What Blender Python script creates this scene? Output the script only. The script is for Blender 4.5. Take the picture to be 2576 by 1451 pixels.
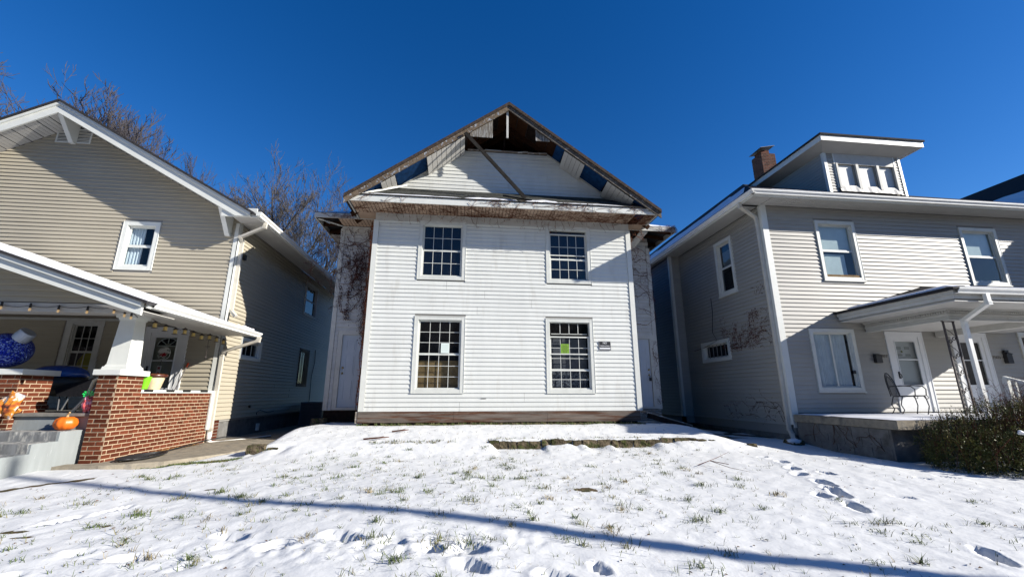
import bpy, bmesh, math, random
from mathutils import Vector, Matrix, noise
R = random.Random(7)
scene = bpy.context.scene
COL = scene.collection
for o in list(bpy.data.objects):
    bpy.data.objects.remove(o)

# ------------------------------------------------------------------ camera
CAMLOC = Vector((0, 0, 1.6))
YAW, PITCH = math.radians(6.45), math.radians(14.1)
fw = Vector((math.sin(YAW)*math.cos(PITCH), math.cos(YAW)*math.cos(PITCH), math.sin(PITCH)))
rt = Vector((math.cos(YAW), -math.sin(YAW), 0))
up = rt.cross(fw)
cd = bpy.data.cameras.new('camera')
cd.sensor_width = 36
cd.lens = 1055/2576*36
cd.clip_end = 3000
cam = bpy.data.objects.new('camera', cd)
COL.objects.link(cam)
cam.matrix_world = Matrix(((rt.x, up.x, -fw.x, CAMLOC.x), (rt.y, up.y, -fw.y, CAMLOC.y), (rt.z, up.z, -fw.z, CAMLOC.z), (0, 0, 0, 1)))
scene.camera = cam

# ------------------------------------------------------------------ sun, sky, exposure
SUN = Vector((2.55, -1.0, 1.23)).normalized()          # towards the sun
EL = math.asin(SUN.z)
AZ = math.atan2(SUN.x, SUN.y)
w = bpy.data.worlds.new('World')
scene.world = w
w.use_nodes = True
wn = w.node_tree
bg = wn.nodes['Background']
sk = wn.nodes.new('ShaderNodeTexSky')
sk.sky_type = 'NISHITA'
sk.sun_disc = False
sk.sun_elevation = EL
sk.sun_rotation = AZ
sk.altitude = 300
sk.air_density = 1.0
sk.dust_density = 0.15
sk.ozone_density = 3.5
hs = wn.nodes.new('ShaderNodeHueSaturation')
hs.inputs['Hue'].default_value = 0.512
hs.inputs['Saturation'].default_value = 1.33
hs.inputs['Value'].default_value = 1.0
wn.links.new(sk.outputs[0], hs.inputs['Color'])
wn.links.new(hs.outputs[0], bg.inputs[0])
bg.inputs[1].default_value = 0.074
sl = bpy.data.lights.new('sun', 'SUN')
sl.energy = 5.0
sl.angle = math.radians(0.53)
sl.color = (1.0, 0.945, 0.86)
so = bpy.data.objects.new('sun', sl)
so.rotation_euler = SUN.to_track_quat('Z', 'Y').to_euler()
COL.objects.link(so)
scene.view_settings.view_transform = 'Standard'
scene.view_settings.look = 'None'
scene.view_settings.exposure = 0.95
scene.view_settings.gamma = 1
scene.view_settings.use_curve_mapping = False
try:
    scene.cycles.max_bounces = 6
    scene.cycles.caustics_reflective = False
    scene.cycles.caustics_refractive = False
except Exception:
    pass

# ------------------------------------------------------------------ materials
MATS = {}
def mat(name, col, rough=0.6, var=0.0, vscale=8.0, bump=0.0, bscale=60.0, metal=0.0, rnd=0.0,
        stretch=(1, 1, 1), col2=None, c2scale=3.0, c2lo=0.5, c2hi=0.62, spec=0.5, bdist=0.01, detail=5.0):
    if name in MATS:
        return MATS[name]
    if rough >= 0.8 and metal == 0: spec = 0.08
    elif rough >= 0.6 and metal == 0: spec = min(spec, 0.3)
    m = bpy.data.materials.new(name)
    m.use_nodes = True
    nt = m.node_tree
    N, L = nt.nodes, nt.links
    b = N['Principled BSDF']
    b.inputs['Roughness'].default_value = rough
    b.inputs['Metallic'].default_value = metal
    b.inputs['Specular IOR Level'].default_value = spec
    tc = N.new('ShaderNodeTexCoord')
    mp = N.new('ShaderNodeMapping')
    mp.inputs['Scale'].default_value = stretch
    L.new(tc.outputs['Object'], mp.inputs['Vector'])
    c = N.new('ShaderNodeRGB')
    c.outputs[0].default_value = (*col, 1)
    out = c.outputs[0]
    if col2:
        n2 = N.new('ShaderNodeTexNoise')
        n2.inputs['Scale'].default_value = c2scale
        n2.inputs['Detail'].default_value = 8
        n2.inputs['Roughness'].default_value = 0.65
        L.new(mp.outputs[0], n2.inputs['Vector'])
        r2 = N.new('ShaderNodeMapRange')
        r2.inputs['From Min'].default_value = c2lo
        r2.inputs['From Max'].default_value = c2hi
        L.new(n2.outputs['Fac'], r2.inputs['Value'])
        mx = N.new('ShaderNodeMix')
        mx.data_type = 'RGBA'
        mx.inputs[7].default_value = (*col2, 1)
        L.new(r2.outputs[0], mx.inputs[0])
        L.new(out, mx.inputs[6])
        out = mx.outputs[2]
    if var > 0 or rnd > 0:
        n1 = N.new('ShaderNodeTexNoise')
        n1.inputs['Scale'].default_value = vscale
        n1.inputs['Detail'].default_value = detail
        L.new(mp.outputs[0], n1.inputs['Vector'])
        r1 = N.new('ShaderNodeMapRange')
        r1.inputs['From Min'].default_value = 0.3
        r1.inputs['From Max'].default_value = 0.7
        r1.inputs['To Min'].default_value = 1 - var
        r1.inputs['To Max'].default_value = 1 + var
        L.new(n1.outputs['Fac'], r1.inputs['Value'])
        v = r1.outputs[0]
        if rnd > 0:
            oi = N.new('ShaderNodeObjectInfo')
            r3 = N.new('ShaderNodeMapRange')
            r3.inputs['To Min'].default_value = 1 - rnd
            r3.inputs['To Max'].default_value = 1 + rnd
            L.new(oi.outputs['Random'], r3.inputs['Value'])
            mu = N.new('ShaderNodeMath')
            mu.operation = 'MULTIPLY'
            L.new(v, mu.inputs[0])
            L.new(r3.outputs[0], mu.inputs[1])
            v = mu.outputs[0]
        vm = N.new('ShaderNodeVectorMath')
        vm.operation = 'SCALE'
        L.new(out, vm.inputs[0])
        L.new(v, vm.inputs['Scale'])
        out = vm.outputs[0]
    L.new(out, b.inputs['Base Color'])
    if bump > 0:
        nb = N.new('ShaderNodeTexNoise')
        nb.inputs['Scale'].default_value = bscale
        nb.inputs['Detail'].default_value = 6
        L.new(mp.outputs[0], nb.inputs['Vector'])
        bp = N.new('ShaderNodeBump')
        bp.inputs['Strength'].default_value = bump
        bp.inputs['Distance'].default_value = bdist
        L.new(nb.outputs['Fac'], bp.inputs['Height'])
        L.new(bp.outputs[0], b.inputs['Normal'])
    MATS[name] = m
    return m

WHITE_SIDING = mat('white_siding_vinyl', (0.60, 0.61, 0.575), 0.42, var=0.035, vscale=1.6, rnd=0.018, bump=0.12, bscale=9,
                   col2=(0.47, 0.46, 0.41), c2scale=1.5, c2lo=0.55, c2hi=0.85, stretch=(2.6, 1, 0.5))
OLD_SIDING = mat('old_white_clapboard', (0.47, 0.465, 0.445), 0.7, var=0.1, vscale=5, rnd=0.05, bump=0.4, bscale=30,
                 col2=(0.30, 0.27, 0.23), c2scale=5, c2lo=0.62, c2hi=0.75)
TAN_SIDING = mat('tan_siding_vinyl', (0.36, 0.325, 0.25), 0.5, var=0.05, vscale=1.4, rnd=0.025, bump=0.1, bscale=9,
                 col2=(0.30, 0.28, 0.20), c2scale=1.1, c2lo=0.62, c2hi=0.85, stretch=(0.6, 0.6, 1.0))
GREY_SIDING = mat('grey_siding_aluminium', (0.32, 0.31, 0.28), 0.55, var=0.05, vscale=1.5, rnd=0.03, bump=0.15, bscale=7,
                  col2=(0.36, 0.36, 0.34), c2scale=1.2, c2lo=0.6, c2hi=0.9, stretch=(0.6, 0.6, 1.0))
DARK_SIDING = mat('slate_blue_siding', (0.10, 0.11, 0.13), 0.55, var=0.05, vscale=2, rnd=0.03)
TRIM = mat('white_trim_paint', (0.59, 0.60, 0.56), 0.45, var=0.04, vscale=4, bump=0.1, bscale=14)
TRIM_DIRTY = mat('weathered_white_trim', (0.45, 0.445, 0.415), 0.6, var=0.08, vscale=5, bump=0.2, bscale=20,
                 col2=(0.38, 0.35, 0.30), c2scale=4, c2lo=0.58, c2hi=0.75)
SOFFIT = mat('soffit_vinyl', (0.42, 0.41, 0.385), 0.55, var=0.04, vscale=3, rnd=0.02, col2=(0.5, 0.5, 0.46), c2scale=2, c2lo=0.55, c2hi=0.8)
SOFFIT_TAN = mat('aged_tan_soffit', (0.35, 0.255, 0.185), 0.65, var=0.1, vscale=4, rnd=0.04, col2=(0.33, 0.26, 0.2), c2scale=3, c2lo=0.55, c2hi=0.8)
WALLBACK = mat('wall_sheathing', (0.25, 0.24, 0.22), 0.9)
TRIM2 = mat('aged_cream_window_trim', (0.56, 0.57, 0.53), 0.5, var=0.06, vscale=5, bump=0.15, bscale=20, col2=(0.36, 0.34, 0.28), c2scale=4, c2lo=0.62, c2hi=0.8)
SLATWOOD = mat('grey_vertical_slat_wood', (0.16, 0.145, 0.125), 0.85, var=0.35, vscale=9, bump=0.5, bscale=40, stretch=(9, 1, .8), col2=(0.36, 0.36, 0.35), c2scale=3, c2lo=0.5, c2hi=0.62)
OLDWOOD = mat('weathered_wood', (0.22, 0.185, 0.15), 0.85, var=0.35, vscale=9, bump=0.5, bscale=40, stretch=(1, 1, 9),
              col2=(0.50, 0.50, 0.49), c2scale=5, c2lo=0.52, c2hi=0.62)
BARGE = mat('peeling_barge_board', (0.13, 0.10, 0.072), 0.85, var=0.3, vscale=14, bump=0.8, bscale=50,
            col2=(0.28, 0.31, 0.36), c2scale=11, c2lo=0.55, c2hi=0.6)
SKIRTWOOD = mat('stained_skirt_wood', (0.14, 0.115, 0.095), 0.75, var=0.35, vscale=2.5, bump=0.5, bscale=20, stretch=(0.6, 1, 7),
                col2=(0.085, 0.036, 0.018), c2scale=1.6, c2lo=0.46, c2hi=0.6)
BLUEPAINT = mat('old_blue_paint', (0.006, 0.033, 0.10), 0.9, var=0.3, vscale=8, bump=0.3)
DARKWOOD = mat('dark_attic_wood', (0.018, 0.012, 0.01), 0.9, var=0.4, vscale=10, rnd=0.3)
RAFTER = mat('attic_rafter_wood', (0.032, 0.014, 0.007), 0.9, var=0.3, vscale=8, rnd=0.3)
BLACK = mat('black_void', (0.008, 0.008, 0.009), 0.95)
ROOM = mat('dim_room_wall', (0.03, 0.03, 0.035), 0.9)
SHINGLE = mat('dark_roof_shingle', (0.035, 0.034, 0.036), 0.9, var=0.35, vscale=30, bump=0.6, bscale=80, rnd=0.15)
SHINGLE_G = mat('grey_green_shingle', (0.06, 0.062, 0.056), 0.9, var=0.35, vscale=22, bump=0.7, bscale=80, rnd=0.25)
BRICK = mat('red_brick', (0.10, 0.028, 0.014), 0.85, var=0.22, vscale=14, bump=0.6, bscale=70, rnd=0.38, col2=(0.22, 0.13, 0.10), c2scale=9, c2lo=0.66, c2hi=0.78)
BRICK_DK = mat('chimney_brick', (0.10, 0.045, 0.032), 0.9, var=0.3, vscale=12, bump=0.6, bscale=60, rnd=0.35)
MORTAR = mat('pale_mortar', (0.40, 0.31, 0.21), 0.95, var=0.12, vscale=25, bump=0.5)
MORTAR_DK = mat('sooty_mortar', (0.2, 0.17, 0.14), 0.95, var=0.2, vscale=25)
CONC = mat('concrete', (0.15, 0.147, 0.14), 0.9, var=0.2, vscale=6, bump=0.4, bscale=50, col2=(0.1, 0.095, 0.085), c2scale=2.5, c2lo=0.5, c2hi=0.7)
CONC_LT = mat('pale_concrete_slab', (0.25, 0.22, 0.17), 0.9, var=0.2, vscale=8, bump=0.5, bscale=50, col2=(0.16, 0.15, 0.13), c2scale=5, c2lo=0.52, c2hi=0.66)
GREYPAINT = mat('grey_painted_concrete', (0.235, 0.255, 0.255), 0.7, var=0.07, vscale=4, bump=0.15, bscale=25, stretch=(3, 3, 0.5),
                col2=(0.42, 0.43, 0.42), c2scale=5, c2lo=0.63, c2hi=0.7)
STEPPAINT = mat('worn_step_paint', (0.16, 0.165, 0.165), 0.75, var=0.3, vscale=7, bump=0.3, bscale=30, stretch=(2, 2, 0.6),
                col2=(0.42, 0.41, 0.37), c2scale=4, c2lo=0.5, c2hi=0.6)
STONE = mat('mossy_wall_stone', (0.10, 0.08, 0.052), 0.95, var=0.4, vscale=14, bump=1.0, bscale=30, rnd=0.3, bdist=0.03,
            col2=(0.05, 0.055, 0.02), c2scale=9, c2lo=0.5, c2hi=0.58)
SNOW_M = mat('roof_snow', (0.68, 0.69, 0.72), 0.6, bump=0.4, bscale=14)
CURTAIN = mat('pale_curtain', (0.60, 0.66, 0.69), 0.85, var=0.08, vscale=5)
SHADE = mat('window_shade', (0.60, 0.68, 0.66), 0.8, var=0.08, vscale=3)
BOARD_BR = mat('brown_board', (0.20, 0.13, 0.06), 0.8, var=0.3, vscale=6)
GREYWD = mat('grey_plank_door', (0.40, 0.44, 0.49), 0.5, var=0.04, vscale=3, bump=0.05)
METAL_W = mat('white_gutter_metal', (0.68, 0.68, 0.65), 0.4, var=0.06, vscale=5, spec=0.5)
METAL_CR = mat('cream_downspout_metal', (0.52, 0.49, 0.42), 0.4, var=0.06, vscale=5)
IRON = mat('wrought_iron', (0.022, 0.022, 0.026), 0.45, spec=0.6)
IRON_W = mat('worn_dark_iron', (0.06, 0.05, 0.05), 0.6, var=0.3, vscale=30)
BRASS = mat('brass_knob', (0.55, 0.42, 0.2), 0.3, metal=1)
BLACKPL = mat('black_plastic', (0.012, 0.012, 0.013), 0.5)
VINE = mat('dry_vine_stem', (0.105, 0.045, 0.028), 0.9, var=0.3, vscale=20)
VLEAF = mat('dead_vine_leaf', (0.085, 0.035, 0.028), 0.85, rnd=0.2, var=0.5, vscale=6)
VLEAF_R = mat('red_brown_leaf', (0.13, 0.045, 0.03), 0.85, var=.5, vscale=6)
VLEAF_O = mat('rust_dead_leaf', (0.30, 0.10, 0.045), 0.8, var=0.5, vscale=5)
BARK = mat('grey_bark', (0.085, 0.076, 0.068), 0.9, var=0.3, vscale=6)
BARK_R = mat('purple_brown_bark', (0.055, 0.05, 0.053), 0.9, var=0.3, vscale=6)

def glass_mat(name, tint, rough=0.02, op=0.35):
    m = bpy.data.materials.new(name)
    m.use_nodes = True
    N, L = m.node_tree.nodes, m.node_tree.links
    N.remove(N['Principled BSDF'])
    g = N.new('ShaderNodeBsdfGlossy'); g.inputs['Roughness'].default_value = rough
    g.inputs['Color'].default_value = (0.95, 0.97, 1, 1)
    t = N.new('ShaderNodeBsdfTransparent'); t.inputs['Color'].default_value = (*tint, 1)
    d = N.new('ShaderNodeBsdfDiffuse'); d.inputs['Color'].default_value = (0.05, 0.055, 0.06, 1)
    m1 = N.new('ShaderNodeMixShader'); m1.inputs[0].default_value = op
    L.new(t.outputs[0], m1.inputs[1]); L.new(d.outputs[0], m1.inputs[2])
    lw = N.new('ShaderNodeLayerWeight'); lw.inputs['Blend'].default_value = 0.5
    f = N.new('ShaderNodeMath'); f.operation = 'POWER'; f.inputs[1].default_value = 4.0; L.new(lw.outputs['Facing'], f.inputs[0])
    tc = N.new('ShaderNodeTexCoord')
    nz = N.new('ShaderNodeTexNoise'); nz.inputs['Scale'].default_value = 2.2
    L.new(tc.outputs['Object'], nz.inputs['Vector'])
    bp = N.new('ShaderNodeBump'); bp.inputs['Strength'].default_value = 0.2; bp.inputs['Distance'].default_value = 0.02
    L.new(nz.outputs['Fac'], bp.inputs['Height']); L.new(bp.outputs[0], g.inputs['Normal'])
    mxx = N.new('ShaderNodeMath'); mxx.operation = 'MULTIPLY_ADD'
    mxx.inputs[1].default_value = 0.9; mxx.inputs[2].default_value = 0.045
    L.new(f.outputs[0], mxx.inputs[0])
    m2 = N.new('ShaderNodeMixShader')
    L.new(mxx.outputs[0], m2.inputs[0]); L.new(m1.outputs[0], m2.inputs[1]); L.new(g.outputs[0], m2.inputs[2])
    L.new(m2.outputs[0], N['Material Output'].inputs[0])
    return m
GLASS = glass_mat('window_glass', (0.85, 0.9, 0.92), op=0.06)
GLASS_DK = glass_mat('dusty_dark_glass', (0.6, 0.62, 0.62), op=0.35)

# ------------------------------------------------------------------ helpers
ORG = {}
def thing(name, label, cat, loc=(0, 0, 0), group=None):
    o = bpy.data.objects.new(name, None)
    o.empty_display_size = 0.2
    COL.objects.link(o)
    o.location = loc
    o['label'] = label
    o['category'] = cat
    if group:
        o['group'] = group
    ORG[o.name] = Vector(loc)
    return o

class MB:
    """Collects geometry in world coordinates, built as one mesh object."""
    def __init__(s):
        s.v, s.f = [], []
    def box(s, x0, x1, y0, y1, z0, z1):
        return s.hexa([(x0, y0, z0), (x1, y0, z0), (x1, y1, z0), (x0, y1, z0), (x0, y0, z1), (x1, y0, z1), (x1, y1, z1), (x0, y1, z1)])
    def hexa(s, p):
        n = len(s.v)
        s.v += [tuple(q) for q in p]
        for f in ((0, 3, 2, 1), (4, 5, 6, 7), (0, 1, 5, 4), (1, 2, 6, 5), (2, 3, 7, 6), (3, 0, 4, 7)):
            s.f.append(tuple(n+i for i in f))
        return s
    def quad(s, *p):
        n = len(s.v); s.v += [tuple(q) for q in p]; s.f.append(tuple(range(n, n+len(p)))); return s
    def prism(s, poly, off):
        """poly: list of 3-D points, off: extrusion vector"""
        n = len(s.v); k = len(poly); off = Vector(off)
        s.v += [tuple(p) for p in poly] + [tuple(Vector(p)+off) for p in poly]
        s.f.append(tuple(range(n, n+k))); s.f.append(tuple(range(n+2*k-1, n+k-1, -1)))
        for i in range(k):
            j = (i+1) % k
            s.f.append((n+i, n+j, n+k+j, n+k+i))
        return s
    def beam(s, a, b, wd, ht, upv=(0, 0, 1)):
        a, b = Vector(a), Vector(b)
        d = (b-a).normalized(); u = Vector(upv)
        r = d.cross(u)
        if r.length < 1e-4: r = d.cross(Vector((1, 0, 0)))
        r.normalize(); u = r.cross(d)
        r *= wd/2; u *= ht/2
        return s.hexa([a-r-u, a+r-u, b+r-u, b-r-u, a-r+u, a+r+u, b+r+u, b-r+u])
    def tube(s, pts, r, n=6, cap=True):
        pts = [Vector(p) for p in pts]
        base = len(s.v); m = len(pts)
        rr = r if isinstance(r, (list, tuple)) else [r]*m
        ref = None
        for i, p in enumerate(pts):
            d = (pts[min(i+1, m-1)]-pts[max(i-1, 0)])
            if d.length < 1e-6: d = Vector((0, 0, 1))
            d.normalize()
            if ref is None:
                ref = d.orthogonal().normalized()
            a = (ref - d*ref.dot(d))
            if a.length < 1e-4: a = d.orthogonal()
            a.normalize(); ref = a
            b = d.cross(a)
            for k in range(n):
                t = 2*math.pi*k/n
                s.v.append(tuple(p+(a*math.cos(t)+b*math.sin(t))*rr[i]))
        for i in range(m-1):
            for k in range(n):
                k2 = (k+1) % n
                s.f.append((base+i*n+k, base+i*n+k2, base+(i+1)*n+k2, base+(i+1)*n+k))
        if cap:
            s.f.append(tuple(base+k for k in range(n-1, -1, -1)))
            s.f.append(tuple(base+(m-1)*n+k for k in range(n)))
        return s
    def rev(s, c, prof, n=16, axis='z', sc=(1, 1)):
        """lathe: prof list of (radius, height)"""
        base = len(s.v); c = Vector(c)
        for (r, h) in prof:
            for k in range(n):
                t = 2*math.pi*k/n
                s.v.append((c.x+r*sc[0]*math.cos(t), c.y+r*sc[1]*math.sin(t), c.z+h))
        for i in range(len(prof)-1):
            for k in range(n):
                k2 = (k+1) % n
                s.f.append((base+i*n+k, base+i*n+k2, base+(i+1)*n+k2, base+(i+1)*n+k))
        s.f.append(tuple(base+k for k in range(n-1, -1, -1)))
        s.f.append(tuple(base+(len(prof)-1)*n+k for k in range(n)))
        return s
    def each(s, name, m, parent):
        for i in range(0, len(s.v), 8):
            k = MB(); k.hexa(s.v[i:i+8]); k.build(name, m, parent)
    def build(s, name, m, parent=None, label=None, cat=None, kind=None, group=None, smooth=False, bevel=0):
        me = bpy.data.meshes.new(name)
        o = None
        org = Vector((0, 0, 0))
        if parent is not None:
            org = ORG.get(parent.name, Vector((0, 0, 0)))
        vs = [(x-org.x, y-org.y, z-org.z) for x, y, z in s.v] if parent is not None else s.v
        me.from_pydata(vs, [], s.f)
        if smooth:
            me.polygons.foreach_set('use_smooth', [True]*len(me.polygons))
        me.materials.append(m)
        me.update()
        o = bpy.data.objects.new(name, me)
        COL.objects.link(o)
        if parent is not None:
            o.parent = parent
            ORG[o.name] = org
        if label: o['label'] = label
        if cat: o['category'] = cat
        if kind: o['kind'] = kind
        if group: o['group'] = group
        if bevel:
            b = o.modifiers.new('bevel', 'BEVEL'); b.width = bevel; b.segments = 2; b.limit_method = 'ANGLE'
        return o

class Frame:
    """wall frame: s runs along the wall, o outward, z up"""
    def __init__(f, o, u, n):
        f.o, f.u, f.n = Vector(o), Vector(u), Vector(n)
    def p(f, s, o, z):
        q = f.o + f.u*s + f.n*o
        return (q.x, q.y, z)
    def box(f, mb, s0, s1, o0, o1, z0, z1):
        P = f.p
        return mb.hexa([P(s0, o1, z0), P(s1, o1, z0), P(s1, o0, z0), P(s0, o0, z0), P(s0, o1, z1), P(s1, o1, z1), P(s1, o0, z1), P(s0, o0, z1)])

def siding(wall, F, z0, z1, expo, lim, openings, m, d=0.019, seam=3.6, name='siding_board'):
    k = 0; z = z0; rr = random.Random(int(z0*100)+int(F.o.x*10)+5)
    while z < z1-0.02:
        za, zb = z, min(z+expo, z1)
        a0, b0 = lim(za); a1, b1 = lim(zb)
        if min(b0-a0, b1-a1) < -0.02 or max(b0-a0, b1-a1) < 0.05:
            z = zb; continue
        zm = (za+zb)/2
        cuts = []
        for (s0, s1, oz0, oz1) in openings:
            if oz0 < zm < oz1: cuts.append((s0, s1))
        cuts.sort()
        segs = []
        cl0, cl1 = a0, a1
        for (s0, s1) in cuts:
            if s0 > cl0: segs.append([cl0, cl1, s0, s0])
            cl0 = cl1 = s1
        if b0 > cl0: segs.append([cl0, cl1, b0, b1])
        for sg in segs:
            L = sg[2]-sg[0]
            parts = [sg]
            if L > seam*1.2:
                # the planks of a course are double profiles: seams repeat on pairs of courses
                rs = random.Random((k//2)*17+int(F.o.x*7)+int(L*3))
                c = sg[0]+rs.uniform(0.25, 0.75)*L
                parts = [[sg[0], sg[1], c-0.003, c-0.003], [c+0.003, c+0.003, sg[2], sg[3]]]
            for (l0, l1, r0, r1) in parts:
                w_ = rr.uniform(-0.0025, 0.0025)
                dd = d+rr.uniform(-0.002, 0.002)
                mb = MB()
                P = F.p
                mb.v = [P(l0, 0.0, za), P(r0, 0.0, za), P(l0, dd, za+w_*0.4), P(r0, dd+w_, za), P(l1, 0.002, zb), P(r1, 0.002, zb),
                        P(l0, dd*0.93, za+0.018), P(r0, dd*0.93+w_, za+0.018)]
                mb.f = [(0, 1, 3, 2), (2, 3, 7, 6), (6, 7, 5, 4), (0, 2, 6, 4), (1, 5, 7, 3)]
                mb.build(name, m, wall)
        z = zb; k += 1

def wall_back(house, F, poly_lim, z0, z1, openings, m, name='wall', thick=0.12, n=1):
    """backing wall with real openings, built of rectangles/trapezoids"""
    zs = sorted(set([z0, z1]+[z for o in openings for z in (o[2], o[3]) if z0 < z < z1]+([z0+(z1-z0)*i/n for i in range(n)])))
    mb = MB()
    for za, zb in zip(zs[:-1], zs[1:]):
        a0, b0 = poly_lim(za); a1, b1 = poly_lim(zb)
        zm = (za+zb)/2
        cuts = sorted((o[0], o[1]) for o in openings if o[2] <= zm <= o[3])
        c0, c1 = a0, a1
        segs = []
        for s0, s1 in cuts:
            segs.append((c0, c1, s0, s0)); c0 = c1 = s1
        segs.append((c0, c1, b0, b1))
        for l0, l1, r0, r1 in segs:
            if r0-l0 < 0.001 and r1-l1 < 0.001: continue
            P = F.p
            mb.hexa([P(l0, 0, za), P(r0, 0, za), P(r0, -thick, za), P(l0, -thick, za), P(l1, 0, zb), P(r1, 0, zb), P(r1, -thick, zb), P(l1, -thick, zb)])
    return mb.build(name, m, house)

def window(house, F, s0, s1, z0, z1, cas=0.09, proud=0.035, sashes=((0.5, 1.0, 4, 2), (0.0, 0.5, 4, 2)), frame=TRIM, glass=GLASS,
           sill=0.0, curtain=None, curtain_mat=None, label=None, munt=0.013, extra_rails=(), cas_b=None, room=True, sashw=0.045, rec=-0.045):
    """s0..z1: opening inside the casing. casing is the 'window' part, the rest are its children"""
    cb = cas if cas_b is None else cas_b
    mb = MB()
    F.box(mb, s0-cas, s0, 0.0, proud, z0-cb, z1+cas)
    F.box(mb, s1, s1+cas, 0.0, proud, z0-cb, z1+cas)
    F.box(mb, s0, s1, 0.0, proud-0.002, z1, z1+cas)
    F.box(mb, s0, s1, 0.0, proud-0.002, z0-cb, z0)
    # thin outer bead
    F.box(mb, s0-cas-0.012, s0-cas, 0.0, proud+0.006, z0-cb-0.012, z1+cas+0.012)
    F.box(mb, s1+cas, s1+cas+0.012, 0.0, proud+0.006, z0-cb-0.012, z1+cas+0.012)
    F.box(mb, s0-cas, s1+cas, 0.0, proud+0.006, z1+cas, z1+cas+0.012)
    F.box(mb, s0-cas, s1+cas, 0.0, proud+0.006, z0-cb-0.012, z0-cb)
    # jamb linings
    F.box(mb, s0, s0+0.018, -0.10, 0.0, z0, z1); F.box(mb, s1-0.018, s1, -0.10, 0.0, z0, z1)
    F.box(mb, s0+0.018, s1-0.018, -0.10, 0.0, z1-0.018, z1); F.box(mb, s0+0.018, s1-0.018, -0.10, 0.0, z0, z0+0.018)
    win = mb.build('window', frame, house, label=label)
    if sill:
        k = MB(); F.box(k, s0-cas-0.03, s1+cas+0.03, 0.0, proud+sill, z0-cb-0.045, z0-cb-0.014); k.build('sill', frame, win)
    H = z1-z0-0.036
    for i, (f0, f1, nc, nr) in enumerate(sashes):
        o1 = rec + (0.0 if i == 0 else -0.022) if f0 >= 0.4 else rec-0.0
        if i > 0: o1 = rec+0.018
        o0 = o1-0.02
        a, b = s0+0.018, s1-0.018
        za, zb = z0+0.018+H*f0, z0+0.018+H*f1
        k = MB()
        sw = sashw
        F.box(k, a, a+sw, o0, o1, za, zb); F.box(k, b-sw, b, o0, o1, za, zb)
        F.box(k, a+sw, b-sw, o0, o1, zb-sw*0.8, zb); F.box(k, a+sw, b-sw, o0, o1, za, za+sw*0.8)
        k.build('sash', frame, win)
        ga, gb, gz0, gz1 = a+sw, b-sw, za+sw*0.8, zb-sw*0.8
        if nc > 1 or nr > 1:
            k = MB()
            for c in range(1, nc):
                x = ga+(gb-ga)*c/nc; F.box(k, x-munt/2, x+munt/2, o0+0.004, o1-0.003, gz0, gz1)
            for r_ in range(1, nr):
                z = gz0+(gz1-gz0)*r_/nr; F.box(k, ga, gb, o0+0.005, o1-0.004, z-munt/2, z+munt/2)
            k.build('muntin_grid', frame, win)
        for c in range(nc):
            for r_ in range(nr):
                x0_ = ga+(gb-ga)*c/nc; x1_ = ga+(gb-ga)*(c+1)/nc
                y0_ = gz0+(gz1-gz0)*r_/nr; y1_ = gz0+(gz1-gz0)*(r_+1)/nr
                t = R.uniform(-0.0016, 0.0016); u = R.uniform(-0.0016, 0.0016)
                k = MB(); P = F.p; om = o0+0.008
                k.quad(P(x0_, om+t, y0_), P(x1_, om-t, y0_), P(x1_, om-t+u, y1_), P(x0_, om+t+u, y1_))
                k.build('pane', glass, win)
    for (f, hh) in extra_rails:
        k = MB(); zc = z0+H*f; F.box(k, s0+0.02, s1-0.02, rec+0.022, rec+0.035, zc-hh/2, zc+hh/2); k.build('rail', frame, win)
    if curtain is not None:
        for (cs0, cs1, cz0, cz1, wav) in curtain:
            k = MB(); n = 28 if wav else 2
            A = s0+(s1-s0)*cs0; B = s0+(s1-s0)*cs1
            ZA = z0+(z1-z0)*cz0; ZB = z0+(z1-z0)*cz1
            for i in range(n):
                t0, t1 = i/n, (i+1)/n
                f = lambda t: -0.115+(0.012*math.sin(t*31+A)+0.006*math.sin(t*67) if wav else 0)
                k.quad(F.p(A+(B-A)*t0, f(t0), ZA), F.p(A+(B-A)*t1, f(t1), ZA), F.p(A+(B-A)*t1, f(t1), ZB), F.p(A+(B-A)*t0, f(t0), ZB))
            k.build('curtain' if wav else 'window_shade', curtain_mat or CURTAIN, win)
    if room:
        k = MB(); D = -0.9; e = 0.35
        P = F.p
        a, b, c, d_ = s0-e, s1+e, z0-e, z1+e
        k.quad(P(a, D, c), P(b, D, c), P(b, D, d_), P(a, D, d_))
        for (p, q) in (((a, c), (b, c)), ((b, c), (b, d_)), ((b, d_), (a, d_)), ((a, d_), (a, c))):
            k.quad(P(p[0], -0.125, p[1]), P(q[0], -0.125, q[1]), P(q[0], D, q[1]), P(p[0], D, p[1]))
        k.build('room_lining', ROOM, win)
    return win

def soffit_panels(house, pts_fn, n, m, name='soffit_panel', skip=()):
    """pts_fn(i0,i1)-> four corners of panel strip between fractions; each panel grooved"""
    for i in range(n):
        if i in skip: continue
        mb = MB()
        for k in range(3):
            a = (i+k/3.0+0.025)/n; b = (i+(k+1)/3.0-0.025)/n
            p = [Vector(q) for q in pts_fn(a, b)]
            nrm = Vector((0, 0, 0.012))
            mb.hexa([p[0], p[1], p[2], p[3], p[0]+nrm, p[1]+nrm, p[2]+nrm, p[3]+nrm])
        mb.build(name, m, house)

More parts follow.
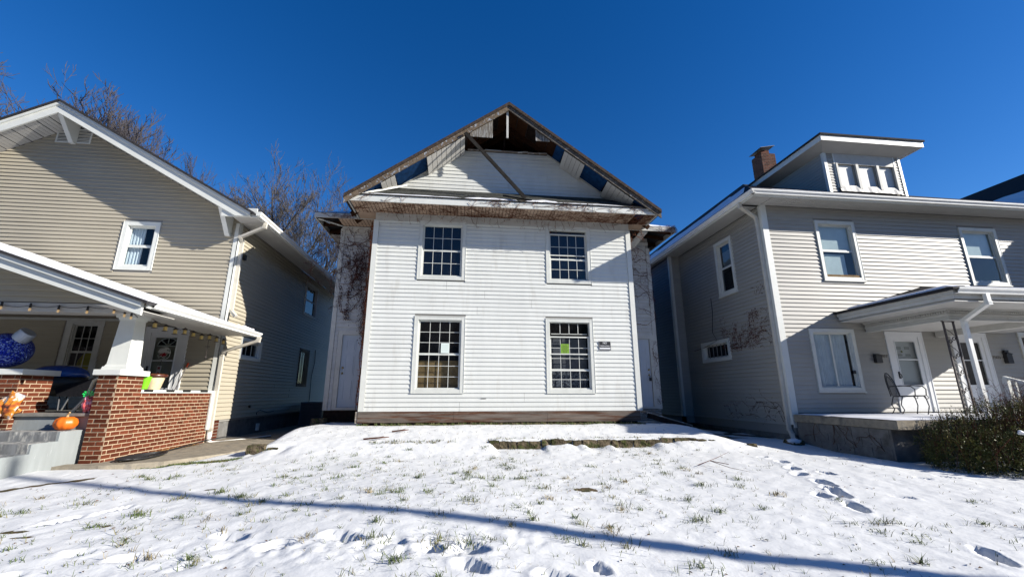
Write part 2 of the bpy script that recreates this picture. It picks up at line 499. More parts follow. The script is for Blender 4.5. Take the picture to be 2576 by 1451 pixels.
def downspout(parent, pts, m, wd=0.085, ht=0.065, name='downspout'):
    mb = MB()
    for a, b in zip(pts[:-1], pts[1:]):
        a, b = Vector(a), Vector(b); d = (b-a).normalized()*0.02
        upv = (0, 1, 0) if abs((b-a).normalized().z) > 0.8 else (0, 0, 1)
        mb.beam(a-d, b+d, wd, ht, upv)
    # ribs at bends
    for p in pts[1:-1]:
        p = Vector(p)
        for k in (-1, 0, 1):
            q = p+Vector((0, 0, k*0.03)); mb.box(q.x-wd*0.56, q.x+wd*0.56, q.y-ht*0.62, q.y+ht*0.62, q.z-0.008, q.z+0.008)
    return mb.build(name, m, parent)

_bm = {}
def brick_mesh(l, h, d, m):
    key = (round(l, 3), round(h, 3), round(d, 3), m.name)
    if key not in _bm:
        mb = MB()
        j = 0.004
        v = [(-l/2, -d, -h/2), (l/2, -d, -h/2), (l/2, 0, -h/2), (-l/2, 0, -h/2), (-l/2, -d, h/2), (l/2, -d, h/2), (l/2, 0, h/2), (-l/2, 0, h/2)]
        v2 = []
        for (x, y, z) in v:
            if y < 0: x *= (1-j/l*2); z *= (1-j/h*2)
            v2.append((x+R.uniform(-1, 1)*0.0015, y, z+R.uniform(-1, 1)*0.0015))
        mb.hexa(v2)
        me = bpy.data.meshes.new('brick'); me.from_pydata(mb.v, [], mb.f); me.materials.append(m); me.update()
        _bm[key] = me
    return _bm[key]

def bricks(part, F, s0, s1, z0, z1, m=BRICK, L=0.205, ch=0.075, joint=0.015, depth=0.03, off=0, lim=None, stuff=False):
    """courses of single bricks standing proud of the mortar"""
    nrm = F.n
    ang = math.atan2(-nrm.x, nrm.y)+math.pi       # rotate local -y onto outward normal
    rot = Matrix.Rotation(math.atan2(nrm.x, -nrm.y), 4, 'Z')
    org = ORG.get(part.name, Vector())
    nc = int(round((z1-z0)/ch)); ch = (z1-z0)/nc
    acc = MB()
    for c in range(nc):
        zc = z0+ch*(c+0.5)
        if lim and not lim(zc): continue
        s = s0-((c+off) % 2)*L*0.5
        while s < s1-0.01:
            a, b = max(s, s0), min(s+L, s1)
            s += L
            if b-a < 0.045: continue
            ln = round((b-a-joint)/0.02)*0.02 if (b-a) < L-0.001 else L-joint
            ln = max(ln, 0.03)
            ln = min(ln, b-a-0.004)
            me = brick_mesh(ln, ch-joint, depth, m)
            cpos = F.o+F.u*((a+b)/2)+F.n*0.004*R.uniform(0, 1)
            if stuff:
                Mx = Matrix.Translation((cpos.x, cpos.y, zc)) @ rot
                n = len(acc.v)
                acc.v += [tuple(Mx @ v.co) for v in me.vertices]; acc.f += [tuple(n+i for i in p.vertices) for p in me.polygons]
                continue
            o = bpy.data.objects.new('brick', me)
            COL.objects.link(o); o.parent = part
            o.matrix_local = Matrix.Translation((cpos.x-org.x, cpos.y-org.y, zc-org.z)) @ rot @ Matrix.Rotation(R.uniform(-0.012, 0.012), 4, 'Y')
    if stuff:
        acc.build('brickwork', m, part, kind='stuff')

def text(body, size, F, s, z, o, m, parent, ext=0.002, align='CENTER', name='lettering', yscale=1.0):
    c = bpy.data.curves.new(name, 'FONT'); c.body = body; c.size = size; c.extrude = ext; c.align_x = align; c.align_y = 'CENTER'
    c.materials.append(m)
    tmp = bpy.data.objects.new(name, c); COL.objects.link(tmp); bpy.context.view_layer.update()
    me = bpy.data.meshes.new_from_object(tmp.evaluated_get(bpy.context.evaluated_depsgraph_get())); bpy.data.objects.remove(tmp); me.materials.clear(); me.materials.append(m)
    ob = bpy.data.objects.new(name, me); COL.objects.link(ob)
    org = ORG.get(parent.name, Vector())
    ob.parent = parent
    p = Vector(F.p(s, o, z))-org
    X = F.u if F.u.cross(Vector((0, 0, 1))).dot(F.n) > 0 else -F.u
    Z = F.n
    ob.matrix_local = Matrix(((X.x, 0, Z.x, p.x), (X.y, 0, Z.y, p.y), (X.z, yscale, Z.z, p.z), (0, 0, 0, 1)))
    return ob

# ================================================================== TERRAIN
def ss(a, b, x):
    t = max(0.0, min(1.0, (x-a)/(b-a))); return t*t*(3-2*t)
def fbm(x, y, s, o=3):
    return noise.fractal(Vector((x*s, y*s, 3.7)), 1.0, 2.0, o)
FEET = [  # x, y, half-length, half-width, heading, depth
    (4.77, 5.07, .22, .085, -1.97, .06), (5.02, 5.55, .20, .085, -1.9, .06), (5.28, 6.08, .22, .09, -1.75, .06), (5.12, 5.80, .12, .08, -1.2, .05),
    (4.74, 5.54, .12, .08, -1.9, .05), (5.35, 6.62, .13, .1, -2.1, .05), (5.55, 7.0, .14, .1, -2.1, .05), (5.84, 6.64, .13, .08, -1.45, .05),
    (5.75, 7.5, .14, .1, -2.0, .045), (5.7, 8.0, .13, .1, -1.8, .045), (4.73, 3.70, .24, .075, -2.03, .06), (7.69, 6.38, .15, .06, -.74, .035), (7.1, 6.25, .1, .05, -.5, .03),
    (5.75, 5.35, .12, .05, -.6, .03), (0.09, 4.18, .18, .09, -.42, .055), (-1.1, 4.54, .2, .085, -.4, .055), (-2.17, 4.73, .18, .08, -.35, .045), (-1.65, 4.45, .15, .08, .2, .05),
    (-.62, 4.38, .13, .07, -.2, .045), (-.26, 4.22, .13, .08, -.58, .05), (.10, 3.85, .16, .09, -.7, .055), (.75, 3.62, .16, .09, -.6, .05), (1.15, 3.76, .11, .05, -1.28, .04),
    (-3.3, 4.5, .12, .06, 0, .03), (-2.8, 4.35, .14, .07, .2, .035), (-4.2, 5.4, .2, .05, .9, .035), (-3.9, 5.75, .14, .05, .9, .03), (-3.5, 4.05, .15, .06, .6, .04), (1.9, 3.3, .14, .06, -.8, .05)]
def plateau(x):
    return ss(-4.25, -3.65, x)*(1-ss(5.3, 7.0, x))
def wall_gap(x):      # where the stone wall shows
    a = ss(0.55, 0.75, x)*(1-ss(4.35, 4.6, x))
    b = 0.0*ss(-1.7, -1.55, x)*(1-ss(-0.1, 0.1, x))
    c = ss(-4.05, -3.95, x)*(1-ss(-3.4, -3.2, x))
    return max(a, b, c)
def ground_z(x, y, detail=True):
    if y < 7.6: base = 0.055*y
    else: base = 0.418+0.012*(min(y, 60)-7.6)
    if y < 0: base = 0.03*max(y, -4)
    if y > 7.6 and -5 < x < 8:
        base = max(base, 0.418+0.055*(min(y, 9.3)-7.6)+0*x) if plateau(x) > 0.01 else base
        base = base if plateau(x) > 0.01 else base
    b0 = 0.418+0.012*(min(y, 60)-7.6) if y > 7.6 else base
    pl = plateau(x)
    yw = 9.12
    low = 0.055*min(y, 9.3)
    g = wall_gap(x)
    g *= 0.35+0.65*ss(-0.25, 0.05, fbm(x, 3.3, 1.9, 2))
    sharp = low+(0.175)*ss(yw-0.03, yw+0.03, y)
    soft = low+(0.175)*ss(yw-0.75, yw+0.35, y)
    lw = g*sharp+(1-g)*soft
    top = lw+0.16*ss(yw+0.05, 10.5, y)
    side = b0
    z = side*(1-pl)+top*pl if y > 7.0 else base
    if 7.0 < y < 8.0:
        t = ss(7.0, 8.0, y); z = base*(1-t)+z*t
    # gentle lie of the land: shoulders fall away on both sides
    z -= 0.10*ss(6.6, 9.0, x)*ss(4.0, 7.5, y)*(1-ss(9.0, 10.4, y))
    z -= 0.09*ss(7.9, 8.3, y)*(1-ss(-4.9, -4.45, x-0.35*max(0, min(1, (y-8.3)/1.5))+0.35))*ss(-7.2, -6.7, x)
    if 2 < y < 9: z += 0.085*math.exp(-((x+0.3)/1.9)**2-((y-5.4)/1.7)**2)
    if detail:
        z += 0.012*fbm(x, y, 0.9)+0.009*fbm(x, y, 2.6, 3)
        if y < 11:
            z += 0.006*fbm(x+9, y, 9.0, 2)
            tr = ss(-3.2, -2.4, x)*(1-ss(0.6, 1.2, x))*ss(3.95, 4.15, y)*(1-ss(4.45, 4.7, y))
            z += -0.02*tr*abs(fbm(x, y, 8, 4))*1.8
            if y < 8:
             for (fx, fy, a, b, h, dp) in FEET:
                dx, dy = x-fx, y-fy
                if dx*dx+dy*dy > 0.16: continue
                c, s = math.cos(h), math.sin(h)
                u, v = (dx*c+dy*s)/a, (-dx*s+dy*c)/b
                q = math.sqrt(u*u+v*v)+0.18*fbm(x*1.3, y*1.3, 11, 2)
                z -= 1.5*dp*(1-ss(0.80, 1.08, q))
                z += 0.014*math.exp(-((q-1.3)/0.18)**2)
    return z
def bare_and_gap_shade(x, y):
    """soil / grass showing through; between the houses the dark soil stands in for shade"""
    v = 0.0
    # strip of grass at the foot of the white house
    if -2.6 < x < 4.8: v = max(v, ss(11.02, 11.12, y+0.06*fbm(x, y, 5)))
    # grass beside the walk on the left
    d = abs((y-8.25)-0.55*(x+4.9))
    v = max(v, (1-ss(0.03, 0.17, d+0.12*fbm(x, y, 4)))*ss(-5.3, -5.0, x)*(1-ss(-4.3, -4.0, x)))
    # exposed edge of soil at the far left
    ax_, ay_, bx_, by_ = -6.35, 6.42, -5.35, 7.28
    tt = ((x-ax_)*(bx_-ax_)+(y-ay_)*(by_-ay_))/((bx_-ax_)**2+(by_-ay_)**2)
    if -.9 < tt < 1.02:
        dd_ = abs((x-ax_)*(by_-ay_)-(y-ay_)*(bx_-ax_))/math.hypot(bx_-ax_, by_-ay_)
        v = max(v, 1-ss(.02, .10*(1-max(0, tt-.7)), dd_+0.05*fbm(x, y, 4)))
    # soil holes
    for (hx, hy, hr) in ((1.66, 5.95, 0.14), (-6.2, 6.25, 0.3), (-4.1, 4.95, .06), (-4.35, 5.1, .07), (-3.6, 5.2, .05), (-4.25, 4.6, .04), (-3.3, 6.5, .06)):
        q = math.hypot((x-hx)*0.62, (y-hy)*1.35)+0.05*fbm(x, y, 9)
        v = max(v, 1-ss(hr*0.75, hr*0.95, q))
    # between the houses, dark soil is painted in to deepen the shade
    if -6.4 < x < -3.6 and y > 11.3: v = max(v, ss(-0.35, -0.1, fbm(x, y, 1.6)))
    if 5.9 < x < 8.5 and y > 11.0: v = max(v, ss(-0.2, 0.1, fbm(x, y, 1.6)))
    return v
def coords(lo, hi, step, far, grow=1.35):
    out = []; x = lo
    while x <= hi+1e-6: out.append(x); x += step
    s = step; x = out[-1]
    while x < far: s *= grow; x += s; out.append(x)
    s = step; x = out[0]; pre = []
    while x > -far: s *= grow; x -= s; pre.append(x)
    return pre[::-1]+out
gx = coords(-8.2, 10.6, 0.038, 900)
gy = coords(2.5, 11.6, 0.033, 900)
gy = sorted(gy+[9.09, 9.11, 9.13, 9.15])
verts = []; bare = []
for y in gy:
    for x in gx:
        far = abs(x) > 13 or y > 14 or y < 2
        verts.append((x, y, ground_z(x, y, not far)))
        bare.append(bare_and_gap_shade(x, y) if (not far or (abs(x) < 9 and 11 < y < 40)) else 0.0)
nx = len(gx)
faces = [(j*nx+i, j*nx+i+1, (j+1)*nx+i+1, (j+1)*nx+i) for j in range(len(gy)-1) for i in range(nx-1)]
me = bpy.data.meshes.new('snowy_ground')
me.from_pydata(verts, [], faces)
at = me.attributes.new('bare', 'FLOAT', 'POINT')
at.data.foreach_set('value', bare)
me.polygons.foreach_set('use_smooth', [True]*len(me.polygons))
gm = bpy.data.materials.new('snow_over_lawn'); gm.use_nodes = True
N, L = gm.node_tree.nodes, gm.node_tree.links
b = N['Principled BSDF']
a = N.new('ShaderNodeAttribute'); a.attribute_name = 'bare'
tc = N.new('ShaderNodeTexCoord')
n1 = N.new('ShaderNodeTexNoise'); n1.inputs['Scale'].default_value = 45; n1.inputs['Detail'].default_value = 6
n2 = N.new('ShaderNodeTexNoise'); n2.inputs['Scale'].default_value = 18; n2.inputs['Detail'].default_value = 8
n3 = N.new('ShaderNodeTexNoise'); n3.inputs['Scale'].default_value = 3.0; n3.inputs['Detail'].default_value = 4
for n in (n1, n2, n3): L.new(tc.outputs['Object'], n.inputs['Vector'])
cr = N.new('ShaderNodeValToRGB')
cr.color_ramp.elements[0].position = 0.35; cr.color_ramp.elements[0].color = (0.035, 0.04, 0.012, 1)
cr.color_ramp.elements[1].position = 0.65; cr.color_ramp.elements[1].color = (0.10, 0.06, 0.03, 1)
L.new(n2.outputs['Fac'], cr.inputs[0])
cs = N.new('ShaderNodeMix'); cs.data_type = 'RGBA'
cs.inputs[6].default_value = (0.565, 0.575, 0.575, 1); cs.inputs[7].default_value = (0.66, 0.665, 0.655, 1)
L.new(n3.outputs['Fac'], cs.inputs[0])
md = N.new('ShaderNodeMath'); md.operation = 'MULTIPLY_ADD'; md.inputs[1].default_value = 0.5; md.inputs[2].default_value = -0.25
L.new(n1.outputs['Fac'], md.inputs[0])
ad = N.new('ShaderNodeMath'); ad.operation = 'ADD'; L.new(a.outputs['Fac'], ad.inputs[0]); L.new(md.outputs[0], ad.inputs[1])
mr = N.new('ShaderNodeMapRange'); mr.inputs['From Min'].default_value = 0.42; mr.inputs['From Max'].default_value = 0.55
L.new(ad.outputs[0], mr.inputs['Value'])
mx = N.new('ShaderNodeMix'); mx.data_type = 'RGBA'
L.new(mr.outputs[0], mx.inputs[0]); L.new(cs.outputs[2], mx.inputs[6]); L.new(cr.outputs[0], mx.inputs[7])
L.new(mx.outputs[2], b.inputs['Base Color'])
b.inputs['Roughness'].default_value = 0.65
b.inputs['Specular IOR Level'].default_value = 0.3
bp = N.new('ShaderNodeBump'); bp.inputs['Strength'].default_value = 0.28; bp.inputs['Distance'].default_value = 0.015
nm = N.new('ShaderNodeTexNoise'); nm.inputs['Scale'].default_value = 26; nm.inputs['Detail'].default_value = 7
L.new(tc.outputs['Object'], nm.inputs['Vector'])
L.new(nm.outputs['Fac'], bp.inputs['Height']); L.new(bp.outputs[0], b.inputs['Normal'])
me.materials.append(gm)
g = bpy.data.objects.new('snowy_ground', me); COL.objects.link(g)
g['kind'] = 'structure'; g['label'] = 'front lawns under thin snow with tufts of grass showing'

def ramp_mat(name, stops, scale, rough=0.8):
    m = bpy.data.materials.new(name); m.use_nodes = True
    N, L = m.node_tree.nodes, m.node_tree.links
    b = N['Principled BSDF']; b.inputs['Roughness'].default_value = rough
    tc = N.new('ShaderNodeTexCoord'); n = N.new('ShaderNodeTexNoise'); n.inputs['Scale'].default_value = scale; n.inputs['Detail'].default_value = 3
    L.new(tc.outputs['Object'], n.inputs['Vector'])
    c = N.new('ShaderNodeValToRGB')
    while len(c.color_ramp.elements) < len(stops): c.color_ramp.elements.new(0.5)
    for e, (p, col) in zip(c.color_ramp.elements, stops): e.position = p; e.color = (*col, 1)
    L.new(n.outputs['Fac'], c.inputs[0]); L.new(c.outputs[0], b.inputs['Base Color'])
    return m
GRASS = ramp_mat('winter_grass_blades', [(0.3, (0.05, 0.085, 0.015)), (0.52, (0.09, 0.12, 0.03)), (0.66, (0.17, 0.15, 0.06)), (0.78, (0.25, 0.2, 0.11))], 5)
GRASS_DRY = ramp_mat('straw_grass_blades', [(0.3, (0.12, 0.10, 0.045)), (0.7, (0.33, 0.27, 0.15))], 6)

def tuft(mb, x, y, n, h, spread, rr, lean=0.6, wd=0.0035):
    z = ground_z(x, y)-0.006
    for _ in range(n):
        a = rr.uniform(0, 6.283); r0 = abs(rr.gauss(0, spread))
        px, py = x+math.cos(a)*r0, y+math.sin(a)*r0
        hh = h*rr.uniform(0.35, 1.15); ln = rr.uniform(0.2, 1.0)*lean
        b_ = rr.uniform(0, 6.283)
        dx, dy = math.cos(b_)*hh*ln, math.sin(b_)*hh*ln
        wx, wy = -math.sin(b_)*wd, math.cos(b_)*wd
        wx += rr.uniform(-1, 1)*wd*0.4
        k = len(mb.v)
        mb.v += [(px-wx, py-wy, z), (px+wx, py+wy, z), (px+dx*0.4+wx*0.8, py+dy*0.4+wy*0.8, z+hh*0.6), (px+dx*0.4-wx*0.8, py+dy*0.4-wy*0.8, z+hh*0.6), (px+dx, py+dy, z+hh*rr.uniform(0.75, 1.0))]
        mb.f += [(k, k+1, k+2, k+3), (k+3, k+2, k+4)]
mb = MB(); md_ = MB(); rr = random.Random(11)
cnt = 0
while cnt < 1450:
    y = rr.uniform(2.6, 9.0)
    x = rr.uniform(-7.6, 8.0)
    if x < -5.2 and y > 6.3: continue
    if x > 6.4: 
        if rr.random() < 0.7: continue
    dens = 0.36+1.7*fbm(x, y, 0.6, 3)+0.5*math.exp(-((y-5.9)/1.3)**2)+(0.25 if -3 < x < 4 else -0.15)
    if x > 4.2: dens -= 0.25
    if rr.random() > dens*0.85: continue
    cnt += 1
    big = rr.random() < 0.15
    t = mb if rr.random() < 0.85 else md_
    if big: tuft(t, x, y, rr.randint(16, 40), rr.uniform(0.045, 0.075), rr.uniform(.04, .09), rr, lean=2.0)
    else: tuft(t, x, y, rr.randint(2, 6), rr.uniform(0.03, 0.065), 0.035, rr, lean=1.7, wd=0.0026)
for _ in range(1500):
    y = rr.uniform(2.6, 9.0); x = rr.uniform(-7.4, 7.6)
    if x < -5.2 and y > 6.3: continue
    if x > 5 and rr.random() < .6: continue
    tuft(mb if rr.random() < .6 else md_, x, y, rr.randint(1, 3), rr.uniform(.03, .08), .012, rr, lean=1.4, wd=.0024)
for (x, y, n) in ((-3.1, 6.35, 70), (-2.75, 6.1, 80), (-3.5, 5.5, 70), (-3.45, 6.1, 40), (-0.8, 4.42, 50), (-0.2, 4.38, 40), (-2.2, 4.2, 40), (0.1, 4.3, 50), (1.9, 5.3, 30), (-1.8, 6.9, 40), (3.9, 6.0, 40), (3.2, 6.8, 40),
                  (1.5, 4.1, 40), (2.0, 3.7, 40), (0.95, 3.4, 50), (4.15, 6.4, 50), (3.4, 6.1, 60), (0.3, 6.6, 50), (0.1, 7.0, 50)):
    tuft(mb, x, y, n, 0.075, 0.10, rr, lean=1.5)
for _ in range(420):
    x = rr.uniform(-2.55, 4.75); tuft(mb if rr.random() < .7 else md_, x, rr.uniform(10.95, 11.22), 6, 0.075, 0.03, rr, lean=1.2)
for _ in range(260):
    t = rr.uniform(0, 1); x = -5.2+1.2*t; y = 8.05+0.62*t+rr.gauss(0, 0.07); tuft(mb, x, y, 7, 0.04, 0.03, rr, lean=1.3)
for _ in range(200):
    x = rr.uniform(0.5, 4.9); tuft(mb if rr.random() < .6 else md_, x, rr.uniform(9.0, 9.3), 4, 0.05, 0.03, rr)
for _ in range(60):
    x = rr.uniform(-1.9, -0.1); tuft(mb if rr.random() < .6 else md_, x, rr.uniform(9.1, 9.25), 7, 0.06, 0.03, rr, lean=1.3)
for _ in range(300):
    x = rr.uniform(-3.6, 5); tuft(md_ if rr.random() < .7 else mb, x, rr.uniform(9.3, 10.9), 2, 0.05, 0.04, rr, lean=1.2, wd=0.0025)
tuft(md_, 4.15, 5.6, 60, 0.07, 0.07, rr)
mb.build('grass_tufts', GRASS, kind='stuff', label='green grass blades poking through the snow')
md_.build('dry_grass', GRASS_DRY, kind='stuff', label='straw coloured dead grass blades in the snow')
# dead leaves scattered
LEAFM = ramp_mat('fallen_leaf_brown', [(0.3, (0.05, 0.025, 0.012)), (0.7, (0.18, 0.09, 0.04))], 9)
mb = MB()
for _ in range(420):
    x, y = rr.uniform(-6, 7), rr.uniform(2.8, 9.0)
    z = ground_z(x, y)+0.006; s = rr.uniform(0.008, 0.022); a = rr.uniform(0, 6.3)
    c, d = math.cos(a)*s, math.sin(a)*s
    mb.quad((x-c, y-d, z), (x+d*.6, y-c*.6, z+0.5*s), (x+c, y+d, z+0.2*s), (x-d*.6, y+c*.6, z+0.6*s))
mb.build('fallen_leaves', LEAFM, kind='stuff', label='small brown dead leaves lying on the snow')
# twig lying in the snow
t = thing('fallen_twig', 'thin forked bare twig lying on snow near the footprints', 'twig', (4.3, 7.2, ground_z(4.3, 7.2)))
mb = MB(); z0 = ground_z(4.3, 7.2)
mb.tube([(4.0, 7.25, z0+.03), (4.25, 7.3, z0+.09), (4.5, 7.15, z0+.05)], 0.006, 5); mb.tube([(4.2, 7.28, z0+.08), (4.45, 7.4, z0+.12), (4.75, 7.5, z0+.2)], [.005, .004, .002], 5)
mb.tube([(4.25, 7.3, z0+.09), (4.35, 6.9, z0+.04), (4.5, 6.6, z0+.02)], [.005, .004, .002], 5)
mb.build('stem', VINE, t)
# shallow branch under the snow, left of centre
for i, (x, y, L_, lb) in enumerate(((-1.75, 9.35, .5, 'dark rotten stick in snow by the left end of the stone wall'), (-1.35, 9.9, .35, 'short forked stick in snow below the left lower window'))):
    t = thing('fallen_stick', lb, 'stick', (x, y, ground_z(x, y)))
    mb = MB(); z = ground_z(x, y)
    mb.tube([(x-L_/2, y, z+.02), (x, y-.03, z+.04), (x+L_/2, y+.05, z+.05)], [.015, .018, .008], 6)
    mb.tube([(x, y-.03, z+.04), (x+L_*.35, y-.12, z+.08)], [.01, .004], 5)
    mb.build('stem', VINE, t)

# ------------------------------------------------------------------ retaining wall: single stones
t = thing('retaining_wall', 'low mossy stone retaining wall half buried in snow', 'stone wall', (2.5, 9.12, 0.5))
def stone(x, y, z, w_, d, h, parent, seed):
    rs = random.Random(seed); mb = MB(); n = 3
    bmx = bmesh.new(); bmesh.ops.create_cube(bmx, size=1.0)
    bmesh.ops.subdivide_edges(bmx, edges=bmx.edges[:], cuts=1, use_grid_fill=True)
    for v in bmx.verts:
        f = 1-0.10*(abs(v.co.x)+abs(v.co.y)+abs(v.co.z)-0.5)
        v.co = Vector((v.co.x*w_*f, v.co.y*d*f, v.co.z*h*f))+Vector((rs.uniform(-1, 1)*0.012, rs.uniform(-1, 1)*0.02, rs.uniform(-1, 1)*0.008))
    org = ORG[parent.name]
    me = bpy.data.meshes.new('stone'); bmx.transform(Matrix.Translation(Vector((x, y, z))-org)); bmx.to_mesh(me); bmx.free()
    me.materials.append(STONE)
    o = bpy.data.objects.new('stone', me); COL.objects.link(o); o.parent = parent
xx = 0.55; i = 0
while xx < 4.9:
    w_ = R.uniform(0.16, 0.38)
    stone(xx+w_/2, 9.17+R.uniform(-.02, .02), 0.575+R.uniform(-.02, .012), w_*1.0, 0.20, 0.19, t, i); xx += w_; i += 1
for (x, w_, h_) in ((5.15, .2, .1), (5.4, .15, .07)):
    stone(x, 9.16+R.uniform(-.03, .03), 0.60, w_, 0.2, h_, t, i); i += 1
t = thing('corner_stone_wall', 'short mossy stone wall end at the left corner of the terrace', 'stone wall', (-3.8, 9.12, 0.5))
for (x, w_, h_) in ((-3.93, .34, .24), (-3.62, .2, .13)): stone(x, 9.16, 0.53, w_, 0.26, h_, t, i); i += 1
stone(-4.05, 9.45, 0.5, .25, .5, .22, t, 90)
t = thing('boulder', 'grey boulder in the shade beside the left door of the white house', 'rock', (-3.6, 12.1, .6)); stone(-3.75, 12.05, .85, .35, .35, .28, t, 91)
t = thing('sloping_stone', 'flat dark stone poking out of the snow at the right end of the terrace', 'rock', (6.05, 8.9, .5)); stone(6.25, 9.0, .50, .18, .1, .12, t, 92)

# ================================================================== CENTRE HOUSE
H1 = thing('white_house', 'two storey white clapboard house with a broken open gable and peeling bargeboards', 'house', (1.1, 14, 0.8))
F = Frame((0, 11.3, 0), (1, 0, 0), (0, -1, 0))
XL, XR = -2.55, 4.76
ZB, ZT = 1.17, 6.54
OPS = [(-1.25, -0.13, 4.74, 6.26), (2.36, 3.48, 4.74, 6.26), (-1.24, -0.09, 1.71, 3.53), (2.31, 3.45, 1.71, 3.53)]
wallc = wall_back(H1, F, lambda z: (XL, XR), 1.0, ZT, OPS, WALLBACK)
TOPF = 6.32          # underside of frieze board
siding(wallc, F, ZB, TOPF, 0.1143, lambda z: (XL+0.09, XR-0.09), [(a-0.10, b_+0.10, c-0.12, d+0.13) for a, b_, c, d in OPS], WHITE_SIDING)
mb = MB()
F.box(mb, XL-0.02, XL+0.085, 0, 0.032, ZB, TOPF); F.box(mb, XR-0.085, XR+0.02, 0, 0.032, ZB, TOPF)
mb.box(XL-0.052, XL-0.02, 11.268, 11.42, ZB, TOPF); mb.box(XR+0.02, XR+0.052, 11.268, 11.42, ZB, TOPF)
mb.each('corner_trim', TRIM, H1)
mb = MB()
# rumpled metal frieze
n = 60
for i in range(n):
    a, c = XL-0.02+(XR-XL+0.04)*i/n, XL-0.02+(XR-XL+0.04)*(i+1)/n
    oa, oc = 0.03+0.008*math.sin(i*1.7)+0.006*math.sin(i*.6), 0.03+0.008*math.sin((i+1)*1.7)+0.006*math.sin((i+1)*.6)
    mb.quad(F.p(a, oa*.8, TOPF+0.01), F.p(c, oc*.8, TOPF+0.01), F.p(c, oc, ZT-.1), F.p(a, oa, ZT-.1))
    mb.quad(F.p(a, oa, ZT-.1), F.p(c, oc, ZT-.1), F.p(c, .03, ZT), F.p(a, .03, ZT))
mb.build('frieze', TRIM_DIRTY, H1)
for (s0, s1) in ((XL+.09, -1.36), (-.02, 2.25), (3.59, XR-.09)):
    k = MB(); F.box(k, s0, s1, 0, 0.03, TOPF-0.03, TOPF+.005); k.build('trim_strip', TRIM, H1)
W4 = dict(cas=0.088, sashw=0.035, proud=.026, frame=TRIM2)
w1 = window(H1, F, *OPS[0][:2], *OPS[0][2:], sashes=((.5, 1, 4, 2), (0, .5, 4, 2)), label='upper left window with white grid over dark glass', **W4)
w2 = window(H1, F, *OPS[1][:2], *OPS[1][2:], sashes=((.41, .93, 4, 2), (0, .41, 4, 2)), extra_rails=((.93, .035), (.5, .03)), label='upper right window with its top sash slipped down', **W4)
w3 = window(H1, F, *OPS[2][:2], *OPS[2][2:], sashes=((.5, 1, 4, 3), (0, .5, 4, 3)), label='lower left window with a white paper and a brown board inside', **W4)
w4 = window(H1, F, *OPS[3][:2], *OPS[3][2:], sashes=((.28, .79, 4, 3), (0, .28, 4, 2)), extra_rails=((.79, .035), (.53, .03)), glass=GLASS, label='lower right window with a green notice and slipped sashes', **W4)
k = MB()
for c in range(1, 4):
    x = 2.37+(3.39-2.37)*c/4; F.box(k, x-.008, x+.008, -.06, -.05, 3.2, 3.5)
F.box(k, 2.37, 3.39, -.06, -.05, 3.2, 3.216); k.build('muntin_grid', TRIM, w4)
k = MB(); k.quad(F.p(2.35, -.058, 3.12), F.p(3.41, -.058, 3.12), F.p(3.41, -.058, 3.51), F.p(2.35, -.058, 3.51)); k.build('pane', GLASS, w4)
k = MB(); k.quad(F.p(2.4, -.058, 6.14), F.p(3.44, -.058, 6.14), F.p(3.44, -.058, 6.24), F.p(2.4, -.058, 6.24)); k.build('pane', GLASS, w2)
k = MB(); F.box(k, -1.2, -.12, -.2, -.17, 1.72, 2.46); k.build('plywood_sheet', BOARD_BR, w3)
LACE = mat('lace_curtain_grey', (0.16, 0.17, 0.19), 0.9, col2=(0.04, 0.04, 0.05), c2scale=28, c2lo=.48, c2hi=.52)
k = MB(); F.box(k, 2.35, 3.4, -.2, -.19, 1.72, 2.2); k.build('curtain', LACE, w4)
SHEETG = mat('grey_blind', (0.11, 0.11, 0.12), .9, var=.1)
k = MB(); F.box(k, 2.35, 3.4, -.24, -.23, 2.2, 3.1); k.build('window_shade', SHEETG, w4)
# papers in the windows
PAPER = mat('white_paper', (.62, .7, .66), .8); GPAPER = mat('lime_paper', (.19, .33, .05), .8); INK = mat('dark_ink', (.03, .05, .02), .8)
NT = thing('paper_notice', 'lime green printed notice taped inside the lower right window', 'notice', (2.75, 11.33, 2.8))
k = MB(); F.box(k, 2.63, 2.86, -.045, -.043, 2.67, 2.935); k.build('sheet', GPAPER, NT)
k = MB()
for i in range(11):
    z = 2.90-i*.021; w_ = R.uniform(.06, .1) if i != 1 else .07
    F.box(k, 2.745-w_, 2.745+w_, -.043, -.042, z-.003, z+.003)
k.build('print_lines', INK, NT)
NT = thing('paper_sheet', 'plain white paper sheet behind the lower left window', 'notice', (-.5, 11.33, 2.8))
k = MB(); F.box(k, -.62, -.4, -.032, -.03, 2.65, 2.91); k.build('sheet', PAPER, NT)
k = MB(); [F.box(k, -.60, -.43, -.03, -.029, 2.86-i*.03, 2.863-i*.03) for i in range(6)]; k.build('print_lines', mat('grey_ink', (.25, .28, .26), .8), NT)
# no trespassing sign
SG = thing('warning_sign', 'black and white NO TRESPASSING sign right of the lower right window', 'sign', (3.86, 11.27, 2.9))
SB, SW_ = mat('sign_black', (.02, .02, .022), .4), mat('sign_white', (.75, .76, .78), .4)
k = MB(); F.box(k, 3.69, 4.03, .02, .028, 2.765, 3.015); k.build('panel', SB, SG)
k = MB(); F.box(k, 3.71, 4.01, .028, .030, 2.80, 2.838); k.build('write_in_line', SW_, SG)
text('NO', .075, F, 3.86, 2.965, .03, SW_, SG, ext=.001); text('TRESPASSING', .047, F, 3.86, 2.882, .03, SW_, SG, ext=.001)
k = MB(); F.box(k, 3.695, 4.025, .0285, .030, 2.768, 2.772); F.box(k, 3.695, 4.025, .0285, .030, 3.008, 3.012)
F.box(k, 3.693, 3.697, .0285, .030, 2.768, 3.012); F.box(k, 4.023, 4.027, .0285, .030, 2.768, 3.012); k.build('border', SW_, SG)
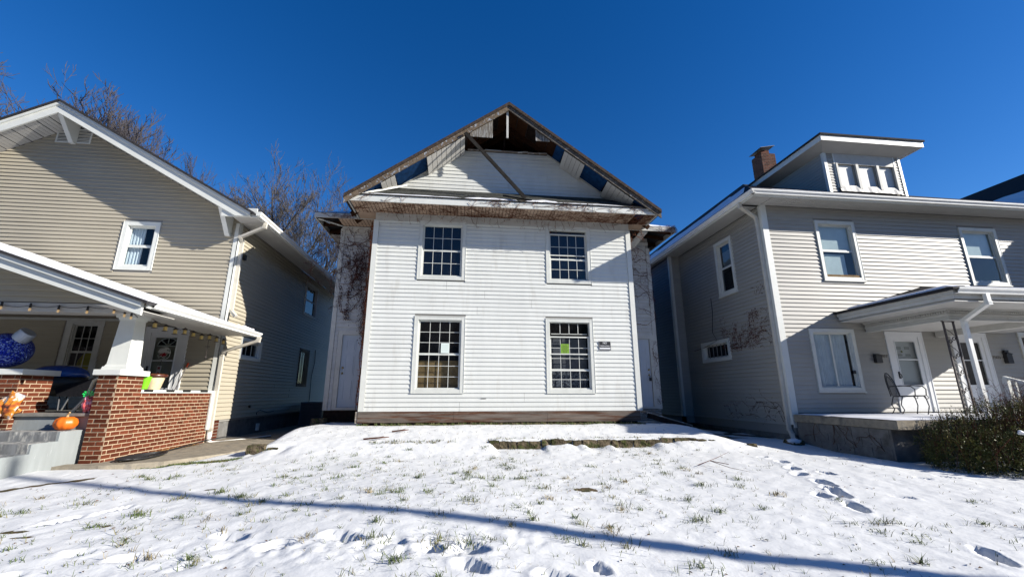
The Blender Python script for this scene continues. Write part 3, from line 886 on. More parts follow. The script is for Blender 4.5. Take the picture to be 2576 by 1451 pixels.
# marks on siding
k = MB(); F.box(k, .46, .60, .016, .019, 1.475, 1.49); k.build('chipped_edge', WALLBACK, H1)
# skirt boards
for (a, c) in ((-2.6, -.23), (-.225, 2.2), (2.205, 4.74)):
    k = MB(); F.box(k, a, c, -.02, .03, .90, 1.162); k.build('skirt_board', SKIRTWOOD, H1)
k = MB(); k.box(-2.66, -2.605, 11.28, 11.36, .89, 1.165); k.build('skirt_board', OLDWOOD, H1)
k = MB(); k.box(-2.5, 4.7, 11.38, 11.5, .4, .9); k.build('foundation', BLACK, H1)
# side walls of the front block and body
k = MB(); k.box(XL, XL+.1, 11.42, 12.4, 1.0, ZT); k.box(XR-.1, XR, 11.42, 12.4, 1.0, ZT); k.build('side_wall', OLD_SIDING, H1)
# wings
WY = 12.4; FW = Frame((0, WY, 0), (1, 0, 0), (0, -1, 0)); WXL, WXR = -3.77, 5.87
wingL = wall_back(H1, FW, lambda z: (WXL, XL), 1.0, ZT, [(-3.45, -2.6, 1.24, 3.24)], WALLBACK)
wingR = wall_back(H1, FW, lambda z: (XR, WXR), 1.0, ZT, [(4.82, 5.66, 1.24, 3.24)], WALLBACK)
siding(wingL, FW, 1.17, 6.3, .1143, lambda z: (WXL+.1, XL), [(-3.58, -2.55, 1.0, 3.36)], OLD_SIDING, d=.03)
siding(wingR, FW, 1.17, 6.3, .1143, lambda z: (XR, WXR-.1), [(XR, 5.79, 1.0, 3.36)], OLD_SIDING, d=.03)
k = MB(); FW.box(k, WXL-.03, WXL+.09, 0, .03, 1.17, 6.45); FW.box(k, WXR-.09, WXR+.03, 0, .03, 1.17, 6.2); FW.box(k, WXL, XL, 0, .02, 6.3, 6.53); FW.box(k, XR, WXR, 0, .02, 6.3, 6.4)
k.each('corner_trim', TRIM_DIRTY, H1)
for (a, c) in ((WXL, -2.6), (4.8, WXR)):
    k = MB(); FW.box(k, a, c, -.03, .01, .86, 1.16); k.build('skirt_board', DARKWOOD if a < 0 else OLDWOOD, H1)
def panel_door(x0, x1, z0, z1, knob_side, lab):
    k = MB(); FW.box(k, x0, x1, -.06, -.02, z0, z1); d = k.build('door', GREYWD, H1, label=lab)
    W_ = x1-x0
    for (pz0, pz1) in ((.1, .38), (.43, .72), (.77, .93)):
        for (px0, px1) in ((.14, .45), (.55, .86)):
            q = MB(); a, b_, c, e = x0+W_*px0, x0+W_*px1, z0+(z1-z0)*pz0, z0+(z1-z0)*pz1
            FW.box(q, a, b_, -.02, -.012, c, c+.016); FW.box(q, a, b_, -.02, -.012, e-.016, e); FW.box(q, a, a+.016, -.02, -.012, c+.016, e-.016); FW.box(q, b_-.016, b_, -.02, -.012, c+.016, e-.016)
            FW.box(q, a+.04, b_-.04, -.02, -.008, c+.04, e-.04)
            q.build('door_panel', GREYWD, d)
    kx = x0+.07 if knob_side == 'L' else x1-.07
    for kz in (z0+.92, z0+1.07):
        q = MB(); q.rev((0, 0, 0), [(.0, 0), (.03, .002), (.03, .015), (.015, .02), (.02, .04), (.012, .055), (0, .056)], 12)
        q.v = [(kx+x, WY+.02-z, kz+y) for x, y, z in q.v]; q.build('door_knob', BRASS if kz < z0+1 or knob_side == 'L' else BRASS, d, smooth=True)
    if knob_side == 'R':
        q = MB(); q.box(kx-.03, kx+.03, WY-.07, WY-.03, z0+.74, z0+.84); q.tube([(kx-.02, WY-.05, z0+.84), (kx-.02, WY-.05, z0+.88), (kx+.02, WY-.05, z0+.88), (kx+.02, WY-.05, z0+.84)], .006, 6); q.build('lock_box', BLACKPL, d)
    q = MB()
    FW.box(q, x0-.12, x0, 0, .03, z0-.05, z1+.12); FW.box(q, x1, x1+.12, 0, .03, z0-.05, z1+.12); FW.box(q, x0, x1, 0, .028, z1, z1+.12); FW.box(q, x0-.1, x1+.1, 0, .06, z0-.06, z0)
    q.build('door_frame', TRIM_DIRTY, H1)
panel_door(-3.45, -2.6, 1.24, 3.24, 'L', 'grey panelled left door with two brass knobs')
panel_door(4.82, 5.66, 1.24, 3.24, 'R', 'grey panelled right door with a hanging lock box')
# body of the house behind
k = MB(); k.box(WXL, WXL+.1, WY+.13, 21, .9, ZT); k.box(WXR-.1, WXR, WY+.13, 21, .9, ZT); k.box(WXL, WXR, 20.9, 21, .9, ZT); k.box(XL, XR, WY+.13, WY+.2, 1, 6.3); k.build('side_wall', mat('fill_cutting_brown', (.10, .08, .06), .9, var=.2, vscale=5), H1)  # unseen walls, coloured dark brown to cut fill light in the gaps
# front eave: soffit panels, fascia with snow, pent roof with shingle courses
ex0, ex1, ey = -3.14, 5.36, 10.55
NP = 29
def pf(a, b_):
    x0, x1 = ex0+.04+(ex1-ex0-.08)*a, ex0+.04+(ex1-ex0-.08)*b_
    return [(x0, ey+.02, ZT), (x1, ey+.02, ZT), (x1, 11.27, ZT), (x0, 11.27, ZT)]
soffit_panels(H1, pf, NP, SOFFIT_TAN, skip=(27,))
for side in (0, 1):
    x0, x1 = (ex0+.04, XL-.02) if side == 0 else (XR+.02, ex1-.04)
    def ps(a, b_):
        y0, y1 = 11.29+(11.75-11.29)*a, 11.29+(11.75-11.29)*b_
        return [(x0, y0, ZT), (x1, y0, ZT), (x1, y1, ZT), (x0, y1, ZT)]
    soffit_panels(H1, ps, 2, SOFFIT_TAN)
k = MB(); k.box(ex0-.02, ex1+.02, ey-.03, ey, ZT-.01, ZT+.165); k.build('fascia', TRIM, H1)
k = MB(); k.box(ex0-.02, ex0+.01, ey, 11.8, ZT-.01, ZT+.15); k.box(ex1-.01, ex1+.02, ey, 11.8, ZT-.01, ZT+.15); k.each('fascia', TRIM_DIRTY, H1)
# pent roof
pz0, pz1, py0, py1 = ZT+.165, 7.34, ey-.06, 11.3
nc = 11
for i in range(nc):
    a, c = i/nc, (i+1.25)/nc
    y0, y1 = py0+(py1-py0)*a, py0+(py1-py0)*min(c, 1); z0, z1 = pz0+(pz1-pz0)*a, pz0+(pz1-pz0)*min(c, 1)
    mb = MB(); x = ex0; rs = random.Random(i)
    while x < ex1:
        w_ = rs.uniform(.16, .3); x1 = min(x+w_-.006, ex1); dz = rs.uniform(0, .006)
        mb.hexa([(x, y0, z0+.004), (x1, y0, z0+.004), (x1, y1, z1-.002), (x, y1, z1-.002), (x, y0, z0+.018+dz), (x1, y0, z0+.018+dz), (x1, y1, z1+.004), (x, y1, z1+.004)])
        x += w_
    mb.build('shingle_course', SHINGLE_G, H1)
k = MB(); k.quad((ex0, py0+.01, pz0-.004), (ex1, py0+.01, pz0-.004), (ex1, py1, pz1-.01), (ex0, py1, pz1-.01)); k.build('roof_deck', DARKWOOD, H1)
# snow patches lying on the pent roof
def snow_patch(mb, x0, x1, fz, wid, thick=.025, seed=0):
    n = max(6, int((x1-x0)/.06)); rs = random.Random(seed)
    row = []
    for i in range(n+1):
        x = x0+(x1-x0)*i/n; e = math.sin(math.pi*i/n)**.4
        w_ = wid*e*(0.7+.5*noise.noise(Vector((x*3, seed, 0))))
        a = .05+.05*noise.noise(Vector((x*4, seed+5, 1)))
        pts = []
        for t, h in ((a, 0), (a+.02, thick*e), (a+w_, thick*e), (a+w_+.03, 0)):
            y, z = fz(t); pts.append((x, y, z+h))
        row.append(pts)
    for i in range(n):
        for j in range(3):
            mb.quad(row[i][j], row[i+1][j], row[i+1][j+1], row[i][j+1])
fz = lambda t: (py0+(py1-py0)*t, pz0+(pz1-pz0)*t+.012)
for a_ in ((-.1, 1.35, .14, .025, 1), (1.55, 2.5, .2, .025, 2), (-2.9, -.2, .05, .015, 3), (2.5, 4.4, .05, .015, 4)):
    mb = MB(); snow_patch(mb, a_[0], a_[1], fz, a_[2], a_[3], a_[4]); mb.build('roof_snow', SNOW_M, H1)
# gable wall siding
def glim(z): t = (z-7.32)/.70; return (-2.1+t, 4.3-t)
gw = wall_back(H1, F, lambda z: glim(z), 7.2, 8.66, [], WALLBACK)
siding(gw, F, 7.30, 8.68, .1143, glim, [], WHITE_SIDING, d=.018)
k = MB(); k.beam((-.06, 11.27, 8.70), (2.35, 11.27, 8.72), .05, .035); k.build('broken_edge', OLDWOOD, H1)
# attic: rafters and sheathing seen through the hole
ROOFY0, ROOFY1, PK, SL = 10.48, 20.5, 1.1, .725
def roofz(x, base=9.80): return base-SL*abs(x-PK)
for sgn in (-1, 1):
    k = MB()
    xe = PK+sgn*4.36
    k.hexa([(PK, ROOFY0, roofz(PK)-.06), (xe, ROOFY0, roofz(xe)-.06), (xe, ROOFY1, roofz(xe)-.06), (PK, ROOFY1, roofz(PK)-.06),
            (PK, ROOFY0, roofz(PK)), (xe, ROOFY0, roofz(xe)), (xe, ROOFY1, roofz(xe)), (PK, ROOFY1, roofz(PK))])
    k.build('roof', SHINGLE, H1)
    # sheathing planks underneath (visible through the open gable)
    for i in range(14):
        a, c = i/14.0, (i+.93)/14.0
        x0, x1 = PK+sgn*4.2*a, PK+sgn*4.2*c
        q = MB(); q.hexa([(x0, 10.56, roofz(x0)-.085), (x1, 10.56, roofz(x1)-.085), (x1, 15, roofz(x1)-.085), (x0, 15, roofz(x0)-.085), (x0, 10.56, roofz(x0)-.065), (x1, 10.56, roofz(x1)-.065), (x1, 15, roofz(x1)-.065), (x0, 15, roofz(x0)-.065)])
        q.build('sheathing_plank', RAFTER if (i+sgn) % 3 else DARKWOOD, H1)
    for y in (11.35, 11.85, 12.45, 13.05, 13.65, 14.25):
        q = MB(); q.beam((PK, y, roofz(PK)-.16), (xe, y, roofz(xe)-.16), .045, .14); q.build('rafter', RAFTER, H1)
    # barge board in two layers
    q = MB(); e = PK+sgn*4.34
    for (y0, y1, d0, d1) in ((10.46, 10.50, .05, .235),):
        q.hexa([(PK, y0, roofz(PK)-d1), (e, y0, roofz(e)-d1), (e, y1, roofz(e)-d1), (PK, y1, roofz(PK)-d1), (PK, y0, roofz(PK)-d0), (e, y0, roofz(e)-d0), (e, y1, roofz(e)-d0), (PK, y1, roofz(PK)-d0)])
    q.build('barge_board', BARGE if sgn < 0 else mat('dark_weathered_barge', (.10, .088, .075), .9, var=.35, vscale=12, bump=.8, col2=(.22, .21, .2), c2scale=9, c2lo=.55, c2hi=.62), H1)
    q = MB(); d0, d1 = -.012, .085
    q.hexa([(PK, 10.42, roofz(PK)-d1), (e, 10.42, roofz(e)-d1), (e, 10.50, roofz(e)-d1), (PK, 10.50, roofz(PK)-d1), (PK, 10.42, roofz(PK)-d0), (e, 10.42, roofz(e)-d0), (e, 10.50, roofz(e)-d0), (PK, 10.50, roofz(PK)-d0)])
    q.build('drip_edge', mat('rough_wood_edge', (.055, .042, .034), .9, var=.4, vscale=20, bump=.6), H1)
# soffit along the rakes: white panels, some hanging, blue painted boards between
def rake_pts(sgn, a, c, drop=.24):
    xa, xc = PK+sgn*a, PK+sgn*c
    return [(xa, 10.52, roofz(xa)-drop), (xc, 10.52, roofz(xc)-drop), (xc, 11.29, roofz(xc)-drop), (xa, 11.29, roofz(xa)-drop)]
def slab(mb, p, th=.012):
    p = [Vector(q) for q in p]; u = Vector((0, 0, th)); mb.hexa(p+[q+u for q in p])
for sgn, segs in ((-1, [(1.25, 2.28), (3.1, 3.45)]), (1, [(1.62, 2.2), (2.85, 3.6)])):
    for (a, c) in segs:
        n = max(2, int((c-a)/.115))
        for i in range(n):
            a0, c0 = a+(c-a)*i/n, a+(c-a)*(i+.92)/n
            hang = .10 if (sgn < 0 and a < 2) else .07
            e = .06*math.sin(math.pi*(i+.5)/n)
            p = rake_pts(sgn, a0, c0)
            xa, xc = PK+sgn*a0, PK+sgn*c0
            # panels curl down at the inner (wall) edge, as they hang loose
            p = [(xa, 10.54, roofz(xa)-.24), (xc, 10.54, roofz(xc)-.24), (xc, 11.27, roofz(xc)-.27-hang+e*.3), (xa, 11.27, roofz(xa)-.27-hang+e*.3)]
            q = MB(); slab(q, p); q.build('soffit_panel', SOFFIT, H1)
    for (a, c) in ([(2.28, 3.1), (3.45, 4.2)] if sgn < 0 else [(1.4, 1.62), (2.2, 2.85), (3.6, 4.1)]):
        q = MB(); slab(q, rake_pts(sgn, a, c, .2)); q.build('blue_soffit_board', BLUEPAINT, H1)
    # trim moulding where soffit meets gable wall
    q = MB(); xa, xc = PK+sgn*1.25, PK+sgn*3.25
    q.beam((xa, 11.25, 8.66), (xc, 11.25, 8.66-.70*2.0), .04, .045); q.build('gable_trim', TRIM_DIRTY, H1)
q = MB(); q.beam((-2.75, 10.62, 6.80), (-1.75, 11.15, 7.36), .04, .05); q.build('loose_trim_strip', TRIM, H1)
q = MB(); q.beam((5.05, 10.62, 6.83), (4.3, 10.95, 7.2), .04, .05); q.build('loose_trim_strip', TRIM_DIRTY, H1)
# remains of vertical boards hanging under the peak
for (x0, x1, zlo) in ((0.0, .64, 8.665), (1.88, 2.3, 8.665)):
    n = max(3, int((x1-x0)/.04))
    for i in range(n):
        a, c = x0+(x1-x0)*i/n, x0+(x1-x0)*(i+.9)/n
        q = MB(); q.hexa([(a, 10.53, zlo+R.uniform(-.008, .008)), (c, 10.53, zlo), (c, 10.55, zlo), (a, 10.55, zlo), (a, 10.53, roofz(a)-.23), (c, 10.53, roofz(c)-.23), (c, 10.55, roofz(c)-.23), (a, 10.55, roofz(a)-.23)])
        q.build('hanging_slat', SLATWOOD, H1)
q = MB(); q.box(1.03, 1.09, 10.52, 10.56, 8.69, 9.56); q.build('peak_post', TRIM_DIRTY, H1)
q = MB(); q.box(1.02, 1.07, 11.36, 11.41, 8.6, 9.55); q.build('rafter', DARKWOOD, H1)
# attic floor joist ends and a black sheet standing in for the darkness behind
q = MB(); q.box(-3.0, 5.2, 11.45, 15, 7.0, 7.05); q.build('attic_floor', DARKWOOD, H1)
q = MB(); q.quad((-3.0, 15, 6.6), (5.2, 15, 6.6), (1.1, 15, 9.75)); q.build('attic_dark_sheet', BLACK, H1)
q = MB(); q.hexa([(.45, 11.22, 8.70), (.95, 11.22, 8.69), (.97, 11.4, 8.78), (.47, 11.4, 8.79), (.45, 11.22, 8.72), (.95, 11.22, 8.71), (.97, 11.4, 8.80), (.47, 11.4, 8.81)]); q.build('loose_siding_scrap', TRIM_DIRTY, H1)
q = MB(); q.beam((1.45, 11.2, 8.66), (1.75, 11.3, 8.76), .07, .015); q.build('loose_siding_scrap', TRIM_DIRTY, H1)
# wing roofs: low hips with snow
for sgn, xo, xi, y0 in ((-1, -4.38, -2.4, 11.78), (1, 6.5, 4.6, 11.72)):
    zt = ZT+.14
    s = .6
    q = MB()
    A = (xo, y0, zt); B = (xi, y0, zt); C_ = (xi, y0+1.1, zt+s*1.1); D = (xi, 20.5, zt+s*1.1); E_ = (xo, 20.5, zt)
    q.quad(A, B, C_); q.quad(A, C_, D, E_)
    q.build('wing_roof', SHINGLE, H1)
    q = MB(); u = .03
    q.quad((xo, y0-.0, zt+.015), (xi, y0, zt+.015), (xi, y0+1.1, zt+s*1.1+u)); q.quad((xo, y0, zt+.015), (xi, y0+1.1, zt+s*1.1+u), (xi, 20, zt+s*1.1+u), (xo, 20, zt+.02))
    q.build('roof_snow', SNOW_M, H1)
    q = MB(); lo, hi = min(xo, xi), max(xo, xi)
    q.box(lo, hi, y0-.03, y0, ZT-.01, ZT+.13); q.box(xo-.015, xo+.015, y0, 20.5, ZT-.01, ZT+.13)
    q.build('fascia', TRIM_DIRTY, H1)
    q = MB(); q.box(lo, hi, y0-.035, y0+.01, ZT+.13, ZT+.145); q.build('drip_edge', BLACKPL, H1)
    # rafter tails in the open corner
    for y in (12.0, 12.5, 13.1, 13.7, 14.4, 15.2):
        q = MB(); q.beam((xo, y, ZT+.06), (WXL if sgn < 0 else WXR, y, ZT+.14), .045, .1); q.build('rafter_tail', RAFTER, H1)
    q = MB()
    xw = WXL if sgn < 0 else WXR
    q.box(min(xo, xw), max(xo, xw), 13.2 if sgn < 0 else 14.2, 20.5, ZT, ZT+.012); q.build('soffit_panel', SOFFIT, H1)
soffit_panels(H1, lambda a, b_: [(-3.75+1.2*a, 11.8, ZT), (-3.75+1.2*b_, 11.8, ZT), (-3.75+1.2*b_, 12.37, ZT), (-3.75+1.2*a, 12.37, ZT)], 4, SOFFIT_TAN)
q = MB(); q.beam((-4.3, 11.85, 6.52), (-3.76, 12.3, 6.5), .05, .02); q.build('loose_trim_strip', TRIM, H1)
q = MB(); q.hexa([(-4.2, 11.85, 6.50), (-4.0, 11.9, 6.4), (-3.98, 11.95, 6.42), (-4.2, 11.9, 6.52), (-4.2, 11.85, 6.52), (-4.0, 11.9, 6.42), (-3.98, 11.95, 6.44), (-4.2, 11.9, 6.54)]); q.build('loose_trim_strip', TRIM, H1)
q = MB(); q.hexa([(5.35, 11.75, 6.5), (5.6, 11.75, 6.5), (5.3, 12.3, 6.1), (5.0, 12.3, 6.0), (5.35, 11.75, 6.52), (5.6, 11.75, 6.52), (5.3, 12.3, 6.12), (5.0, 12.3, 6.02)]); q.build('loose_trim_strip', TRIM_DIRTY, H1)
# the fallen board leaning across the gable
T = thing('fallen_board', 'long dark loose board leaning diagonally across the broken gable', 'board', (1.54, 10.5, 6.8))
k = MB(); k.beam((-.14, 10.40, 8.68), (1.55, 10.44, 6.80), .095, .04, (0, 1, 0)); k.build('plank', mat('grey_old_plank', (.022, .020, .018), .85, var=.35, vscale=9, bump=.5), T)
T = thing('broken_shingle_strip', 'short dark strip lying on the lower gable roof beside the fallen board', 'debris', (1.1, 10.7, 6.95))
k = MB(); k.beam((.95, 10.62, 6.93), (1.75, 10.56, 6.80), .08, .015); k.build('strip', BLACKPL, T)
# wooden ramp at right door
T = thing('wooden_ramp', 'weathered plank ramp lying from the right door of the white house', 'ramp', (5.2, 11.6, .8))
for i in range(3):
    k = MB(); k.beam((4.95+.0*i, 11.45+.17*i, 1.13), (6.1, 11.15+.17*i, .78), .155, .04, (0, 0, 1)); k.build('plank', OLDWOOD, T)
k = MB(); k.beam((4.98, 11.38, 1.04), (6.05, 11.09, .72), .04, .13, (0, 0, 1)); k.build('joist', DARKWOOD, T)
q = MB(); q.box(4.8, 6.0, 12.2, 12.42, .5, .86); q.build('step_block', CONC, H1)

# ================================================================== LEFT HOUSE
H2 = thing('tan_house', 'tan vinyl sided house with white bargeboards and a brick pier porch', 'house', (-11, 14, .5))
LY, LX, LXL, LPK = 11.7, -6.3, -15.7, -11.0
F2 = Frame((0, LY, 0), (1, 0, 0), (0, -1, 0))
def l_roofz(x): return 9.29-.563*abs(x-LPK)
def llim(z):
    if z < 6.2: return (LXL, LX)
    t = (z-6.2)/.563; return (LXL+t-.15, LX-t+.15)
OPL = [(-9.15, -8.38, 4.86, 6.05), (-9.95, -9.22, 1.9, 3.34), (-7.98, -7.22, 1.25, 3.2)]
lw_ = wall_back(H2, F2, llim, .9, 8.75, OPL, WALLBACK, n=1)
siding(lw_, F2, .95, 8.75, .1075, lambda z: (max(llim(z)[0], LXL), llim(z)[1]-(.1 if z < 6.2 else 0)), [(a-.09, c+.09, d-.1, e+.12) for a, c, d, e in OPL[:2]]+[(-8.12, -7.08, 1.1, 3.3)], TAN_SIDING, seam=5, d=.027)
window(H2, F2, -9.12, -8.42, 4.88, 6.02, cas=.10, sashes=((.5, 1, 1, 1), (0, .5, 1, 1)), curtain=[(.0, .55, 0, 1, True)], sashw=.05, label='upper window with a pale blue curtain')
PW = window(H2, F2, -9.84, -9.25, 1.92, 3.32, cas=.13, sashes=((.5, 1, 3, 2), (0, .5, 3, 2)), frame=TRIM_DIRTY, sashw=.03, label='porch window with a yellow round thing behind the panes')
q = MB(); q.rev((-9.5, LY+.3, 2.35), [(.0, -.3), (.2, -.24), (.28, -.1), (.3, 0), (.28, .1), (.2, .24), (0, .3)], 16, sc=(1, .3)); q.build('yellow_lantern', mat('yellow_paper_lantern', (.5, .4, .02), .7), PW, smooth=True)
# storm door
def storm_door(H, F_, x0, x1, z0, z1, m, glz0, split, lab, back=None):
    W_ = x1-x0
    q = MB(); F_.box(q, x0-.11, x0, 0, .03, z0, z1+.1); F_.box(q, x1, x1+.11, 0, .03, z0, z1+.1); F_.box(q, x0, x1, 0, .028, z1, z1+.1)
    F_.box(q, x0-.14, x0-.11, 0, .04, z0, z1+.13); F_.box(q, x1+.11, x1+.14, 0, .04, z0, z1+.13); F_.box(q, x0-.11, x1+.11, 0, .04, z1+.1, z1+.13)
    q.build('door_frame', m, H)
    q = MB(); e = .11
    F_.box(q, x0, x0+e, -.03, .01, z0, z1); F_.box(q, x1-e, x1, -.03, .01, z0, z1); F_.box(q, x0+e, x1-e, -.03, .01, z1-.12, z1); F_.box(q, x0+e, x1-e, -.03, .008, z0, glz0)
    F_.box(q, x0+e, x1-e, -.02, .014, split-.014, split+.014)
    for (a, c, d_, f_) in ((x0+e, x0+e+.02, glz0, z1-.12), (x1-e-.02, x1-e, glz0, z1-.12), (x0+e+.02, x1-e-.02, glz0, glz0+.02), (x0+e+.02, x1-e-.02, z1-.14, z1-.12)): F_.box(q, a, c, .01, .02, d_, f_)
    d = q.build('storm_door', m, H, label=lab)
    for (a, c) in ((glz0+.02, split-.014), (split+.014, z1-.14)):
        q = MB(); q.quad(F_.p(x0+e+.02, -.01, a), F_.p(x1-e-.02, -.01, a), F_.p(x1-e-.02, -.01, c), F_.p(x0+e+.02, -.01, c)); q.build('pane', GLASS, d)
    hx = x0+.06
    q = MB(); F_.box(q, hx-.015, hx+.015, .01, .03, z0+.85, z0+1.03); q.tube([F_.p(hx, .03, z0+.98), F_.p(hx, .06, z0+.97), F_.p(hx+.02, .06, z0+.88), F_.p(hx+.01, .03, z0+.86)], .009, 6); q.build('door_handle', BLACKPL, d)
    if back:
        q = MB(); F_.box(q, x0+.05, x1-.05, -.13, -.09, z0, z1-.02); q.build('inner_door', back, d)
    return d
DOORW = mat('storm_door_white', (.62, .63, .63), .45, var=.03, vscale=3)
INNER = mat('tan_inner_door', (.30, .28, .21), .6, var=.05, vscale=3)
sd = storm_door(H2, F2, -7.98, -7.22, 1.25, 3.14, DOORW, 1.72, 2.42, 'white storm door with a fanlight and round wreath sign', INNER)
q = MB()     # fanlight on inner door
cx, cz = -7.6, 2.80
for i in range(10):
    a0, a1 = math.pi*i/10, math.pi*(i+1)/10
    q.quad((cx+.07*math.cos(a0), LY+.084, cz+.06*math.sin(a0)), (cx+.24*math.cos(a0), LY+.084, cz+.19*math.sin(a0)), (cx+.24*math.cos(a1), LY+.084, cz+.19*math.sin(a1)), (cx+.07*math.cos(a1), LY+.084, cz+.06*math.sin(a1)))
q.build('fanlight', BLACK, sd)
q = MB()
q.tube([(cx+.25*math.cos(math.pi*i/12), LY+.08, cz+.2*math.sin(math.pi*i/12)) for i in range(13)]+[(cx+.25, LY+.08, cz)], .012, 5)
q.tube([(cx-.25, LY+.08, cz), (cx+.25, LY+.08, cz)], .012, 5)
for a in (45, 90, 135): q.tube([(cx+.07*math.cos(math.radians(a)), LY+.08, cz+.06*math.sin(math.radians(a))), (cx+.24*math.cos(math.radians(a)), LY+.08, cz+.19*math.sin(math.radians(a)))], .009, 5)
q.build('fanlight_bars', TRIM, sd)
# round wreath sign
WS = thing('wreath_sign', 'round white hanging sign with a red heart of flowers on the storm door', 'door sign', (-7.56, 11.66, 2.6))
q = MB(); q.rev((0, 0, 0), [(0, 0), (.15, 0), (.155, .006), (.15, .012), (0, .012)], 28); q.v = [(-7.58+x, 11.672-z, 2.60+y*1.05) for x, y, z in q.v]; q.build('disc', mat('sign_pale', (.5, .5, .47), .6), WS)
q = MB(); rs = random.Random(4)
for i in range(150):
    a = rs.uniform(math.pi*1.0, math.pi*2.0) if i < 110 else rs.uniform(0, 6.28); r_ = rs.uniform(.105, .145) if i > 60 else rs.uniform(.05, .14)
    x, z = -7.58+r_*math.cos(a), 2.60+r_*math.sin(a); s = rs.uniform(.006, .013)
    q.quad((x-s, 11.655, z), (x, 11.655, z-s), (x+s, 11.655, z), (x, 11.652, z+s))
q.build('leaf_print', mat('dull_green_print', (.06, .09, .06), .8), WS, kind='stuff')
q = MB()
for i in range(60):
    a = rs.uniform(0, 6.28); r_ = rs.uniform(0, .055); x, z = -7.58+r_*math.cos(a)*1.35, 2.565+r_*math.sin(a)*.9; s = rs.uniform(.008, .016)
    q.quad((x-s, 11.651, z), (x, 11.651, z-s), (x+s, 11.651, z), (x, 11.648, z+s))
q.build('flower_print', mat('red_flower_print', (.35, .02, .03), .7), WS, kind='stuff')
q = MB(); q.tube([(-7.6, 11.655, 2.43), (-7.62, 11.655, 2.25)], .006, 5); q.build('cord', BLACKPL, WS)
q = MB(); [q.box(-7.67, -7.58, 11.65, 11.658, 1.93+i*.125, 2.04+i*.125) for i in range(3)]; q.build('tag', mat('sign_pale2', (.42, .42, .40), .6), WS)
q = MB(); [q.box(-7.655, -7.595, 11.646, 11.649, 1.95+i*.125, 2.01+i*.125) for i in range(3)]; q.build('tag_print', mat('dull_red_print', (.22, .05, .05), .7), WS)
# side wall
F3 = Frame((LX, LY, 0), (0, 1, 0), (1, 0, 0))
OPS3 = [(1.05, 2.15, 2.62, 3.10), (5.3, 6.5, 4.7, 5.85), (5.45, 6.3, 1.95, 3.25)]
lsw = wall_back(H2, F3, lambda z: (0, 9.3), .9, 6.22, OPS3, WALLBACK)
siding(lsw, F3, .95, 6.2, .1075, lambda z: (.1, 9.25), [(a-.08, c+.08, d-.08, e+.08) for a, c, d, e in OPS3], TAN_SIDING, seam=5, d=.027)
window(H2, F3, 1.08, 2.12, 2.64, 3.08, cas=.08, sashes=((0, 1, 3, 1),), label='small high side window')
window(H2, F3, 5.3, 6.5, 4.7, 5.85, cas=.09, sashes=((.5, 1, 1, 1), (0, .5, 1, 1)), frame=TRIM_DIRTY, glass=GLASS_DK, label='upper side window')
sw = window(H2, F3, 5.45, 6.3, 1.95, 3.25, cas=.06, sashes=((0, 1, 1, 1),), frame=IRON_W, glass=GLASS_DK, label='barred dark side window')
q = MB()
for i in range(7): F3.box(q, 5.5+.12*i, 5.515+.12*i, .05, .065, 1.9, 3.3)
q.build('window_bars', IRON, sw)
k = MB(); F2.box(k, LX-.1, LX+.02, 0, .03, 1.9, 6.2); F3.box(k, -.03, .10, 0, .03, .95, 6.2); F2.box(k, LX-.1, LX+.02, 0, .03, .95, 1.9); k.each('corner_trim', TRIM, H2)
k = MB(); F3.box(k, .0, 9.3, -.12, -.02, .35, .95); k.build('foundation', CONC, H2)
fnd = k = MB(); F3.box(k, .0, .52, -.02, .0, .38, .94); fb = k.build('foundation_brick_face', MORTAR_DK, H2)
bricks(fb, Frame((LX, LY, 0), (0, 1, 0), (1, 0, 0)), .02, .52, .40, .94, BRICK, depth=.005)
# roof
for sgn in (-1, 1):
    xe = LPK+sgn*5.36
    q = MB(); y0, y1 = 10.99, 21.4
    q.hexa([(LPK, y0, l_roofz(LPK)-.06), (xe, y0, l_roofz(xe)-.06), (xe, y1, l_roofz(xe)-.06), (LPK, y1, l_roofz(LPK)-.06), (LPK, y0, l_roofz(LPK)), (xe, y0, l_roofz(xe)), (xe, y1, l_roofz(xe)), (LPK, y1, l_roofz(LPK))])
    q.build('roof', SHINGLE, H2)
    e = LPK+sgn*5.25
    q = MB(); a, c = .035, .37
    em = LPK+sgn*4.867
    q.prism([(LPK, 11.06, l_roofz(LPK)-c), (em, 11.06, 6.18), (e, 11.06, 6.18), (e, 11.06, l_roofz(e)-a-.06), (LPK, 11.06, l_roofz(LPK)-a-.06)], (0, .04, 0))
    q.build('barge_board', TRIM, H2)
    q = MB()
    q.hexa([(LPK, 11.02, l_roofz(LPK)-.14), (e, 11.02, l_roofz(e)-.14), (e, 11.06, l_roofz(e)-.14), (LPK, 11.06, l_roofz(LPK)-.14), (LPK, 11.02, l_roofz(LPK)-.062), (e, 11.02, l_roofz(e)-.062), (e, 11.06, l_roofz(e)-.062), (LPK, 11.06, l_roofz(LPK)-.062)])
    q.build('barge_moulding', TRIM, H2)
    n = 18
    for i in range(n):
        a0, c0 = 4.75*i/n, 4.75*(i+.94)/n
        q = MB()
        for t in range(3):
            aa, cc = a0+(c0-a0)*t/3, a0+(c0-a0)*(t+.9)/3
            xa, xc = LPK+sgn*aa, LPK+sgn*cc
            slab(q, [(xa, 11.10, l_roofz(xa)-.34), (xc, 11.10, l_roofz(xc)-.34), (xc, 11.69, l_roofz(xc)-.34), (xa, 11.69, l_roofz(xa)-.34)])
        q.build('soffit_panel', SOFFIT, H2)
soffit_panels(H2, lambda a, b_: [(-6.28, 11.12+9.6*a, 6.21), (-5.62, 11.12+9.6*a, 6.21), (-5.62, 11.12+9.6*b_, 6.21), (-6.28, 11.12+9.6*b_, 6.21)], 32, SOFFIT)
q = MB(); q.box(-5.62, -5.595, 11.1, 21.2, 6.17, 6.30); q.build('fascia', TRIM, H2)
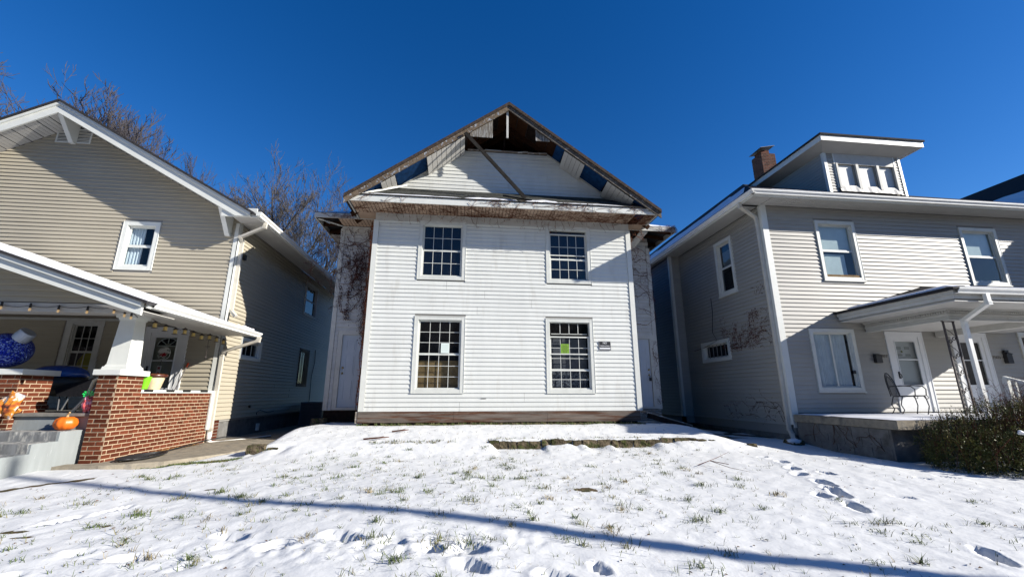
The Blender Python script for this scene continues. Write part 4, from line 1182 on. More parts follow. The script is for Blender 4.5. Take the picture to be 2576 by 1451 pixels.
def gutter(parent, a, b_, side, m=METAL_W, h=.11, d=.12):
    """K-style gutter from a to b; side = outward unit vector"""
    a, b_, s = Vector(a), Vector(b_), Vector(side)
    prof = [(0, 0), (.07, 0), (.075, .035), (.115, .075), (.12, h), (.108, h), (.1, .08), (.065, .04), (.06, .01), (0, .01)]
    k = MB(); k.prism([a+s*p+Vector((0, 0, z)) for p, z in prof], b_-a); return k.build('gutter', m, parent)
gutter(H2, (-5.594, 11.06, 6.19), (-5.594, 21.2, 6.19), (1, 0, 0))
q = MB(); q.box(-5.60, -5.48, 11.03, 11.058, 6.19, 6.30); q.build('gutter_end', TRIM, H2)
# brackets
for (x, zt, zb) in ((-11.0, 8.93, 8.35), (-6.55, 6.42, 5.80)):
    q = MB(); q.prism([(x-.06, 11.1, zt), (x-.06, 11.69, zt), (x-.06, 11.69, zb), (x-.06, 11.60, zb)], (.12, 0, 0)); q.build('eave_bracket', TRIM, H2)
q = MB(); q.box(-6.5, -5.62, 11.1, 11.14, 6.17, 6.42); q.build('eave_return', TRIM, H2)
# gable vents with slats
for (x0, x1) in ((-11.47, -11.08), (-11.0+.03, -10.58)):
    q = MB(); F2.box(q, x0, x1, 0, .03, 8.38, 8.42); F2.box(q, x0, x1, 0, .03, 8.79, 8.83); F2.box(q, x0, x0+.04, 0, .03, 8.42, 8.79); F2.box(q, x1-.04, x1, 0, .03, 8.42, 8.79); v_ = q.build('gable_vent', TRIM, H2)
    q = MB(); F2.box(q, x0+.04, x1-.04, -.005, .0175, 8.42, 8.79); q.build('vent_back', ROOM, v_)
    for i in range(8):
        z = 8.435+i*.045; q = MB(); q.hexa([F2.p(x0+.04, .03, z), F2.p(x1-.04, .03, z), F2.p(x1-.04, .018, z+.02), F2.p(x0+.04, .018, z+.02), F2.p(x0+.04, .034, z+.006), F2.p(x1-.04, .034, z+.006), F2.p(x1-.04, .02, z+.028), F2.p(x0+.04, .02, z+.028)]); q.build('slat', TRIM, v_)
# downspouts
downspout(H2, [(-5.54, 11.5, 6.18), (-5.56, 11.5, 6.05), (-6.2, 11.62, 5.78), (-6.22, 11.78, 5.7), (-6.22, 11.80, 3.75), (-6.05, 11.72, 3.6)], METAL_CR)
downspout(H2, [(-5.30, 11.55, 3.02), (-5.32, 11.55, 2.93), (-6.14, 11.62, 2.66), (-6.2, 11.68, 2.58), (-6.2, 11.70, .75), (-6.2, 11.7, .60)], METAL_CR)
PT = thing('drain_pipe', 'white plastic drain pipe elbow running along the foot of the tan house', 'pipe', (-6.1, 12, .5))
q = MB(); q.tube([(-6.2, 11.68, .68), (-6.2, 11.68, .50), (-6.17, 11.75, .42), (-6.05, 11.95, .40), (-5.6, 12.6, .42), (-5.3, 13.0, .44)], .055, 10); q.build('pipe', mat('white_pvc', (.66, .66, .64), .4, var=.1, vscale=8), PT, smooth=True)
# porch
q = MB(); q.box(-15.6, LX+.02, 8.6, LY, .4, 1.22); q.build('porch_base', GREYPAINT, H2)
q = MB(); q.box(-15.6, LX+.02, 8.55, LY, 1.22, 1.27); q.build('porch_floor', mat('porch_floor_boards', (.20, .19, .17), .8, var=.2, vscale=10), H2)
# steps with grey cheek
for i, (y0, zt) in enumerate(((8.12, .99), (7.68, .845), (7.25, .70))):
    q = MB(); q.box(-9.2, -6.62, y0, 8.62 if i == 0 else (8.12 if i == 1 else 7.68), .25, zt); st = q.build('step', GREYPAINT if False else GREYPAINT, H2)
    q = MB(); q.box(-9.2, -6.66, y0-.004, y0+.43, zt-.15 if i < 2 else zt-.3, zt+.004); q.build('step_tread', STEPPAINT, st)
# piers
def pier(x0, x1, y0, y1, zb, zt, lab=None):
    q = MB(); q.box(x0+.012, x1-.012, y0+.012, y1-.012, zb-.15, zt); p = q.build('brick_pier', MORTAR, H2, label=lab)
    bricks(p, Frame((x0, y0+.012, 0), (1, 0, 0), (0, -1, 0)), 0.005, x1-x0-.005, zb, zt, L=.21, depth=.005)
    bricks(p, Frame((x1-.012, y0, 0), (0, 1, 0), (1, 0, 0)), .005, y1-y0-.005, zb, zt, L=.21, depth=.005, off=1)
    q = MB(); q.box(x0-.05, x1+.05, y0-.05, y1+.05, zt, zt+.10); q.build('pier_cap', TRIM, p, bevel=.008)
    return p
pr_ = pier(-6.56, -6.20, 8.5, 9.14, .42, 1.93)
pl_ = pier(-8.2, -7.78, 8.5, 9.14, .42, 1.93)
def column(xc, yc, zb, zt, b0=.17, b1=.135):
    q = MB()
    def ring(h0, h1, r0, r1): q.hexa([(xc-r0, yc-r0, h0), (xc+r0, yc-r0, h0), (xc+r0, yc+r0, h0), (xc-r0, yc+r0, h0), (xc-r1, yc-r1, h1), (xc+r1, yc-r1, h1), (xc+r1, yc+r1, h1), (xc-r1, yc+r1, h1)])
    ring(zb, zb+.06, b0+.045, b0+.035); ring(zb+.06, zb+.10, b0+.02, b0+.005); ring(zb+.10, zt-.10, b0, b1); ring(zt-.10, zt-.06, b1+.012, b1+.02); ring(zt-.06, zt, b1+.045, b1+.05)
    q.build('porch_column', TRIM, H2)
column(-6.38, 8.8, 2.03, 3.06)
# rail wall
q = MB(); q.box(-6.47, -6.262, 9.13, 11.64, .3, 1.62); rw = q.build('brick_rail_wall', MORTAR, H2)
bricks(rw, Frame((-6.262, 9.13, 0), (0, 1, 0), (1, 0, 0)), .01, 2.5, .42, 1.62, L=.205, depth=.005)
q = MB(); q.box(-6.50, -6.22, 9.14, 11.66, 1.62, 1.68); q.build('wall_cap', TRIM, rw)
TAPE = mat('black_tape', (.015, .015, .016), .45)
for (y0, y1) in ((9.22, 9.47), (9.86, 10.12), (10.4, 10.68), (11.05, 11.35)):
    q = MB(); q.box(-6.505, -6.214, y0, y1, 1.64, 1.686); q.build('black_tape_band', TAPE, rw)
q = MB(); q.box(-6.25, -6.215, 11.55, 11.68, .75, 1.66); q.build('end_trim', TRIM, rw)
# porch gable roof
def prz(x): return 5.02-.335*abs(x-LPK)
for sgn in (1, -1):
    xe = LPK+sgn*5.66
    q = MB(); q.hexa([(LPK, 7.56, prz(LPK)-.05), (xe, 7.56, prz(xe)-.05), (xe, 11.69, prz(xe)-.05), (LPK, 11.69, prz(LPK)-.05), (LPK, 7.56, prz(LPK)), (xe, 7.56, prz(xe)), (xe, 11.69, prz(xe)), (LPK, 11.69, prz(LPK))]); q.build('porch_roof', SHINGLE, H2)
    e = LPK+sgn*5.55
    q = MB(); q.hexa([(LPK, 7.63, prz(LPK)-.30), (e, 7.63, prz(e)-.27), (e, 7.67, prz(e)-.27), (LPK, 7.67, prz(LPK)-.30), (LPK, 7.63, prz(LPK)-.06), (e, 7.63, prz(e)-.06), (e, 7.67, prz(e)-.06), (LPK, 7.67, prz(LPK)-.06)]); q.build('barge_board', TRIM, H2)
    q = MB(); q.hexa([(LPK, 7.59, prz(LPK)-.13), (e, 7.59, prz(e)-.13), (e, 7.63, prz(e)-.13), (LPK, 7.63, prz(LPK)-.13), (LPK, 7.59, prz(LPK)-.052), (e, 7.59, prz(e)-.052), (e, 7.63, prz(e)-.052), (LPK, 7.63, prz(LPK)-.052)]); q.build('barge_moulding', TRIM, H2)
    q = MB(); u0, u1 = .0, .055
    x2 = xe-sgn*.03
    q.hexa([(LPK, 7.60, prz(LPK)+.002), (x2, 7.60, prz(x2)+.002), (x2, 11.4, prz(x2)+.002), (LPK, 11.4, prz(LPK)+.002), (LPK, 7.62, prz(LPK)+.06), (x2, 7.62, prz(x2)+.035), (x2, 11.3, prz(x2)+.035), (LPK, 11.4, prz(LPK)+.06)]); q.build('roof_snow', SNOW_M, H2)
    q = MB(); slab(q, [(LPK, 7.68, prz(LPK)-.29), (e, 7.68, prz(e)-.2), (e, 8.48, prz(e)-.2), (LPK, 8.48, prz(LPK)-.29)]); q.build('rake_soffit', SOFFIT, H2)
gutter(H2, (-5.40, 7.75, 3.03), (-5.40, 11.66, 3.03), (1, 0, 0))
q = MB(); q.box(-5.42, -5.39, 7.68, 11.66, 3.02, 3.15); q.build('fascia', TRIM, H2)
q = MB(); q.box(-6.22, -5.42, 7.7, 11.66, 3.06, 3.07); q.build('porch_soffit', SOFFIT, H2)
# snow crumbs on the gutter end
SNC = thing('snow_clump', 'clump of icy snow and leaves at the outer end of the porch gutter', 'snow', (-5.5, 11.5, 3.2)); q = MB()
for i in range(26):
    x, y, s = -5.72+R.uniform(0, .35), 11.1+R.uniform(0, .45), R.uniform(.02, .05); z = prz(x)+.02
    q.rev((x, y, z), [(s*.5, 0), (s, s*.4), (s*.8, s), (s*.3, s*1.3)], 6)
q.build('clumps', SNOW_M, SNC, smooth=True)
# porch gable infill + beam + ceiling
FB = Frame((0, 8.5, 0), (1, 0, 0), (0, -1, 0))
def plim(z): t = (z-3.0)/.335; return (LPK-(5.66-t)+.5, LPK+5.66-t-.5)
pg = wall_back(H2, FB, lambda z: (max(-15.6, plim(z)[0]), min(-6.2, plim(z)[1])), 3.22, 4.5, [], WALLBACK, n=6)
siding(pg, FB, 3.24, 4.5, .1075, lambda z: (max(-15.6, plim(z)[0]), min(-6.2, plim(z)[1])), [], TAN_SIDING, seam=6, d=.027)
q = MB(); q.box(-15.6, -6.2, 8.46, 8.8, 3.06, 3.22); q.build('porch_beam', SOFFIT, H2)
q = MB(); q.box(-6.5, -6.2, 8.8, 11.66, 3.07, 3.22); q.build('porch_beam', SOFFIT, H2)
q = MB(); q.box(-15.6, -6.5, 8.8, 11.66, 3.46, 3.48); q.build('porch_ceiling', mat('porch_ceiling_paint', (.22, .19, .15), .7), H2)
q = MB(); q.box(-15.6, -6.5, 11.62, 11.66, 3.40, 3.455); q.build('ceiling_trim', TRIM_DIRTY, H2)
# items on the tan house side wall
q = MB(); F3.box(q, 2.6, 2.72, .0, .06, .52, .72); EB = thing('electric_outlet_box', 'small white outlet box low on the tan house foundation', 'outlet box', (LX, 14.3, .6)); q.build('box', TRIM, EB)
CU = thing('air_conditioner', 'dark grey outdoor air conditioner unit in the shaded gap', 'air conditioner', (-5.7, 18, .45))
q = MB(); q.box(-6.15, -5.35, 17.4, 18.2, .45, 1.3)
q.build('casing', mat('ac_grey', (.10, .11, .13), .5), CU)
q = MB(); [q.box(-6.1, -5.4, 17.385, 17.4, .52+i*.05, .535+i*.05) for i in range(15)]; q.build('grille', mat('ac_dark', (.04, .04, .05), .5), CU)
CW = thing('utility_cable', 'loose black cable hanging from the tan house wall', 'cable', (LX+.02, 18.5, 1.5))
q = MB(); q.tube([(LX+.03, 18.7, 3.4), (LX+.04, 18.75, 2.9), (LX+.05, 18.5, 2.3), (LX+.04, 18.6, 1.5), (LX+.03, 18.6, .8)], .012, 5); q.tube([(LX+.03, 14.2, .98), (LX+.06, 14.1, 1.05), (LX+.06, 14.3, 1.12), (LX+.05, 14.9, 1.02), (LX+.03, 15.4, 1.06)], .009, 5); q.build('wire', BLACKPL, CW)
q = MB(); F3.box(q, 1.95, 2.03, .0, .05, 1.2, 1.28); q.build('pipe_stub', BLACKPL, H2)
q = MB(); q.box(-6.27, -6.2, 12.0, 12.1, 5.25, 5.4); q.build('camera_bracket', BLACKPL, H2)
# walk beside the tan house
q = MB(); pts = [(-6.9, 8.1), (-5.95, 8.15), (-5.2, 8.55), (-4.7, 9.5), (-4.45, 11.5), (-4.6, 19), (-6.3, 19), (-6.3, 8.4), (-6.9, 8.4)]
q.prism([(x, y, .20) for x, y in pts], (0, 0, .25)); wk = q.build('side_walk', CONC_LT, kind='structure', label='narrow concrete walk along the tan house')
HS = thing('garden_hose', 'black garden hose coiled on the walk below the brick wall', 'hose', (-5.9, 9.3, .46))
q = MB(); pts = []
for i in range(70):
    a = i*.35; r_ = .30+.002*i; pts.append((-5.85+r_*math.cos(a)*.55, 9.0+r_*math.sin(a)*1.3, .46+.012*(i//18)))
pts += [(-6.0, 9.9, .47), (-6.05, 10.6, .5), (-5.95, 11.2, .55), (-5.8, 11.6, .58), (-5.4, 12.0, .5), (-5.2, 12.8, .47)]
q.tube(pts, .014, 6); q.build('tube', BLACKPL, HS, smooth=True)
LV = MB()
for _ in range(500):
    y = R.uniform(9.6, 11.2); x = -6.24+abs(R.gauss(0, .07)); z = .455; s = R.uniform(.01, .03); a = R.uniform(0, 6.3); c, d = math.cos(a)*s, math.sin(a)*s
    LV.quad((x-c, y-d, z), (x+d*.4, y-c*.4, z+s*R.random()), (x+c, y+d, z+s*R.random()), (x-d*.4, y+c*.4, z+s*.5))
LV.build('leaf_litter', mat('tan_dead_leaves', (.30, .17, .07), .85, var=.4, vscale=15), kind='stuff', label='tan dead leaves against the brick porch wall')

# ---- porch clutter
PK_ = thing('pumpkin', 'orange pumpkin with a tan stem at the top of the porch steps', 'pumpkin', (-6.87, 8.4, .99))
q = MB(); n = 40; prof = [(a_*.84, b__*.84) for a_, b__ in ((0, .03), (.06, .0), (.14, .03), (.19, .10), (.195, .15), (.17, .22), (.10, .265), (.04, .26), (0, .245))]
base = len(q.v)
for (r_, h) in prof:
    for i in range(n):
        t = 2*math.pi*i/n; rr_ = r_*(1-.07*abs(math.cos(t*5))**6*1.2); q.v.append((-6.83+rr_*math.cos(t), 8.44+rr_*math.sin(t), .992+h))
for j in range(len(prof)-1):
    for i in range(n):
        q.f.append((j*n+i, j*n+(i+1) % n, (j+1)*n+(i+1) % n, (j+1)*n+i))
q.build('body', mat('pumpkin_orange', (.62, .13, .008), .42, var=.12, vscale=7), PK_, smooth=True)
q = MB(); q.tube([(-6.83, 8.44, 1.19), (-6.825, 8.435, 1.25), (-6.79, 8.42, 1.29)], [.026, .015, .014], 8); q.build('stem', mat('pumpkin_stem', (.38, .27, .14), .8), PK_)
# curved wooden board standing behind pumpkin
SK = thing('bent_wood_frame', 'tall bent cream wooden frame standing on the porch behind the pumpkin', 'wooden frame', (-6.85, 8.9, 1.27))
q = MB(); q.tube([(-6.98, 8.70, 1.28), (-6.93, 8.72, 1.38), (-6.86, 8.78, 1.55), (-6.84, 8.8, 1.75), (-6.82, 8.8, 1.84), (-6.76, 8.8, 1.88), (-6.6, 8.8, 1.89)], .028, 6); q.build('frame', mat('cream_wood', (.55, .48, .33), .6), SK)
# party doll / candy bag
DL = thing('candy_bag', 'pink cellophane candy bag tied with a green bow beside the brick pier', 'bag', (-6.72, 8.6, 1.27))
def blob(mb, c, r, seed, sub=2, amp=.25, sc=(1, 1, 1)):
    bmx = bmesh.new(); bmesh.ops.create_icosphere(bmx, subdivisions=sub, radius=1.0)
    n = len(mb.v)
    for v in bmx.verts:
        k = 1+amp*noise.noise(v.co*2.2+Vector((seed, 0, 0)))
        mb.v.append((c[0]+v.co.x*k*r*sc[0], c[1]+v.co.y*k*r*sc[1], c[2]+v.co.z*k*r*sc[2]))
    mb.f += [tuple(n+v.index for v in f.verts) for f in bmx.faces]; bmx.free()
CELL = ramp_mat('pink_candy_wrap', [(0.35, (.45, .02, .09)), (.5, (.6, .12, .1)), (.6, (.55, .3, .45)), (.72, (.6, .35, .08))], 14, .25)
q = MB(); blob(q, (-6.70, 8.62, 1.42), .10, 3, 3, .5, (.75, .6, 1.55)); q.build('bag_body', CELL, DL)
q = MB()
for a in range(9):
    t = a*.7; q.quad((-6.69, 8.6, 1.56), (-6.69+.09*math.cos(t), 8.58, 1.60+.06*math.sin(t)), (-6.69+.1*math.cos(t+.4), 8.57, 1.60+.07*math.sin(t+.4)))
q.build('bow', mat('green_foil', (.02, .42, .08), .25), DL)
q = MB(); q.tube([(-6.69, 8.62, 1.55), (-6.68, 8.63, 1.66), (-6.62, 8.64, 1.74), (-6.6, 8.66, 1.68)], .008, 5); q.build('stick', mat('pale_stick', (.4, .42, .4), .6), DL)
# snack bags by left pier
BG = ramp_mat('snack_bag_foil', [(.3, (.02, .01, .01)), (.42, (.35, .08, .02)), (.52, (.55, .22, .02)), (.58, (.65, .62, .6)), (.7, (.10, .03, .05))], 7, .35)
for i, (x, z, rx, rz, tilt, lb) in enumerate(((-7.88, 1.36, .17, .11, .5, 'orange and white printed snack bag leaning on the left brick pier'), (-7.72, 1.42, .13, .16, -.35, 'brown and yellow printed snack bag lying on top of the pile'))):
    t = thing('snack_bag', lb, 'bag', (x, 8.42, 1.2), 'printed bags piled at the top of the porch steps')
    q = MB(); n = 10
    for j in range(n):
        for k2 in range(n):
            def pp(a, c):
                u, v = a/n*2-1, c/n*2-1
                d = .07*(1-u*u)*(1-v*v)+.02*noise.noise(Vector((u*3+i, v*3, 0)))
                X, Z = u*rx, v*rz*1.3
                return (x+X*math.cos(tilt)-Z*math.sin(tilt), 8.40-d, z-.0+X*math.sin(tilt)+Z*math.cos(tilt))
            q.quad(pp(j, k2), pp(j+1, k2), pp(j+1, k2+1), pp(j, k2+1))
            def pb(a, c):
                p = pp(a, c); return (p[0], 8.40+(8.40-p[1])*.7+.01, p[2])
            q.quad(pb(j, k2), pb(j, k2+1), pb(j+1, k2+1), pb(j+1, k2))
    q.build('wrapper', BG, t, smooth=True)
t = thing('patterned_blanket', 'crumpled orange white and black blanket at the foot of the left brick pier', 'blanket', (-8.1, 8.4, 1.2)); q = MB(); blob(q, (-7.9, 8.52, 1.33), .16, 9, 3, .6, (1.2, .6, .7)); q.build('cloth', BG, t)
# big blue ornament
BO = thing('ornament', 'giant glittery blue christmas ball ornament with a silver cap', 'ornament', (-8.75, 9.2, 2.2))
BLUEG = bpy.data.materials.new('blue_glitter'); BLUEG.use_nodes = True
N, L = BLUEG.node_tree.nodes, BLUEG.node_tree.links; b = N['Principled BSDF']; b.inputs['Base Color'].default_value = (.006, .035, .5, 1); b.inputs['Roughness'].default_value = .22; b.inputs['Metallic'].default_value = .65
tc = N.new('ShaderNodeTexCoord'); vo = N.new('ShaderNodeTexVoronoi'); vo.inputs['Scale'].default_value = 42; L.new(tc.outputs['Object'], vo.inputs['Vector'])
gr = N.new('ShaderNodeValToRGB'); gr.color_ramp.elements[0].position = .55; gr.color_ramp.elements[0].color = (.004, .025, .4, 1); gr.color_ramp.elements[1].position = .9; gr.color_ramp.elements[1].color = (.35, .5, 1, 1); L.new(vo.outputs['Color'], gr.inputs[0]); L.new(gr.outputs[0], b.inputs['Base Color'])  # pale cells put the sparkle of the glitter into its colour
bp = N.new('ShaderNodeBump'); bp.inputs['Strength'].default_value = .9; bp.inputs['Distance'].default_value = .03; L.new(vo.outputs['Distance'], bp.inputs['Height']); L.new(bp.outputs[0], b.inputs['Normal'])
q = MB(); q.rev((-8.78, 9.2, 2.42), [(.001, -.33)]+[(.36*math.sin(a), -.33*math.cos(a)) for a in [math.pi*i/14 for i in range(1, 14)]]+[(.001, .33)], 32); q.build('ball', BLUEG, BO, smooth=True)
SILV = mat('silver_mesh_cap', (.45, .5, .58), .5, metal=.6, bump=.8, bscale=120)
q = MB(); q.rev((0, 0, 0), [(.13, 0), (.135, .06), (.13, .19), (.12, .2), (0, .2)], 20)
Mx = Matrix.Translation((-8.55, 9.12, 2.62)) @ Matrix.Rotation(math.radians(42), 4, 'Y'); q.v = [tuple(Mx @ Vector(v)) for v in q.v]; q.build('cap', SILV, BO)
# kettle grill with blue lid, dark cart, chair
GR = thing('kettle_grill', 'blue lidded kettle grill in the shade of the porch', 'grill', (-8.5, 10.2, 1.27))
q = MB(); q.rev((-8.6, 10.2, 1.95), [(.40, 0), (.42, .03), (.38, .14), (.25, .22), (.05, .25), (0, .25)], 24, sc=(1.25, .9)); q.build('lid', mat('blue_enamel', (.01, .06, .28), .2), GR, smooth=True)
q = MB(); q.rev((-8.6, 10.2, 1.55), [(.02, 0), (.25, .06), (.38, .2), (.40, .39)], 24, sc=(1.25, .9)); q.build('bowl', BLACKPL, GR, smooth=True)
q = MB(); [q.tube([(-8.6+dx, 10.2+dy, 1.7), (-8.6+dx*1.5, 10.2+dy*1.5, 1.27)], .015, 6) for dx, dy in ((-.25, -.2), (.25, -.2), (0, .25))]; q.build('leg', IRON, GR)
CT = thing('folding_cart', 'dark fabric folding cart with metal legs on the porch', 'cart', (-7.7, 10.2, 1.27))
q = MB(); q.hexa([(-8.3, 9.9, 1.55), (-7.3, 9.9, 1.55), (-7.3, 10.5, 1.55), (-8.3, 10.5, 1.55), (-8.35, 9.85, 1.72), (-7.2, 9.85, 2.05), (-7.2, 10.55, 2.05), (-8.35, 10.55, 1.72)]); q.build('fabric_body', mat('dark_canvas', (.015, .015, .018), .9, bump=.5, bscale=20), CT)
q = MB(); [q.tube([(x, y, 1.27), (x+.1, y, 1.56)], .014, 6) for x in (-8.2, -7.4) for y in (9.95, 10.45)]; q.build('leg', mat('dull_steel', (.3, .3, .3), .4, metal=.8), CT)
q = MB(); q.rev((-8.25, 9.6, 1.33), [(.0, -.05), (.07, -.03), (.09, 0), (.07, .06), (0, .08)], 12); t = thing('small_gourd', 'small dull red gourd on the dark porch floor', 'gourd', (-8.25, 9.6, 1.27)); q.build('body', mat('dull_red', (.10, .03, .02), .6), t, smooth=True)
# pot and bucket on rail wall
PO = thing('flower_pot', 'cream flower pot with a brown rim and dry soil on the porch wall', 'flower pot', (-6.36, 9.62, 1.68))
q = MB(); q.rev((-6.34, 9.62, 1.686), [(.12, 0), (.125, .01), (.175, .24), (.175, .25)], 24); q.build('pot_body', mat('cream_plastic', (.56, .46, .29), .5, var=.1, vscale=12), PO, smooth=True)
q = MB(); q.rev((-6.34, 9.62, 1.93), [(.178, 0), (.215, .01), (.22, .05), (.205, .06), (.2, .04), (0, .04)], 24); q.build('pot_rim', mat('brown_glaze', (.07, .018, .01), .3), PO, smooth=True)
q = MB()
for _ in range(160):
    a, r_ = R.uniform(0, 6.28), .2*math.sqrt(R.random()); x, y = -6.34+r_*math.cos(a), 9.62+r_*math.sin(a); s = R.uniform(.01, .03)
    q.quad((x-s, y, 1.965), (x, y-s, 1.97+s*R.random()), (x+s, y, 1.98+s), (x, y+s*.5, 1.975))
q.build('dead_flowers', mat('dry_petals', (.34, .13, .05), .85), PO)
BU = thing('bucket', 'lime green tin bucket hanging beside the brick pier cap', 'bucket', (-6.35, 9.26, 1.68))
q = MB(); q.rev((-6.27, 9.27, 1.69), [(.055, 0), (.06, .01), (.10, .235), (.105, .24), (.095, .24), (.09, .2), (0, .2)], 20); q.build('pail', mat('lime_paint', (.20, .62, .02), .35), BU, smooth=True)
q = MB(); q.tube([(-6.27, 9.17, 1.92), (-6.25, 9.2, 1.97), (-6.24, 9.27, 1.99), (-6.25, 9.34, 1.97), (-6.27, 9.37, 1.92)], .006, 5); q.build('handle', mat('lime_paint_2', (.18, .55, .02), .35), BU)
# leaning poles by the door
for i, (x, lb, m_) in enumerate(((-7.05, 'white snow shovel handle leaning by the storm door', mat('grey_handle', (.3,.3,.3), .5)), (-6.98, 'dark broom handle with an orange grip leaning by the storm door', IRON_W))):
    t = thing('leaning_handle', lb, 'tool handle', (x, 11.3, 1.27)); q = MB(); q.tube([(x-.12, 11.35, 1.28), (x+.04, 11.62, 2.45-.1*i)], .010, 6); q.build('handle', m_, t)
    if i: q = MB(); q.tube([(x+.025, 11.6, 2.26), (x+.04, 11.62, 2.36)], .022, 8); q.build('grip', mat('orange_grip', (.7, .08, .02), .5), t)
# string lights
BULBM = bpy.data.materials.new('warm_bulb'); BULBM.use_nodes = True; b = BULBM.node_tree.nodes['Principled BSDF']; b.inputs['Base Color'].default_value = (.6, .45, .25, 1); b.inputs['Emission Color'].default_value = (1, .62, .25, 1); b.inputs['Emission Strength'].default_value = .15; b.inputs['Roughness'].default_value = .1
SLT = thing('string_lights', 'black cord of round bulbs strung along the porch beam', 'string lights', (-7.3, 8.42, 3.1))
bulbs = [(-8.34, 3.10), (-7.87, 3.08), (-7.40, 3.06), (-6.92, 3.05), (-6.47, 3.06)]
pts = []
for (a, c) in zip([(-9.2, 3.16)]+bulbs[:-1], bulbs):
    for i in range(5):
        t_ = i/5; x = a[0]+(c[0]-a[0])*t_; pts.append((x, 8.42, 3.16-.03*math.sin(math.pi*t_)))
pts += [(-6.47, 8.42, 3.17), (-6.2, 8.45, 3.09), (-6.1, 8.5, 2.99)]
q = MB(); q.tube(pts, .006, 5); q.build('cord', BLACKPL, SLT)
bulbs += [(-6.28, 3.0), (-6.16, 2.96)]
for i, (x, z) in enumerate(bulbs):
    q = MB(); q.rev((x, 8.42, z), [(.012, .12), (.018, .10), (.018, .04), (.012, .035)], 8); q.build('bulb_socket', BLACKPL, SLT)
    q = MB(); q.rev((x, 8.42, z), [(.010, .04), (.019, .015), (.020, -.002), (.010, -.02), (0, -.022)], 10); q.build('bulb', BULBM, SLT, smooth=True)
LNT = thing('lantern_string', 'string of small caged lantern lights under the porch eave', 'string lights', (-6.1, 10.2, 3.0))
AMB = mat('amber_lantern_glass', (.5, .36, .12), .3)
pts = [(-6.15, 8.95, 3.03)]
for i in range(9):
    y = 9.0+.31*i; x = -6.12-.0*i; z = 2.90-.02*(i % 3)+.01
    pts += [(x, y, z+.10), (x, y+.155, z+.07)]
    q = MB(); q.rev((x, y, z), [(.01, .10), (.05, .055), (.05, .05), (.012, .05)], 10); q.rev((x, y, z), [(.055, -.045), (.055, -.038), (.04, -.038)], 10); q.build('lantern_cap', IRON_W, LNT)
    q = MB(); q.rev((x, y, z), [(.032, .05), (.036, 0), (.036, -.035), (.01, -.036)], 10); q.build('lantern_glass', AMB, LNT)
    q = MB(); q.rev((x, y, z), [(.0, .07), (.02, .06), (.02, .03), (0, .02)], 8); q.build('bulb', BULBM, LNT)
q = MB(); q.tube(pts, .005, 5); q.build('cord', BLACKPL, LNT)
WC = thing('wind_chime', 'small hanging wind chime below the lantern string', 'wind chime', (-6.1, 10.6, 2.9))
q = MB(); q.tube([(-6.15, 10.9, 2.9), (-6.15, 10.9, 2.45)], .004, 4); q.rev((-6.15, 10.9, 2.7), [(.05, 0), (.055, .006), (.05, .012)], 10); q.rev((-6.15, 10.9, 2.45), [(0, -.03), (.018, 0), (0, .03)], 8); q.build('chime', IRON_W, WC)

# ================================================================== RIGHT HOUSE
H3 = thing('grey_house', 'two storey pale grey house with a dormer, brick chimney and dentilled porch roof', 'house', (13, 15, .5))
RY, RX, RXR = 10.2, 8.3, 17.7
F4 = Frame((0, RY, 0), (1, 0, 0), (0, -1, 0))
RZT = 6.83
OP4 = [(9.97, 11.03, 4.76, 6.34), (14.68, 15.76, 4.76, 6.34), (9.22, 10.34, 1.76, 3.20), (11.48, 12.38, 1.14, 3.14), (13.5, 14.4, 1.14, 3.14), (15.66, 16.8, 1.76, 3.2)]
rwall = wall_back(H3, F4, lambda z: (RX, RXR), .8, RZT, OP4, WALLBACK)
siding(rwall, F4, 1.14, RZT, .1143, lambda z: (RX+.13, RXR-.1), [(a-.1, c+.1, d-.12 if d > 1.2 else 1.0, e+.12) for a, c, d, e in OP4], GREY_SIDING, seam=5, d=.024)
WS_ = dict(cas=.085, sill=.02, frame=TRIM2, proud=.04)
wr1 = window(H3, F4, *OP4[0], sashes=((.5, 1, 1, 1), (0, .5, 1, 1)), curtain=[(0, 1, .5, 1, False), (.15, .75, .05, .45, False)], curtain_mat=SHADE, label='upper left window with a shade and brown wood under the sash', **WS_)
wr2 = window(H3, F4, *OP4[1], sashes=((.5, 1, 1, 1), (0, .5, 1, 1)), curtain=[(0, 1, .5, 1, False)], curtain_mat=SHADE, label='upper right window with a pale shade', **WS_)
q = MB(); F4.box(q, 10.0, 11.0, -.03, .02, 4.77, 4.83); q.build('wood_sill_board', BOARD_BR, wr1)
wr3 = window(H3, F4, *OP4[2], sashes=((0, 1, 2, 1),), curtain=[(0, .5, 0, 1, True), (.45, .93, 0, 1, True)], munt=.05, sashw=.03, label='wide lower window with pale curtains', **WS_)
window(H3, F4, *OP4[5], sashes=((0, 1, 2, 1),), munt=.05, sashw=.03, label='lower window at the far right of the porch', **WS_)
q = MB(); F4.box(q, 10.25, 10.31, -.03, .0, 2.12, 2.2); q.build('window_lock', BLACKPL, wr3)
INW = mat('white_inner_door', (.45, .46, .45), .6)
d1 = storm_door(H3, F4, 11.50, 12.36, 1.15, 3.12, DOORW, 1.82, 2.5, 'white storm door beside the metal chair', INW)
d2 = storm_door(H3, F4, 13.52, 14.38, 1.15, 3.12, DOORW, 1.82, 2.5, 'white storm door right of the iron post', ROOM)
q = MB()
for (x0, x1, z0, z1) in ((11.72, 11.9, 2.78, 2.86), (12.0, 12.15, 2.78, 2.86), (11.72, 11.9, 2.6, 2.66), (12.0, 12.15, 2.6, 2.66)): F4.box(q, x0, x1, -.09, -.085, z0, z1)
q.build('inner_door_panels', mat('panel_grey', (.3, .31, .3), .7), d1)
q = MB(); q.rev((11.87, RY+.06, 2.72), [(0, -.03), (.04, 0), (0, .03)], 8, sc=(1, .2)); q.build('small_wreath', mat('dull_olive', (.14, .15, .03), .8), d1)
